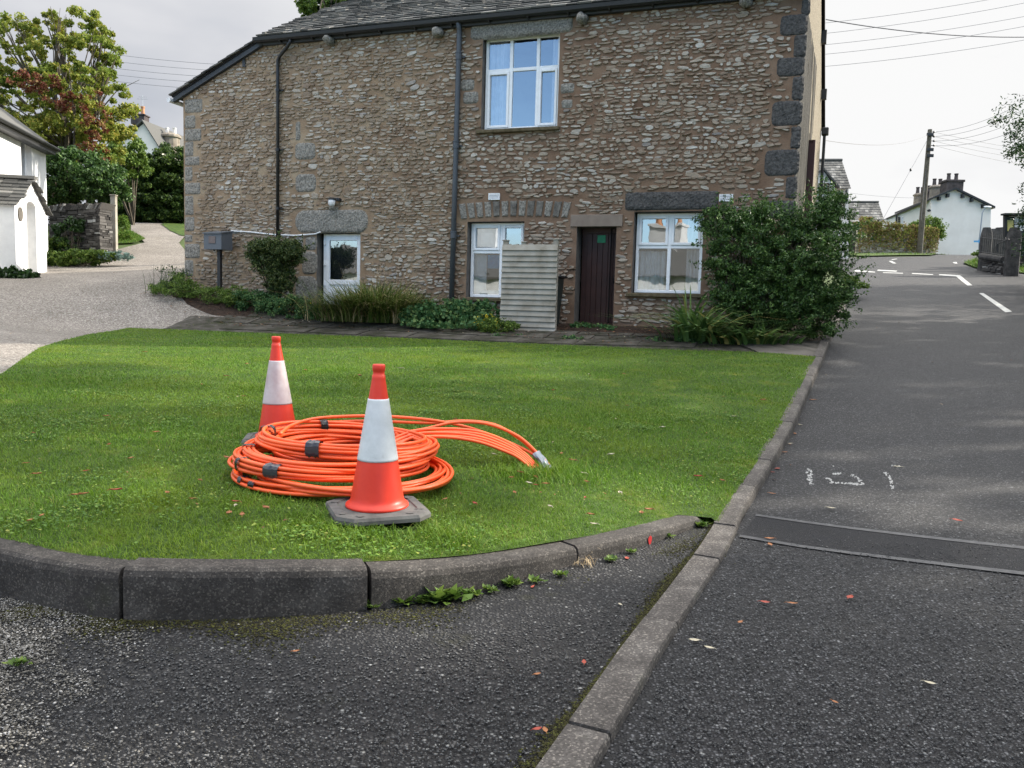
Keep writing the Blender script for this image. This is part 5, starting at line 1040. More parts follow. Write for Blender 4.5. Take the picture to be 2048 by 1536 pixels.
for (x,y,n,h) in [(1165,1110,90,.10),(1160,1130,60,.06),(1410,1045,80,.05)]:
    p=at_z(x,y,0); rg=np.random.default_rng(int(x)); V,Fc=blades(np.c_[p[0]+rg.normal(0,.03,n),p[1]+rg.normal(0,.025,n),np.zeros(n)],h*rg.uniform(.5,1.2,n),np.full(n,.0035),rg.uniform(.4,1.4,n),3,rg); tag(obj('grass_tuft',V,Fc,'straw' if h>.05 else 'grass',None,False,tuple(p)),('dry grass tuft at the second kerb joint' if h>.08 else 'low dry tuft just below the second kerb joint') if h>.05 else 'green grass tuft at the end of the curved kerb','grass tuft')
# ================================================================ PLANTS BY THE HOUSE
def plant(name,label,cat,loc,group=None): return thing(name,label,cat,loc,0,group)
def twigs(parent,base,ells,n,r,mat='bark',seed=0):
    rg=random.Random(seed); m=MB()
    for i in range(n):
        e=rg.choice(ells); d=[rg.gauss(0,1) for _ in range(3)]; l=math.sqrt(sum(x*x for x in d)); k=rg.uniform(.3,.95); tip=(e[0]+e[3]*k*d[0]/l,e[1]+e[4]*k*d[1]/l,e[2]+e[5]*k*abs(d[2])/l)
        b=(base[0]+rg.uniform(-.06,.06),base[1]+rg.uniform(-.06,.06),base[2]); mid=((b[0]+tip[0])/2+rg.uniform(-.1,.1),(b[1]+tip[1])/2+rg.uniform(-.1,.1),(b[2]*.45+tip[2]*.55))
        m.tube([b,mid,tip],[r,r*.7,r*.25],5)
    return m.build('stem',mat,parent)
def E_(px,py,v,ru,rv,rz): # ellipsoid given by photo position on a plane parallel to the facade
    u,z=fp(px,py,v); p=hf((u,v,z)); return (p[0],p[1],z,ru,rv,rz)
def shrub(name,label,cat,ells,n,size,mat,clump,nc,seed,tw=30,tr=.012,aspect=.5,group=None,base=None,shell=.35,sprig=0):
    e0=ells[0]; bx,by=base or (e0[0],e0[1]); bz=tz(bx,by); t=plant(name,label,cat,(bx,by,bz),group)
    foliage('foliage',ells,n,size,mat,t,clump,nc,shell,aspect,bz-.02,0,seed,sprig)
    if tw: twigs(t,(bx,by,bz),ells,tw,tr,seed=seed)
    return t
shrub('clipped_shrub','flat topped clipped shrub on bare stems, left of the white door','shrub',[E_(550,493,-.85,.62,.38,.17),E_(525,505,-.85,.34,.38,.25),E_(578,505,-.85,.34,.38,.25),E_(548,535,-.85,.46,.32,.26),E_(560,565,-.85,.34,.28,.24)],26000,.024,'leafbox',.12,420,2,90,.010,.55,shell=.5,sprig=60)
shrub('large_shrub','big dark green bushy shrub at the right corner of the house','shrub',[E_(1490,500,-.7,.75,.6,.80),E_(1590,520,-.8,.8,.7,.85),E_(1650,470,-.4,.5,.5,.62),E_(1560,600,-.9,.95,.6,.5),E_(1620,640,-.9,.6,.5,.35),E_(1480,590,-.8,.55,.5,.5),E_(1575,540,-.95,.5,.4,.4),E_(1600,590,-1.0,.5,.4,.4),E_(1660,570,-.7,.45,.5,.6),E_(1450,450,-.5,.35,.35,.3),E_(1645,425,-.3,.25,.3,.4),E_(1665,400,-.2,.16,.2,.22),E_(1420,440,-.5,.22,.25,.2),E_(1530,425,-.6,.25,.3,.22)],78000,.030,'leafshrub',.15,520,3,130,.014,.42,shell=.4,sprig=620)
shrub('side_shrub','sunlit yellow green plant at the foot of the big shrub beside the road','shrub',[(*hit(1700,575,.25)[:2],hit(1700,575,.25)[2],.25,.9,.28)],2500,.04,'leafmid',.15,30,4,8,.006,.5,base=tuple(hit(1700,580)[:2]))
def clump_of_blades(name,label,cat,px,py,v,n,h,w,spread,lean,mat,seed,segs=5,straw=0,curl=1.2):
    u,z=fp(px,py,v); p=hf((u,v,0)); z=tz(p[0],p[1]); t=plant(name,label,cat,(p[0],p[1],z)); rg=np.random.default_rng(seed)
    r=np.abs(rg.normal(0,1,n))[:,None]*np.array(spread)[None]*.6; a=rg.uniform(0,6.28,n); root=np.c_[p[0]+r[:,0]*np.cos(a),p[1]+r[:,1]*np.sin(a),np.full(n,z)]
    dirs=a+rg.normal(0,.5,n); V,Fc=blades(root,h*rg.uniform(.45,1.1,n),w*rg.uniform(.6,1.2,n),rg.uniform(lean[0],lean[1],n),segs,rg,curl,dirs); obj('leaves',V,Fc,mat,t)
    if straw:
        k=straw; root=root[rg.integers(0,n,k)]; V,Fc=blades(root,h*.5*rg.uniform(.4,1.1,k),w*.8*np.ones(k),rg.uniform(.8,1.6,k),segs,rg,curl,rg.uniform(0,6.28,k)); obj('dead_leaves',V,Fc,'straw',t)
    return t
g=clump_of_blades('grass_clump','large arching clump of strap leaves right of the white door','ornamental grass',748,640,-1.0,3800,1.02,.022,(.9,.4),(.3,1.8),'blade',5,5,1300)
rg=np.random.default_rng(6); u,_=fp(755,640,-.95); p=hf((u,-.95,0)); n=50; V,Fc=blades(np.c_[p[0]+rg.normal(0,.35,n),p[1]+rg.normal(0,.15,n),np.full(n,tz(p[0],p[1]))],rg.uniform(1.0,1.75,n),np.full(n,.007),rg.uniform(.2,.9,n),6,rg); obj('flower_stalks',V,Fc,'straw',g)
for i,(px,py,v,n,h,l) in enumerate([(1400,655,-1.6,190,.95,'dark sword leaved plant spreading below the right hand window'),(1375,640,-1.15,50,1.0,'upright sword leaved plant just under the right hand window sill'),(1505,660,-1.75,170,.55,'low sprawling sword leaved plant in front of the big shrub')]):
    clump_of_blades('sword_leaf_plant',l,'plant',px,py,v,n,h,.075,((.45,.25),(.14,.1),(.7,.2))[i],((.7,2.3),(.1,1.3),(.8,2.2))[i],'yucca',20+i,6)
shrub('geranium','low spreading green geranium patch between the strap leaves and the screen','ground cover',[E_(880,632,-1.0,.75,.5,.22),E_(940,628,-.8,.6,.4,.25),E_(830,640,-1.3,.3,.3,.16),E_(900,650,-1.5,.8,.3,.12)],9500,.038,'leafger',.16,170,7,0,0,.85)
t=shrub('yellow_flowered_plant','small bushy plant with yellow flowers at the foot of the screen','plant',[E_(985,652,-1.45,.34,.25,.17),E_(1018,655,-1.4,.18,.2,.12)],3200,.022,'leafmid',.09,60,8,14,.005)
rg=np.random.default_rng(3); 
def flowers(t,ells,n,size,mat='leafyellow'):
    p=crown_pts(ells,n,.05,n,.05,rg); V,Fc=leaves(p,size,.9,0,rg); return obj('flower',V,Fc,mat,t)
flowers(t,[E_(975,645,-1.5,.25,.22,.16)],70,.014)
t=shrub('flowering_ground_cover','leafy green planting with a few yellow flowers under the clipped shrub','ground cover',[E_(590,615,-1.05,.55,.4,.26),E_(540,605,-.95,.5,.35,.22),E_(500,600,-.9,.4,.3,.2),E_(615,630,-1.2,.3,.3,.16)],12000,.026,'leafger',.12,150,9,20,.005)
flowers(t,[E_(590,608,-1.2,.5,.3,.2)],34,.016)
shrub('low_plant','low tufty green plant at the foot of the meter box post','ground cover',[E_(470,592,-.85,.35,.3,.2),E_(430,590,-.8,.35,.3,.18)],5200,.028,'leafmid',.12,80,10,10,.004,.3)
t=shrub('corner_plant','feathery tall weeds and shrubbery around the left corner of the house','shrub',[E_(352,575,-.7,.48,.45,.32),E_(330,580,-.5,.32,.4,.2),E_(385,585,-.7,.4,.35,.2)],8200,.024,'leafmid',.12,110,12,60,.005,.4)
rg=np.random.default_rng(4); u,_=fp(345,590,-.6); p=hf((u,-.6,0)); n=90; V,Fc=blades(np.c_[p[0]+rg.normal(0,.22,n),p[1]+rg.normal(0,.2,n),np.full(n,tz(p[0],p[1]))],rg.uniform(.4,.85,n),np.full(n,.012),rg.uniform(.1,.5,n),4,rg); obj('seed_stalks',V,Fc,'leafdark',t)
p=crown_pts([E_(345,540,-.6,.4,.35,.09)],260,.06,60,.2,rg); V,Fc=leaves(p,.016,.8,0,rg); obj('seed_heads',V,Fc,'leafdark',t)
shrub('step_weeds','small leafy weeds growing along the brown door step','weed',[E_(1195,655,-.35,.35,.12,.05),E_(1160,652,-.35,.2,.1,.05)],900,.028,'leafger',.07,30,13,0,0,.8)
shrub('step_weeds','small weed at the right end of the brown door step','weed',[E_(1222,662,-.6,.06,.08,.08)],220,.025,'leafger',.05,10,14,0,0,.7)
shrub('bed_weeds','pale green seedlings among the dark soil left of the sword leaved plants','weed',[E_(1340,680,-1.9,.5,.15,.05),E_(1380,690,-2.0,.3,.1,.05)],500,.022,'leafger',.06,30,15,0,0,.7)
shrub('path_weeds','weeds sprouting between the flagstones in front of the screen','weed',[E_(1140,678,-1.9,.3,.08,.05),E_(1010,672,-1.8,.4,.06,.04)],500,.022,'leafger',.06,30,16,0,0,.7)
# a thin rose stem over the meter cable
# ================================================================ BACKGROUND, LEFT
def W3(px,py,y): return at_y(px,py,y)
K=W3(33,549,22.0); R_=W3(94,541,24.2); gd=(R_-K)[:2]; gl=np.linalg.norm(gd); gd/=gl; CA=math.atan2(gd[1],gd[0]); cf=frame((K[0],K[1],0),CA)  # x along gable, +y to the left (away from sun)
z0c=1.5; cot=thing('white_cottage','white rendered cottage with a slate roofed porch at the left edge','house',(K[0],K[1],K[2]),CA)
ze=W3(34,405,22)[2]; zr=W3(66,358,23)[2]; za=W3(74,408,23.3)[2]; zb_=W3(74,425,23.3)[2]
m=MB(cf); dl,dr=gl*.36,gl*.66; zt=za-.12
# porch gable with arched opening
for a,b in ((0,dl),(dr,gl)):
    h=lambda x: ze+(zr-ze)*(1-abs(x-gl/2)/(gl/2)); m.add([(a,0,z0c),(b,0,z0c),(b,0,h(b)),(a,0,h(a))],[(0,1,2,3)])
arc=[(dl+(dr-dl)*(1-math.cos(t))/2,zt+.16*math.sin(t)) for t in np.linspace(0,math.pi,9)]
h=lambda x: ze+(zr-ze)*(1-abs(x-gl/2)/(gl/2)); top=[(x,h(x)) for x,_ in arc]
for i in range(8): m.add([(arc[i][0],0,arc[i][1]),(arc[i+1][0],0,arc[i+1][1]),(top[i+1][0],0,top[i+1][1]),(top[i][0],0,top[i][1])],[(0,1,2,3)]); m.add([(arc[i][0],0,arc[i][1]),(arc[i][0],.4,arc[i][1]),(arc[i+1][0],.4,arc[i+1][1]),(arc[i+1][0],0,arc[i+1][1])],[(0,1,2,3)])
m.add([(dl,0,z0c),(dl,.4,z0c),(dl,.4,zt),(dl,0,zt)],[(0,1,2,3)]); m.add([(dr,0,z0c),(dr,.4,z0c),(dr,.4,zt),(dr,0,zt)],[(0,1,2,3)]); m.add([(dl,.4,z0c),(dr,.4,z0c),(dr,.4,zt+.2),(dl,.4,zt+.2)],[(0,1,2,3)])
m.add([(0,0,z0c),(0,1.75,z0c),(0,1.75,ze),(0,0,ze)],[(0,1,2,3)]); m.add([(gl,0,z0c),(gl,1.75,z0c),(gl,1.75,ze),(gl,0,ze)],[(0,1,2,3)])
m.build('porch','limewash',cot)
m=MB(cf); rg=random.Random(31)
prf=lambda x: ze+(zr-ze)*(1-abs(x-gl/2)/(gl/2))
def slrows(m,x0,x1,n,y0,y1,zf,rg,w0=.2,w1=.4,th=.03):
    for i in range(n):
        a=x0+(x1-x0)*i/n; b=x0+(x1-x0)*(i+1.35)/n; y=y0-rg.uniform(0,.1)
        while y<y1:
            w=rg.uniform(w0,w1); j=rg.uniform(0,.02); m.prism([(a,y,zf(a)+.05+j),(a,y+w-.012,zf(a)+.05+j),(b,y+w-.012,zf(b)+.015),(b,y,zf(b)+.015)],[(a,y,zf(a)+.02),(a,y+w-.012,zf(a)+.02),(b,y+w-.012,zf(b)-.01),(b,y,zf(b)-.01)]); y+=w
slrows(m,-.16,gl/2,8,-.10,1.9,lambda x:ze+(zr-ze)*(x/(gl/2)),rg); slrows(m,gl+.16,gl/2,8,-.10,1.9,lambda x:ze+(zr-ze)*((gl-x)/(gl/2)),rg)
m.build('porch_roof','slate',cot)
m=MB(cf); m.prism([(gl/2-.11,-.16,zr+.09),(gl/2+.11,-.16,zr+.09),(gl/2+.11,1.9,zr+.09),(gl/2-.11,1.9,zr+.09)],[(gl/2-.15,-.16,zr-.0),(gl/2+.15,-.16,zr-.0),(gl/2+.15,1.9,zr-.0),(gl/2-.15,1.9,zr-.0)]); m.build('ridge','slate',cot)
m=MB(cf); m.lathe([(0,0),(.15,0),(.15,.02),(.12,.03),(0,.03)],(0,0,0),20); v=np.array([ (p) for p in m.v]); 
m=MB(cf); c_=(dl*.42,-.02,zt-.28); pts=[(c_[0]+.15*math.cos(t),-.03,c_[2]+.19*math.sin(t)) for t in np.linspace(0,6.28,21)[:-1]]; m.prism(pts,[(a,0.0,c) for a,b,c in pts]); m.build('plaque','concrete',cot)
# main wall behind the porch
mr_=W3(97,530,27.0); ml=np.array([mr_[0],mr_[1]])-gd*11; ze0=W3(97,292,27)[2]
mf=frame((ml[0],ml[1],0),CA); L=11
wx0=L-2.05; wz0,wz1=W3(60,350,26)[2]-.25,W3(60,288,26)[2]
m=MB(mf)
for a,b,c,d in [(0,wx0,1.2,ze0+.1),(wx0+.85,L,1.2,ze0+.1),(wx0,wx0+.85,1.2,wz0),(wx0,wx0+.85,wz1,ze0+.1)]: m.add([(a,0,c),(b,0,c),(b,0,d),(a,0,d)],[(0,1,2,3)])
m.add([(L,0,1.2),(L,7,1.2),(L,7,ze0),(L,3.5,ze0+2.6),(L,0,ze0)],[(0,1,2,3,4)]); m.add([(0,0,1.2),(0,7,1.2),(0,7,ze0),(0,3.5,ze0+2.6),(0,0,ze0)],[(0,1,2,3,4)]); m.add([(0,7,1.2),(L,7,1.2),(L,7,ze0),(0,7,ze0)],[(0,1,2,3)])
for q in ([(wx0,0,wz0),(wx0,.22,wz0),(wx0,.22,wz1),(wx0,0,wz1)],[(wx0+.85,0,wz0),(wx0+.85,.22,wz0),(wx0+.85,.22,wz1),(wx0+.85,0,wz1)],[(wx0,0,wz0),(wx0+.85,0,wz0),(wx0+.85,.22,wz0),(wx0,.22,wz0)],[(wx0,0,wz1),(wx0+.85,0,wz1),(wx0+.85,.22,wz1),(wx0,.22,wz1)]): m.add(q,[(0,1,2,3)])
m.build('wall','limewash',cot)
m=MB(mf); fr_bars(m,wx0,wx0+.85,wz0,wz1,.06,.16,.2); m.box((wx0+.4,.16,wz0),(wx0+.45,.2,wz1)); w_=m.build('window','upvc',cot); m=MB(mf); m.add([(wx0,.18,wz0),(wx0+.85,.18,wz0),(wx0+.85,.18,wz1),(wx0,.18,wz1)],[(0,1,2,3)]); m.build('pane','glass',w_)
m=MB(mf); m.prism([(-.2,-.32,ze0-.06),(L+.15,-.32,ze0-.06),(L+.15,3.5,ze0+2.75),(-.2,3.5,ze0+2.75)],[(-.2,-.32,ze0-.2),(L+.15,-.32,ze0-.2),(L+.15,3.5,ze0+2.6),(-.2,3.5,ze0+2.6)]); m.prism([(-.2,3.5,ze0+2.75),(L+.15,3.5,ze0+2.75),(L+.15,7.3,ze0),(-.2,7.3,ze0)],[(-.2,3.5,ze0+2.6),(L+.15,3.5,ze0+2.6),(L+.15,7.3,ze0-.15),(-.2,7.3,ze0-.15)]); m.build('roof','slate',cot)
m=MB(mf); m.tube([(-.2,-.38,ze0-.1),(L+.1,-.38,ze0-.1)],.06,8); m.box((0,-.3,ze0-.28),(L,-.0,ze0-.16)); m.build('gutter','black',cot)
# dry stone wall
def drywall(name,label,a,b,h0,h1,th,seed,z0a,z0b,n_layers=None,cope=True,endl=0,endr=1,mat='drystone',sc=1.0,group=None,cat='wall'):
    a=np.array(a[:2]);b=np.array(b[:2]); L=np.linalg.norm(b-a); d=(b-a)/L; ang=math.atan2(d[1],d[0]); t=thing(name,label,cat,(*((a+b)/2),(z0a+z0b)/2),ang,group)
    f=frame((a[0],a[1],0),ang); zb=lambda x: z0a+(z0b-z0a)*x/L; hh=lambda x: h0+(h1-h0)*x/L; m=MB(f)
    m.prism([(0.03,.03,zb(0)+h0-.05),(L-.03,.03,zb(L)+h1-.05),(L-.03,th-.03,zb(L)+h1-.05),(.03,th-.03,zb(0)+h0-.05)],[(0.03,.03,zb(0)-.4),(L-.03,.03,zb(L)-.4),(L-.03,th-.03,zb(L)-.4),(.03,th-.03,zb(0)-.4)]); m.build('core','joint',t)
    m=MB(f); rg=random.Random(seed); z=-.1
    while z<max(h0,h1)-.06:
        r=rg.uniform(.05,.12)*sc; x=0
        while x<L:
            w=rg.uniform(.12,.42)*sc
            if z+r<hh(x)+.02:
                x1=min(L,x+w-.012); j=rg.uniform(-.03,.012); zz=zb(x)+z; m.prism([(x,j,zz+r-.01),(x1,j+rg.uniform(-.01,.01),zz+r-.012),(x1,.1,zz+r-.012),(x,.1,zz+r-.01)],[(x,j,zz+rg.uniform(0,.012)),(x1,j,zz+rg.uniform(0,.012)),(x1,.1,zz),(x,.1,zz)])
            x+=w
        for e,xe in ((endl,0),(endr,L)):
            if not e: continue
            y=0
            while y<th:
                w=rg.uniform(.12,.4)*sc; y1=min(th,y+w-.012); j=rg.uniform(-.012,.03)*(1 if e==1 else 1); zz=zb(xe)+z
                if z+r<hh(xe)+.02: xa=xe-.1 if xe else -j; xb=xe+j if xe else .1; m.box((xa,y,zz),(xb,y1,zz+r-.012))
                y+=w
        z+=r
    m.build('stonework',mat,t)
    if cope:
        m=MB(f); x=0
        while x<L:
            w=rg.uniform(.05,.11)*sc; h=rg.uniform(.16,.24)*sc; lean=rg.uniform(.08,.16)*sc; zz=zb(x)+hh(x)-.06; m.prism([(x+lean,-.03,zz+h),(x+lean+w,-.03,zz+h*.95),(x+lean+w,th+.03,zz+h*.95),(x+lean,th+.03,zz+h)],[(x,-.03,zz),(x+w,-.03,zz),(x+w,th+.03,zz),(x,th+.03,zz)]); x+=w+.012
        m.build('coping',mat,t)
    return t
a=W3(98,492,28.3);b=W3(200,500,27.6); drywall('dry_stone_wall','dark dry stone wall with slanting coping right of the white cottage',a,b,1.72,1.62,.55,3,2.6,2.75)
def shrub2(name,label,cat,base,ells,n,size,mat,clump,nc,seed,tw=20,tr=.02,aspect=.55,shell=.35,clip=True):
    bz=tz(base[0],base[1]); t=plant(name,label,cat,(base[0],base[1],bz)); foliage('foliage',ells,n,size,mat,t,clump,nc,shell,aspect,bz-.1 if clip else None,0,seed)
    if tw: twigs(t,(base[0],base[1],bz),ells,tw,tr,seed=seed)
    return t
def ell(px,py,y,rx,ry,rz): p=at_y(px,py,y); return (p[0],p[1],p[2],rx,ry,rz)
shrub2('wall_plants','leafy green plants at the foot of the dry stone wall','plant',(-14.4,26.6),[ell(125,520,26.8,.7,.5,.28),ell(165,515,26.7,.7,.5,.22),ell(200,512,26.6,.5,.4,.16),ell(115,500,27.6,.4,.3,.4)],7000,.055,'leafmid',.18,120,21,10)
shrub2('climbing_plant','dark climbing plant with pale flowers on the dry stone wall','climber',(-15,27.4),[ell(135,470,27.6,.55,.2,.55),ell(120,500,27.6,.35,.2,.5),ell(150,440,27.7,.3,.15,.2)],3600,.045,'leafdark',.16,60,22,14,.01)
shrub2('silver_plant','pale blue green ground cover beside the drive near the wall end','ground cover',(-13.4,26.6),[ell(232,512,26.8,.45,.4,.12),ell(215,512,26.8,.4,.4,.10)],2600,.04,island('silver_leaves',[(0,(.12,.2,.16)),(1,(.3,.4,.34))],.7,.2),.12,50,23,0)
shrub2('porch_plant','low dark plant at the left edge in front of the porch','plant',(-13.6,21.2),[ell(20,548,21.3,.5,.3,.17),ell(48,550,21.2,.3,.25,.12),ell(-20,545,21.3,.4,.3,.2)],3000,.05,'leafdark',.14,60,24,8,.008)
shrub2('drive_plant','tall grassy yellow green plants beside the wooden post','plant',(-13.9,31),[ell(243,448,31,.25,.3,.32),ell(252,470,30,.3,.3,.15)],2200,.05,'bankgrass',.15,50,25,0,.008,.25)
p=W3(229,487,29); t=thing('wooden_post','pale square wooden post at the end of the dry stone wall','post',(p[0],p[1],tz(p[0],p[1]))); m=MB(); m.box((p[0]-.09,p[1]-.08,p[2]-.3),(p[0]+.09,p[1]+.08,W3(229,392,29)[2]),.01); m.build('post','timber',t); m=MB(); m.box((p[0]-.11,p[1]-.10,W3(229,392,29)[2]),(p[0]+.11,p[1]+.10,W3(229,392,29)[2]+.04),.01); m.build('cap','timber',t)
for i,(x,y,x2,y2) in enumerate([]):
    a=hit(x,y);b=hit(x2,y2); m=MB(); d=(b-a); m.prism([tuple(a+np.array([0,0,.16])),tuple(b+np.array([0,0,.14])),tuple(b+np.array([0,.25,.14])),tuple(a+np.array([0,.25,.16]))],[tuple(a-np.array([0,0,.1])),tuple(b-np.array([0,0,.1])),tuple(b+np.array([0,.25,-.1])),tuple(a+np.array([0,.25,-.1]))]); tag(m.build('edging_beam','timber'),['upper pale edging beam beside the drive right of the wooden post','lower pale edging beam beside the drive right of the wooden post'][i],'edging')
# trees
def tree(name,label,base,h,tr,ells,n,size,mat,clump,nc,seed,limbs=10,shell=.3,group=None,aspect=.6):
    rg=random.Random(seed); bz=tz(base[0],base[1])-.1; t=thing(name,label,'tree',(base[0],base[1],bz),0,group); m=MB()
    top=(base[0]+rg.uniform(-.3,.3),base[1],bz+h*.75); m.tube([(base[0],base[1],bz),(base[0]+rg.uniform(-.15,.15),base[1],bz+h*.3),(base[0]+rg.uniform(-.3,.3),base[1]+.1,bz+h*.55),top],[tr,tr*.75,tr*.5,tr*.15],9)
    for i in range(limbs):
        e=ells[i%len(ells)]; s=rg.uniform(.2,.6); st=(base[0],base[1],bz+h*.75*s); k=rg.uniform(.4,.95); th=rg.uniform(0,6.28); tip=(e[0]+e[3]*k*math.cos(th),e[1]+e[4]*k*math.sin(th),e[2]+e[5]*rg.uniform(-.2,.8)); mid=tuple(st[j]*.5+tip[j]*.5+(rg.uniform(-.4,.4) if j<2 else rg.uniform(0,.5)) for j in range(3))
        m.tube([st,mid,tip],[tr*.4,tr*.22,tr*.05],6)
        for _ in range(3):
            t2=tuple(tip[j]+rg.uniform(-1,1)*e[3+j]*.5 for j in range(3)); m.tube([mid,tuple(mid[j]*.4+t2[j]*.6+rg.uniform(-.2,.2) for j in range(3)),t2],[tr*.14,tr*.08,tr*.03],4)
    m.build('trunk','bark',t); foliage('crown',ells,n,size,mat,t,clump,nc,shell,aspect,None,.1,seed); return t
T1=tree('tree','tall autumn tree with yellow green leaves behind the white cottage',(-18.6,33.5),9,.24,[ell(60,110,34,2.0,1.8,1.6),ell(150,110,34,1.7,1.6,1.9),ell(195,110,33.5,1.0,1.2,1.5),ell(70,210,33,2.4,2.0,1.7),ell(180,210,33,1.8,1.8,1.7),ell(210,265,33,1.1,1.5,1.0),ell(10,160,34,1.6,1.8,2.0),ell(130,285,32.5,2.4,1.8,1.3),ell(95,55,34,.5,.8,.6),ell(150,55,34,.6,.8,.8),ell(200,80,34,.5,.8,.8),ell(30,70,34,.7,.8,.7),ell(30,280,33,1.8,1.6,1.3),ell(225,230,33,.6,1,.9)],60000,.066,'leaftree',.24,520,41,26,.22)
for i,e_ in enumerate([]): pass
t=plant('red_creeper','red leaved creeper climbing through the autumn tree','climber',(-18.2,32.6,3.2)); foliage('foliage',[ell(75,170,32.2,.9,.7,.55),ell(150,200,31.8,.8,.6,.5),ell(195,245,31.6,.55,.6,1.0),ell(205,290,31.5,.45,.5,.55),ell(120,190,32,.6,.5,.4),ell(180,300,31.5,.35,.4,.4)],7500,.085,'leafred',.3,70,t if False else t and t,) if False else foliage('foliage',[ell(75,170,31.6,1.1,.7,.5),ell(150,205,31.3,.9,.6,.5),ell(196,240,31.2,.5,.6,1.1),ell(200,295,31.1,.5,.5,.6),ell(115,190,31.4,.7,.5,.4),ell(60,160,31.4,.5,.5,.4),ell(170,300,31.1,.35,.4,.3),ell(130,310,31.1,.5,.4,.2)],3800,.06,'leafred',t,.16,120,.3,.6,None,0,42)
m=MB(); m.tube([(-18,32.6,3.2),(-17.6,32.2,6),(-17.2,31.6,8),(-17.3,31.5,10)],[.06,.05,.03,.02],6); m.build('stem','bark',t)
shrub2('green_tree','rounded dark green small tree above the dry stone wall','tree',(-16.5,30.0),[ell(150,350,30,1.7,1.3,.95),ell(205,370,29.6,.9,.9,.8),ell(120,380,29.8,1.0,1.0,.6),ell(235,385,29.6,.35,.5,.45)],30000,.062,'leafshrub',.22,330,43,26,.05)
m_h=shrub2('hedge','massive dark clipped hedge at the top of the gravel drive','hedge',(-18.5,43),[ell(300,420,43,2.2,1.4,1.6),ell(370,420,43.3,1.8,1.4,1.8),ell(240,420,43,1.6,1.3,1.5),ell(300,385,43,2.2,1.4,2.1),ell(350,375,43.3,1.8,1.4,2.4),ell(250,395,43,1.6,1.3,1.7),ell(400,380,44,2.0,1.5,2.3),ell(310,330,43,1.2,1,.6),ell(350,325,43,1.4,1,.6)],90000,.085,'leafhedge',.26,900,44,20,.05,.5,.5)
shrub2('olive_bush','loose grey green bush between the autumn tree and the far house','bush',(-19,40),[ell(262,300,40,.9,.9,.7),ell(225,330,39,.8,.9,.9),ell(270,330,40,.8,.8,.6)],9000,.08,'leafmid',.3,90,45,14,.04)
# far houses on the left
def chimney(parent,c,w,d,h,pots,mat='chimney',potmat='clay',rnd=0,pr=.14,ph=.6):
    m=MB(); x,y,z=c
    if rnd: m.lathe([(w*.52,0),(w*.5,h*.8),(w*.6,h*.82),(w*.6,h*.9),(w*.45,h)],(x,y,z),14); m.lathe([(0,h),(w*.45,h)],(x,y,z),14)
    else: m.box((x-w/2,y-d/2,z),(x+w/2,y+d/2,z+h*.88)); m.box((x-w/2-.08,y-d/2-.08,z+h*.86),(x+w/2+.08,y+d/2+.08,z+h),.02)
    ch=m.build('chimney',mat,parent)
    for i in range(pots):
        px=x+(i-(pots-1)/2)*w/(pots+.2); m=MB(); m.lathe([(pr*1.1,0),(pr,.08),(pr*.85,ph*.8),(pr*1.05,ph*.84),(pr*1.05,ph),(pr*.6,ph),(pr*.6,ph-.1),(0,ph-.1)],(px,y,z+h),12); m.build('chimney_pot',potmat,ch)
    return ch
Y=60; A=W3(300,272,Y); 
fh=thing('far_house','pale gabled house with two chimneys behind the hedge','house',(A[0],A[1],tz(A[0],A[1])))
def quad3(m,pts,ds): 
    P=[tuple(W3(x,y,d)) for (x,y),d in zip(pts,ds)]; m.add(P,[tuple(range(len(P)))]); return P
gp_=[(225,330),(225,300),(287,247),(318,296),(318,330)]
m=MB(); f_=[tuple(W3(x,y,Y)) for x,y in gp_]; b_=[(p[0]+1.0,p[1]+7,p[2]) for p in f_]; m.prism(f_,b_); m.build('wall','farrender',fh)
m=MB()
for (i,j) in ((1,2),(3,2)):
    a,b=np.array(f_[i]),np.array(f_[j]); d=(a-b)/np.linalg.norm(a-b); a=a+d*.35; q=[a+np.array([0,-.25,.12]),b+np.array([0,-.25,.12]),b+np.array([1,7,.12]),a+np.array([1,7,.12])]; m.prism([tuple(x+np.array([0,0,.12])) for x in q],[tuple(x) for x in q])
m.build('roof','slate',fh)
c=W3(280,250,Y+1); chimney(fh,(c[0],c[1],c[2]),1.0,.8,W3(280,230,Y+1)[2]-c[2],2,'chimneydark',ph=.62)
m=MB(); c=W3(279,235,Y+1); m.tube([(c[0]+.25,c[1],c[2]),(c[0]+.25,c[1],c[2]+1.6)],.02,5); m.tube([(c[0]-.15,c[1],c[2]+1.35),(c[0]+.65,c[1],c[2]+1.35)],.012,4); m.tube([(c[0]-.05,c[1],c[2]+1.5),(c[0]+.55,c[1],c[2]+1.5)],.012,4); m.build('aerial','steel',fh)
c=W3(342,302,Y+2); f2=thing('far_cottage','low roof with a round rendered chimney right of the gabled far house','house',(c[0],c[1],tz(c[0],c[1])))
m=MB(); q=[tuple(W3(x,y,Y+3)) for x,y in [(312,340),(312,298),(340,292),(365,302),(365,340)]]; m.prism(q,[(a,b+5,c_) for a,b,c_ in q]); m.build('roof','slate',f2)
chimney(f2,(c[0],c[1],c[2]-.3),1.25,1,W3(342,268,Y+2)[2]-c[2]+.3,2,'chimney','farrender',1,.14,.45)
p=W3(3,330,37); m=MB(); m.tube([(p[0],p[1],tz(p[0],p[1])),(p[0],p[1],W3(3,110,37)[2])],[.13,.09],8); tag(m.build('utility_pole','polewood'),'grey utility pole at the very left edge behind the cottage','pole')
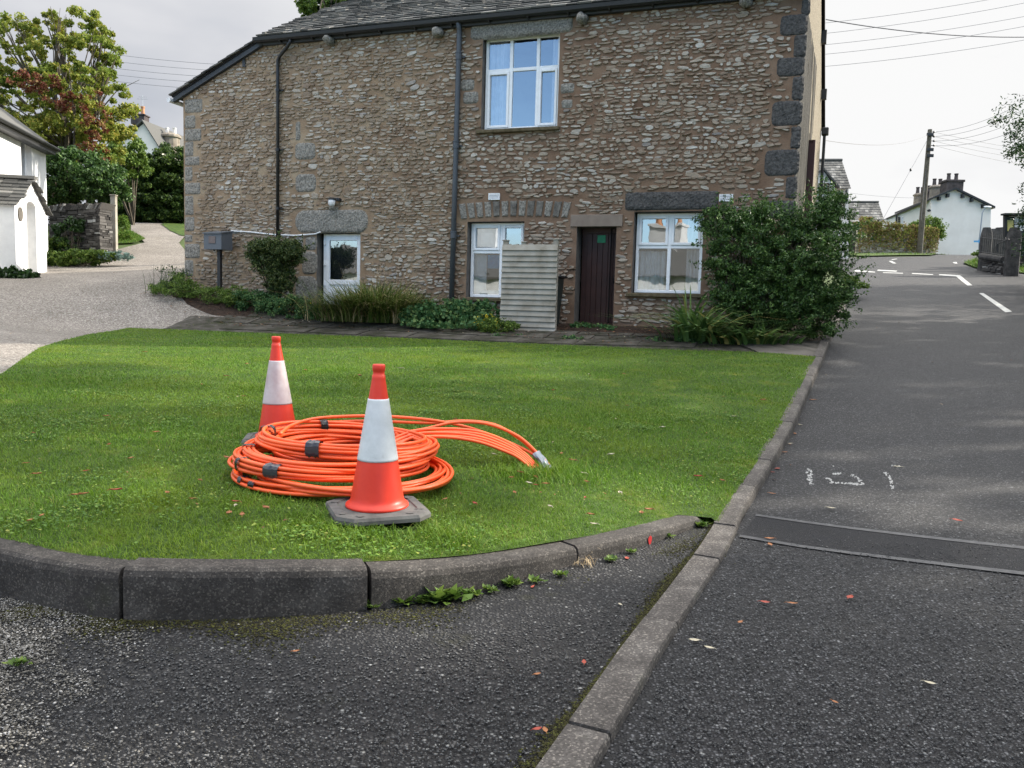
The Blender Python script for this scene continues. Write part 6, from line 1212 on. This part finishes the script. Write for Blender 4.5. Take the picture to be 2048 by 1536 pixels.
T2=tree('tree','dark leafed tree rising behind the slate roof of the stone house',(-6.7,28.6),11.0,.32,[ell(680,-35,30,1.3,1.2,1.1),ell(640,14,30,.6,.7,.45),ell(618,30,30,.3,.4,.2),ell(670,18,30,.5,.6,.45),ell(610,5,30,.3,.4,.25),ell(700,0,30,.9,1,.8),ell(760,-20,30.5,1.0,1,.9),ell(650,-30,30,.7,.8,.8),ell(690,60,30,1.4,1.2,1.0),ell(700,-90,30,1.5,1.5,1.1),ell(690,200,28.4,1.7,1.6,1.3),ell(660,260,28.2,1.3,1.2,1.0)],18000,.06,'leafdark',.25,160,46,16)  # last two crown masses, unseen behind the house, added to dapple the white cottage
foliage('crown',[ell(640,14,29.5,.65,.6,.42),ell(612,28,29.5,.28,.4,.2),ell(668,20,29.5,.5,.5,.45),ell(705,5,29.5,.6,.5,.4),ell(608,5,29.5,.25,.3,.25),ell(735,-5,29.5,.5,.5,.3)],7000,.05,'leafmid',T2,.16,60,.5,.6,None,0,47,60)
# ================================================================ BACKGROUND, RIGHT
P0=W3(1838,509,53); P1=W3(1860,259,53); up=thing('telegraph_pole','leaning wooden telegraph pole beside the road, with wires and a stay','telegraph pole',tuple(P0))
m=MB(); m.tube([tuple(P0-np.array([0,0,.3])),tuple(P1)],[.20,.13],12); m.build('pole','polewood',up)
m=MB(); c=P0+(P1-P0)*.0; m.box((c[0]-.25,c[1]-.25,c[2]-.1),(c[0]+.25,c[1]+.25,c[2]+.06),.03); m.build('footing','concrete',up)
ins=[]
for i in range(4):
    q=W3(1868,264+i*9,53); ins.append(q); m=MB(); m.tube([(q[0]-.3,q[1],q[2]),(q[0],q[1],q[2])],.025,6); m.lathe([(0,-.07),(.06,-.05),(.07,0),(.05,.05),(0,.09)],(q[0],q[1],q[2]),10); m.build('insulator','black',up)
for y in (270,300,312): q=W3(1858,y,53); m=MB(); m.box((q[0]-.22,q[1]-.2,q[2]-.1),(q[0]+.22,q[1]-.1,q[2]+.1),.02); m.build('bracket','black',up)
def wire(a,b,sag,label,grp,r=.011,name='overhead_wire',n=24):
    a=np.array(a);b=np.array(b); P=[a+(b-a)*t-np.array([0,0,4*sag*t*(1-t)]) for t in np.linspace(0,1,n)]; m=MB(); m.tube(P,r,5); tag(m.build(name,'wire'),label,'wire',grp)
for i in range(4): wire(ins[i],W3(2230,[85,105,130,160][i]-5,38),.9,'overhead wire rising from the telegraph pole to the upper right','wires rising right from the telegraph pole')
for i in range(4): wire(ins[i],W3(2300,[312,320,333,350][i],62),.5,'overhead wire running level right from the telegraph pole','level wires right of the telegraph pole')
wire(W3(1856,270,53),W3(1646,280,25),.35,'lone thin wire between the stone house and the telegraph pole','',.009)
wire(W3(1700,386,62),W3(1850,396,62),.1,'faint low wire left of the telegraph pole','',.008)
a=W3(1857,276,53); b=W3(1765,440,50); wire(a,b,0,'slanting stay wire left of the telegraph pole','',.012,'stay_wire'); 
m=MB(); c=a+(b-a)*.4; m.blob(tuple(c),(.07,.07,.1),1,.1); tag(m.build('stay_insulator','black'),'small dark insulator on the slanting stay wire','insulator')
wire(W3(1856,300,53),W3(1842,440,52.6),0,'near vertical stay wire hugging the telegraph pole','',.012,'stay_wire')
for i,(y0,y1) in enumerate([(45,-20),(66,0),(88,28),(107,48),(131,76)]): wire(W3(1600,y0+6,30),W3(2150,y1-15,30),.15,'overhead wire in the sky above the road at upper right','upper right wires',.007)
wire(W3(1652,39,21),W3(2200,66,24),.25,'thick dark cable running right from the house corner','',.014)
for i,(y0,y1) in enumerate([(106,128),(120,140),(134,153),(147,165),(160,178)]): wire(W3(180,y0-4,46),W3(520,y1+5,40),.12,'overhead wire above the gravel drive between tree and house','upper left wires',.009)
# white far cottage with chimneys
Y=62; gpts=[(1868,516),(1775,470),(1775,438),(1856,401),(1908,379),(1982,415),(1979,516)]
fc=thing('white_far_cottage','long white cottage with three chimneys at the top of the road','house',tuple(W3(1908,513,Y)))
f_=[tuple(W3(x,y,Y+ (62-0)*0 + (4 if x<1860 else 0)*1.0)) for x,y in [(1860,520),(1860,400),(1908,379),(1982,415),(1979,520)]]
f_=[tuple(W3(x,y,Y)) for x,y in [(1862,520),(1862,399),(1908,379),(1982,415),(1979,520)]]
m=MB(); m.prism(f_,[(a+1.5,b+9,c_) for a,b,c_ in f_]); m.build('wall','farrender',fc)
e_=[tuple(W3(x,y,Y+.5+ (1862-x)*.06)) for x,y in [(1771,520),(1771,439),(1862,399),(1862,520)]]
m=MB(); m.prism(e_,[(a+1.5,b+6,c_) for a,b,c_ in e_]); m.build('rear_wall','farrender',fc)
def rstrip(m,a,b,th,dy0,dx,dy): 
    a,b=np.array(a),np.array(b); q=[a+[0,-dy0,0],b+[0,-dy0,0],b+[dx,dy,0],a+[dx,dy,0]]; m.prism([tuple(x+np.array([0,0,th])) for x in q],[tuple(x-np.array([0,0,.02])) for x in q])
m=MB(); rstrip(m,W3(1862,398,Y),f_[2],.13,.3,1.5,9); rstrip(m,f_[2],W3(1986,417,Y),.13,.3,1.5,9); rstrip(m,W3(1770,439,Y+6),W3(1862,398,Y),.1,.3,1.5,6); m.build('roof','black',fc)
for x,y in ((1878,397),(1895,391),(1925,392),(1943,400),(1966,412)): c=W3(x,y,Y-.15); m=MB(); m.box((c[0]-.08,c[1]-.15,c[2]-.14),(c[0]+.08,c[1]+.15,c[2]+.14)); m.build('purlin_end','black',fc)
for (x,yb,yt,w,n,d,mt) in [(1902,385,361,1.05*1.0,2,Y+3,'chimneydark'),(1872,392,371,.85,2,Y+6,'chimney'),(1838,405,387,.75,2,Y+10,'chimney'),(1855,402,384,.5,1,Y+9,'chimneydark')]:
    c=W3(x,yb+8,d); ht=W3(x,yt,d)[2]-c[2]; chimney(fc,tuple(c),w*1.25,1.0,ht,n,mt,'chimneydark',1 if w<1 and n==2 else 0,.15,.55)
m=MB(); q=[W3(x,y,Y-.1) for x,y in ((1948,409),(1950,409))]; c=W3(1932,420,Y-.1); m=MB(); m.blob(tuple(W3(1858,421,Y-.1)),(.14,.08,.10),1,.1); m.build('wall_lamp','black',fc)
for x,d in ((1793,Y+4.4),(1798,Y+4.2)):
    m=MB(); a=W3(x,430 if x==1793 else 434,d-.1); b=W3(x,475,d-.1); m.tube([tuple(a),tuple(b)],.07,6); m.build('drain_pipe','black',fc)
for x0,x1,y0,y1,d in ((1804,1809,434,462,Y+3.8),(1778,1781,447,455,Y+5.6),(1786,1789,445,456,Y+5.2)):
    m=MB(); q=[tuple(W3(x,y,d-.08)) for x,y in ((x0,y0),(x1,y0),(x1,y1),(x0,y1))]; m.prism(q,[(a,b+.1,c_) for a,b,c_ in q]); m.build('window','glass' if 0 else 'curtain',fc)
# dormer house left of the pole
Y=45; dh=thing('dormer_house','white house with a grey slate roof and gabled dormer behind the big shrub','house',tuple(W3(1670,520,Y)))
m=MB(); q=[tuple(W3(x,y,Y)) for x,y in [(1625,520),(1625,350),(1697,374),(1697,520)]]; q[1]=tuple(W3(1625,374,Y)); m.prism(q,[(a+.3,b+6,c_) for a,b,c_ in q]); m.build('wall','farrender',dh)
m=MB(); A_,B_=W3(1618,378,Y-.3),W3(1702,378,Y-.3); C_,D_=W3(1684,323,Y+3.0),W3(1618,323,Y+3.0)
rg=random.Random(9); n=11
for i in range(n):
    a0,a1=i/n,(i+1.3)/n; L0=A_+(D_-A_)*a0; R0=B_+(C_-B_)*a0; L1=A_+(D_-A_)*a1; R1=B_+(C_-B_)*a1; k=9; 
    for j in range(k):
        s0,s1=(j+(i%2)*.5)/k,(j+1+(i%2)*.5)/k-.004; s1=min(s1,1); 
        if s0>=1: continue
        z=np.array([0,0,.05+rg.uniform(0,.015)]); q=[L0+(R0-L0)*s0+z,L0+(R0-L0)*s1+z,L1+(R1-L1)*s1+z*.3,L1+(R1-L1)*s0+z*.3]; m.prism([tuple(x) for x in q],[tuple(x-np.array([0,0,.04])) for x in q])
m.build('roof','slate',dh)
m=MB(); m.tube([tuple(D_+np.array([0,0,.08])),tuple(C_+np.array([0,0,.08]))],.09,6); m.build('ridge','slate',dh)
m=MB(); q=[tuple(W3(x,y,Y-.9)) for x,y in [(1632,420),(1632,350),(1646,340),(1670,376),(1672,420)]]; m.prism(q,[(a,b+2,c_) for a,b,c_ in q]); dm=m.build('dormer','farrender',dh)
m=MB(); rstrip(m,W3(1628,352,Y-1),W3(1646,338,Y-1),.08,.1,0,2.4); rstrip(m,W3(1646,338,Y-1),W3(1678,376,Y-1),.08,.1,0,2.4); m.build('dormer_roof','slate',dm)
m=MB(); 
def pxbar(m,x0,x1,y0,y1,d,t=.1): q=[tuple(W3(x,y,d)) for x,y in ((x0,y0),(x1,y0),(x1,y1),(x0,y1))]; m.prism(q,[(a,b+t,c_) for a,b,c_ in q])
for b in ((1638,1659,366,369),(1638,1659,384,387),(1638,1642,366,387),(1655,1659,366,387),(1648,1650,366,387)): pxbar(m,*b,Y-1.0)
w_=m.build('window','brownframe',dm); m=MB(); pxbar(m,1641,1656,368,386,Y-.95,.02); m.build('pane','glass',w_)
m=MB(); a=W3(1693,380,Y-.35); m.tube([tuple(a),tuple(W3(1692,386,Y-.1)),tuple(W3(1688,400,Y-.1)),tuple(W3(1688,430,Y-.1))],.05,6); m.build('drain_pipe','black',dh)
m=MB(); A_,B_=W3(1690,445,Y+11),W3(1770,445,Y+11); C_,D_=W3(1757,406,Y+14),W3(1694,406,Y+14); n=8
for i in range(n):
    a0,a1=i/n,(i+1.3)/n; L0=A_+(D_-A_)*a0; R0=B_+(C_-B_)*a0; L1=A_+(D_-A_)*a1; R1=B_+(C_-B_)*a1; k=11
    for j in range(k):
        s0,s1=(j+(i%2)*.5)/k,min(1,(j+1+(i%2)*.5)/k-.004)
        if s0>=1: continue
        z=np.array([0,0,.05+rg.uniform(0,.015)]); q=[L0+(R0-L0)*s0+z,L0+(R0-L0)*s1+z,L1+(R1-L1)*s1+z*.3,L1+(R1-L1)*s0+z*.3]; m.prism([tuple(x) for x in q],[tuple(x-np.array([0,0,.04])) for x in q])
gr_=thing('outbuilding','low slate roofed outbuilding between the dormer house and the pole','outbuilding',tuple(W3(1730,510,Y+12))); m.build('roof','slate',gr_)
m=MB(); pxbar(m,1692,1765,443,500,Y+11.4,3); m.build('wall','bark',gr_); m=MB(); m.tube([tuple(C_+np.array([0,0,.08])),tuple(D_+np.array([0,0,.08]))],.08,6); m.build('ridge','slate',gr_)
# ivy covered wall and verge shrub
a=W3(1712,508,51.5); b=W3(1872,509,54.5); za_=tz(a[0],a[1]); 
iv=drywall('ivy_wall','sunlit stone garden wall overgrown with ivy behind the telegraph pole',a,b,1.75,1.35,.5,8,tz(a[0],a[1])-.05,tz(b[0],b[1])-.05,cope=False,sc=1.3,mat='gardenstone')
rg=np.random.default_rng(12); n=9000; s=rg.uniform(0,1,n); hgt=rg.uniform(0,1,n)**.8; dens=.5+.5*np.sin(s*17)*np.sin(s*41+2); k=rg.uniform(0,1,n)<(.25+.75*hgt)*(.45+.55*dens); s,hgt=s[k],hgt[k]; q=a[None]+(b-a)[None]*s[:,None]; c=np.c_[q[:,0],q[:,1]-.1-rg.uniform(0,.15,len(s)),Tz(q[:,0],q[:,1])+.15+hgt*(1.95-.4*s)+rg.normal(0,.07,len(s))]; V,Fc=leaves(c,.075,.6,0,rg); obj('ivy',V,Fc,'ivy',iv)
shrub2('wall_top_bush','brownish bush on top of the ivy wall below the outbuilding roof','bush',tuple(W3(1738,470,52.5)[:2]),[ell(1735,452,52.5,.9,.5,.6),ell(1752,458,52.5,.6,.5,.35)],3200,.08,'ivy',.25,50,51,10,.02,clip=False)
shrub2('pole_bush','bright green feathery bush behind the telegraph pole','bush',tuple(W3(1855,500,57)[:2]),[ell(1856,455,57,1.15,.8,.75),ell(1832,458,57,.7,.6,.5),ell(1872,465,57,.6,.6,.5)],8500,.09,'leafmid',.3,90,52,24,.03,.35)
# street lamp with sign
p=W3(1958,515,58); sl_=thing('street_lamp','thin curved grey street lamp with a pale blue sign against the white cottage','street lamp',tuple(p))
m=MB(); m.tube([tuple(W3(x,y,58)) for x,y in ((1958,515),(1959,480),(1962,450),(1965,425),(1969,417),(1976,414))],[.07,.06,.05,.045,.04,.04],8); m.build('column','steel',sl_)
m=MB(); m.blob(tuple(W3(1975,414,58)),(.28,.12,.08),1,.05); m.build('lantern','white',sl_)
m=MB(); pxbar(m,1948,1957,481,484.5,57.8,.03); pxbar(m,1957,1961,479.5,486,57.8,.03); m.build('sign_plate','signblue',sl_)
# churchyard wall, gate pillars, railing, board
def pillar(label,px,py,ytop,y,w,seed):
    p=W3(px,py,y); zt=W3(px,ytop,y)[2]; m=MB(); zb=tz(p[0],p[1])-.3; rg=random.Random(seed); vs=[]; n=14; lv=9
    for i in range(lv+1):
        t=i/lv; z=zb+(zt-zb)*t; r=w*(1 if t<.8 else max(.62,math.sqrt(max(0,1-((t-.8)/.2)**2))))
        for k in range(n): a=6.283*k/n; q=(abs(math.cos(a))**4+abs(math.sin(a))**4)**(-.25); vs.append((p[0]+r*q*math.cos(a)*rg.uniform(.97,1.03),p[1]+r*.7*q*math.sin(a)*rg.uniform(.97,1.03),z))
    m.add(vs,[(i*n+j,i*n+(j+1)%n,(i+1)*n+(j+1)%n,(i+1)*n+j) for i in range(lv) for j in range(n)]+[tuple(range(lv*n,lv*n+n))]); tag(m.build('gate_pillar','churchstone'),label,'gate pillar')
pillar('rounded dark stone pillar at the left end of the churchyard railing',1970,506,455,36,.24,1)
pillar('tall dark stone gate pillar under the notice board at the right edge',2024,520,455,33,.27,2)
pillar('broad rough stone block behind the churchyard railing',1990,490,458,37.5,.42,3)
a=W3(1966,508,35.6); b=W3(2012,513,33.6); drywall('churchyard_wall','low dark churchyard wall below the iron railing',a,b,.62,.55,.4,5,tz(a[0],a[1]),tz(b[0],b[1]),cope=False,sc=1.2)
m=MB(); a2=a.copy();b2=b.copy(); a2[2]=tz(a[0],a[1])+.62;b2[2]=tz(b[0],b[1])+.58; m.tube([tuple(a2+[0,.15,.05]),tuple(b2+[0,.15,.05])],.14,10); tag(m.build('wall_coping','churchstone'),'rounded stone coping on the low churchyard wall','coping')
rl=thing('iron_railing','dark iron railing on the low churchyard wall','railing',tuple(a2)); 
m=MB()
for t in (.15,.85): m.tube([tuple(a2+[0,.15,t*.9+.1]),tuple(b2+[0,.15,t*.9+.1])],.018,6)
m.build('rail','black',rl)
for i in range(11):
    s=(i+.5)/11; c=a2+(b2-a2)*s; m=MB(); m.tube([(c[0],c[1]+.15,c[2]+.1),(c[0],c[1]+.15,c[2]+1.0),(c[0],c[1]+.15,c[2]+1.1)],[.016,.016,.004],6); m.build('bar','black',rl)
m=MB(); q=[W3(1995,505,33),W3(1995,488,33),W3(2018,478,32.6)]; m.tube([tuple(x) for x in q],.02,6); tag(m.build('handrail','black'),'thin iron handrail by the churchyard steps','handrail')
a=W3(1990,478,39); b=W3(2080,478,37); drywall('inner_wall','sunlit stone wall beyond the churchyard railing',a,b,1.2,1.2,.4,6,a[2]-.6,b[2]-.6,cope=False,sc=1.2)
for i,(yy,zo) in enumerate([(530,.05),(524,.22),(518,.4)]):
    p=hit(2040,536); m=MB(); x0=p[0]-1.0+i*.15; m.box((x0,p[1]+.3+i*.45,p[2]-.3),(x0+3,p[1]+1.1+i*.45,p[2]+.16+i*.17),.02); tag(m.build('stone_step','churchstone'),['lowest','middle','top'][i]+' dark stone step up to the churchyard gate','step')
nb=thing('notice_board','dark framed notice board with pinned posters at the right edge','notice board',tuple(W3(2035,520,33.5)))
m=MB(); pxbar(m,2012,2100,430,472,33.5,.1); m.build('panel','boardgreen',nb)
m=MB(); pxbar(m,2010,2104,426,429.5,33.2,.3); pxbar(m,2010,2014,428,474,33.4,.14); m.build('frame','black',nb)
for b,mt in (((2015,2027,440,462),'poster'),((2029.5,2037,434,448),'white'),((2029.5,2037,450,460),'white'),((2039,2075,438,462),'white')): m=MB(); pxbar(m,*b,33.46,.02); m.build('poster',mt,nb)
m=MB(); rg=random.Random(4); x=2018
while x<2048: w=rg.uniform(.7,1.6); pxbar(m,x,x+w,432,433.3,33.47,.02); x+=w+.5
m.build('lettering','white',nb); 
m=MB(); pxbar(m,2016,2020,470,520,33.5,.1); m.build('post','black',nb); m=MB(); pxbar(m,2090,2094,470,520,33.5,.1); m.build('post','black',nb)
m=MB(); 
gt=thing('churchyard_gate','dark green boarded gate at the right edge behind the pillar','gate',tuple(W3(2045,520,34)))
m=MB()
for i in range(6): pxbar(m,2036+i*6,2041.5+i*6,458,512,34,.05)
m.build('boards','green' if 0 else 'boardgreen',gt); m=MB(); pxbar(m,2036,2072,470,473,33.93,.06); pxbar(m,2036,2072,500,503,33.93,.06); m.build('rail','boardgreen',gt)
shrub2('bank_nettles','leafy weeds on the grass bank by the churchyard wall','weeds',tuple(hit(1955,522)[:2]),[ell(1955,516,38,.7,.5,.3),ell(1985,520,35,.8,.5,.25),ell(2005,524,33,.6,.4,.2)],3500,.06,'leafmid',.2,60,53,8,.01)
# ================================================================ churchyard yews to the right: they shade the green and the road
def yew(label,x,y,h,r,n,seed,mat='leafdark',size=.16,lo=.1,limbs=14,clump=.6):
    bz=tz(x,y); rg=random.Random(seed); es=[(x+rg.uniform(-.3,.3)*r,y+rg.uniform(-.3,.3)*r,bz+h*t,r*k,r*k,h*.2) for t,k in ((lo+.14,.85),(.42,1.0),(.6,.85),(.78,.6),(.92,.3))]
    return tree('yew_tree',label,(x,y),h,.45,es,n,size,mat,clump,int(90+n/130),seed,limbs,.35,None,.35)
yew('dark yew tree with drooping branch tips at the right edge',19.9,26.3,9.0,3.9,80000,61,size=.06,limbs=0,clump=.5)
for i,(x,y,h,r,n) in enumerate([(23.5,20.5,10.5,4.4,15000),(22,13.5,14.5,5.0,17000),(20,6.0,15.5,5.2,17000),(19,-1.5,15,5.2,16000),(17,-9.0,14.5,5.2,14000),(28,17,18,5.5,14000),(27,8.5,19,5.5,14000)]):
    yew('large churchyard yew right of the road, '+['level with the far road','level with the house','level with the lawn','level with the cones','behind the photographer','in the back row by the house','in the back row by the lawn'][i],x,y,h,r,n,70+i)
# white terrace across the lane behind the photographer, mirrored in the windows
bx,by=-12,-14; tb=thing('opposite_cottage','white cottage with orange chimney pots opposite the stone house, mirrored in its windows','house',(bx,by,0),R(-14))
f=frame((bx,by,0),R(-14)); EH,RH=3.7,5.7; x0,x1=-26,13; m=MB(f); m.add([(x0,0,-.5),(x1,0,-.5),(x1,0,EH),(x0,0,EH)],[(0,1,2,3)])
for x in (x0,x1): m.add([(x,0,-.5),(x,-7,-.5),(x,-7,EH),(x,-3.5,RH),(x,0,EH)],[(0,1,2,3,4)])
m.build('wall','limewash',tb)
m=MB(f); m.prism([(x0-.3,.3,EH-.1),(x1+.3,.3,EH-.1),(x1+.3,-3.5,RH+.1),(x0-.3,-3.5,RH+.1)],[(x0-.3,.3,EH-.2),(x1+.3,.3,EH-.2),(x1+.3,-3.5,RH),(x0-.3,-3.5,RH)]); m.prism([(x0-.3,-3.5,RH+.1),(x1+.3,-3.5,RH+.1),(x1+.3,-7.3,EH-.1),(x0-.3,-7.3,EH-.1)],[(x0-.3,-3.5,RH),(x1+.3,-3.5,RH),(x1+.3,-7.3,EH-.2),(x0-.3,-7.3,EH-.2)]); m.build('roof','slate',tb)
for x in (-14,-1,7):
    c=f((x,-3.5,RH-.4)); chimney(tb,c,2.2 if x!=-14 else 2.6,1.0,1.7 if x!=-14 else 6.2,3,'limewash','clay',0,.2,.8)
for x in (-20,-13,-5,0,5,9):
    m=MB(f); m.box((x,0,1.0),(x+.9,.03,2.3)); m.build('window','glass',tb)
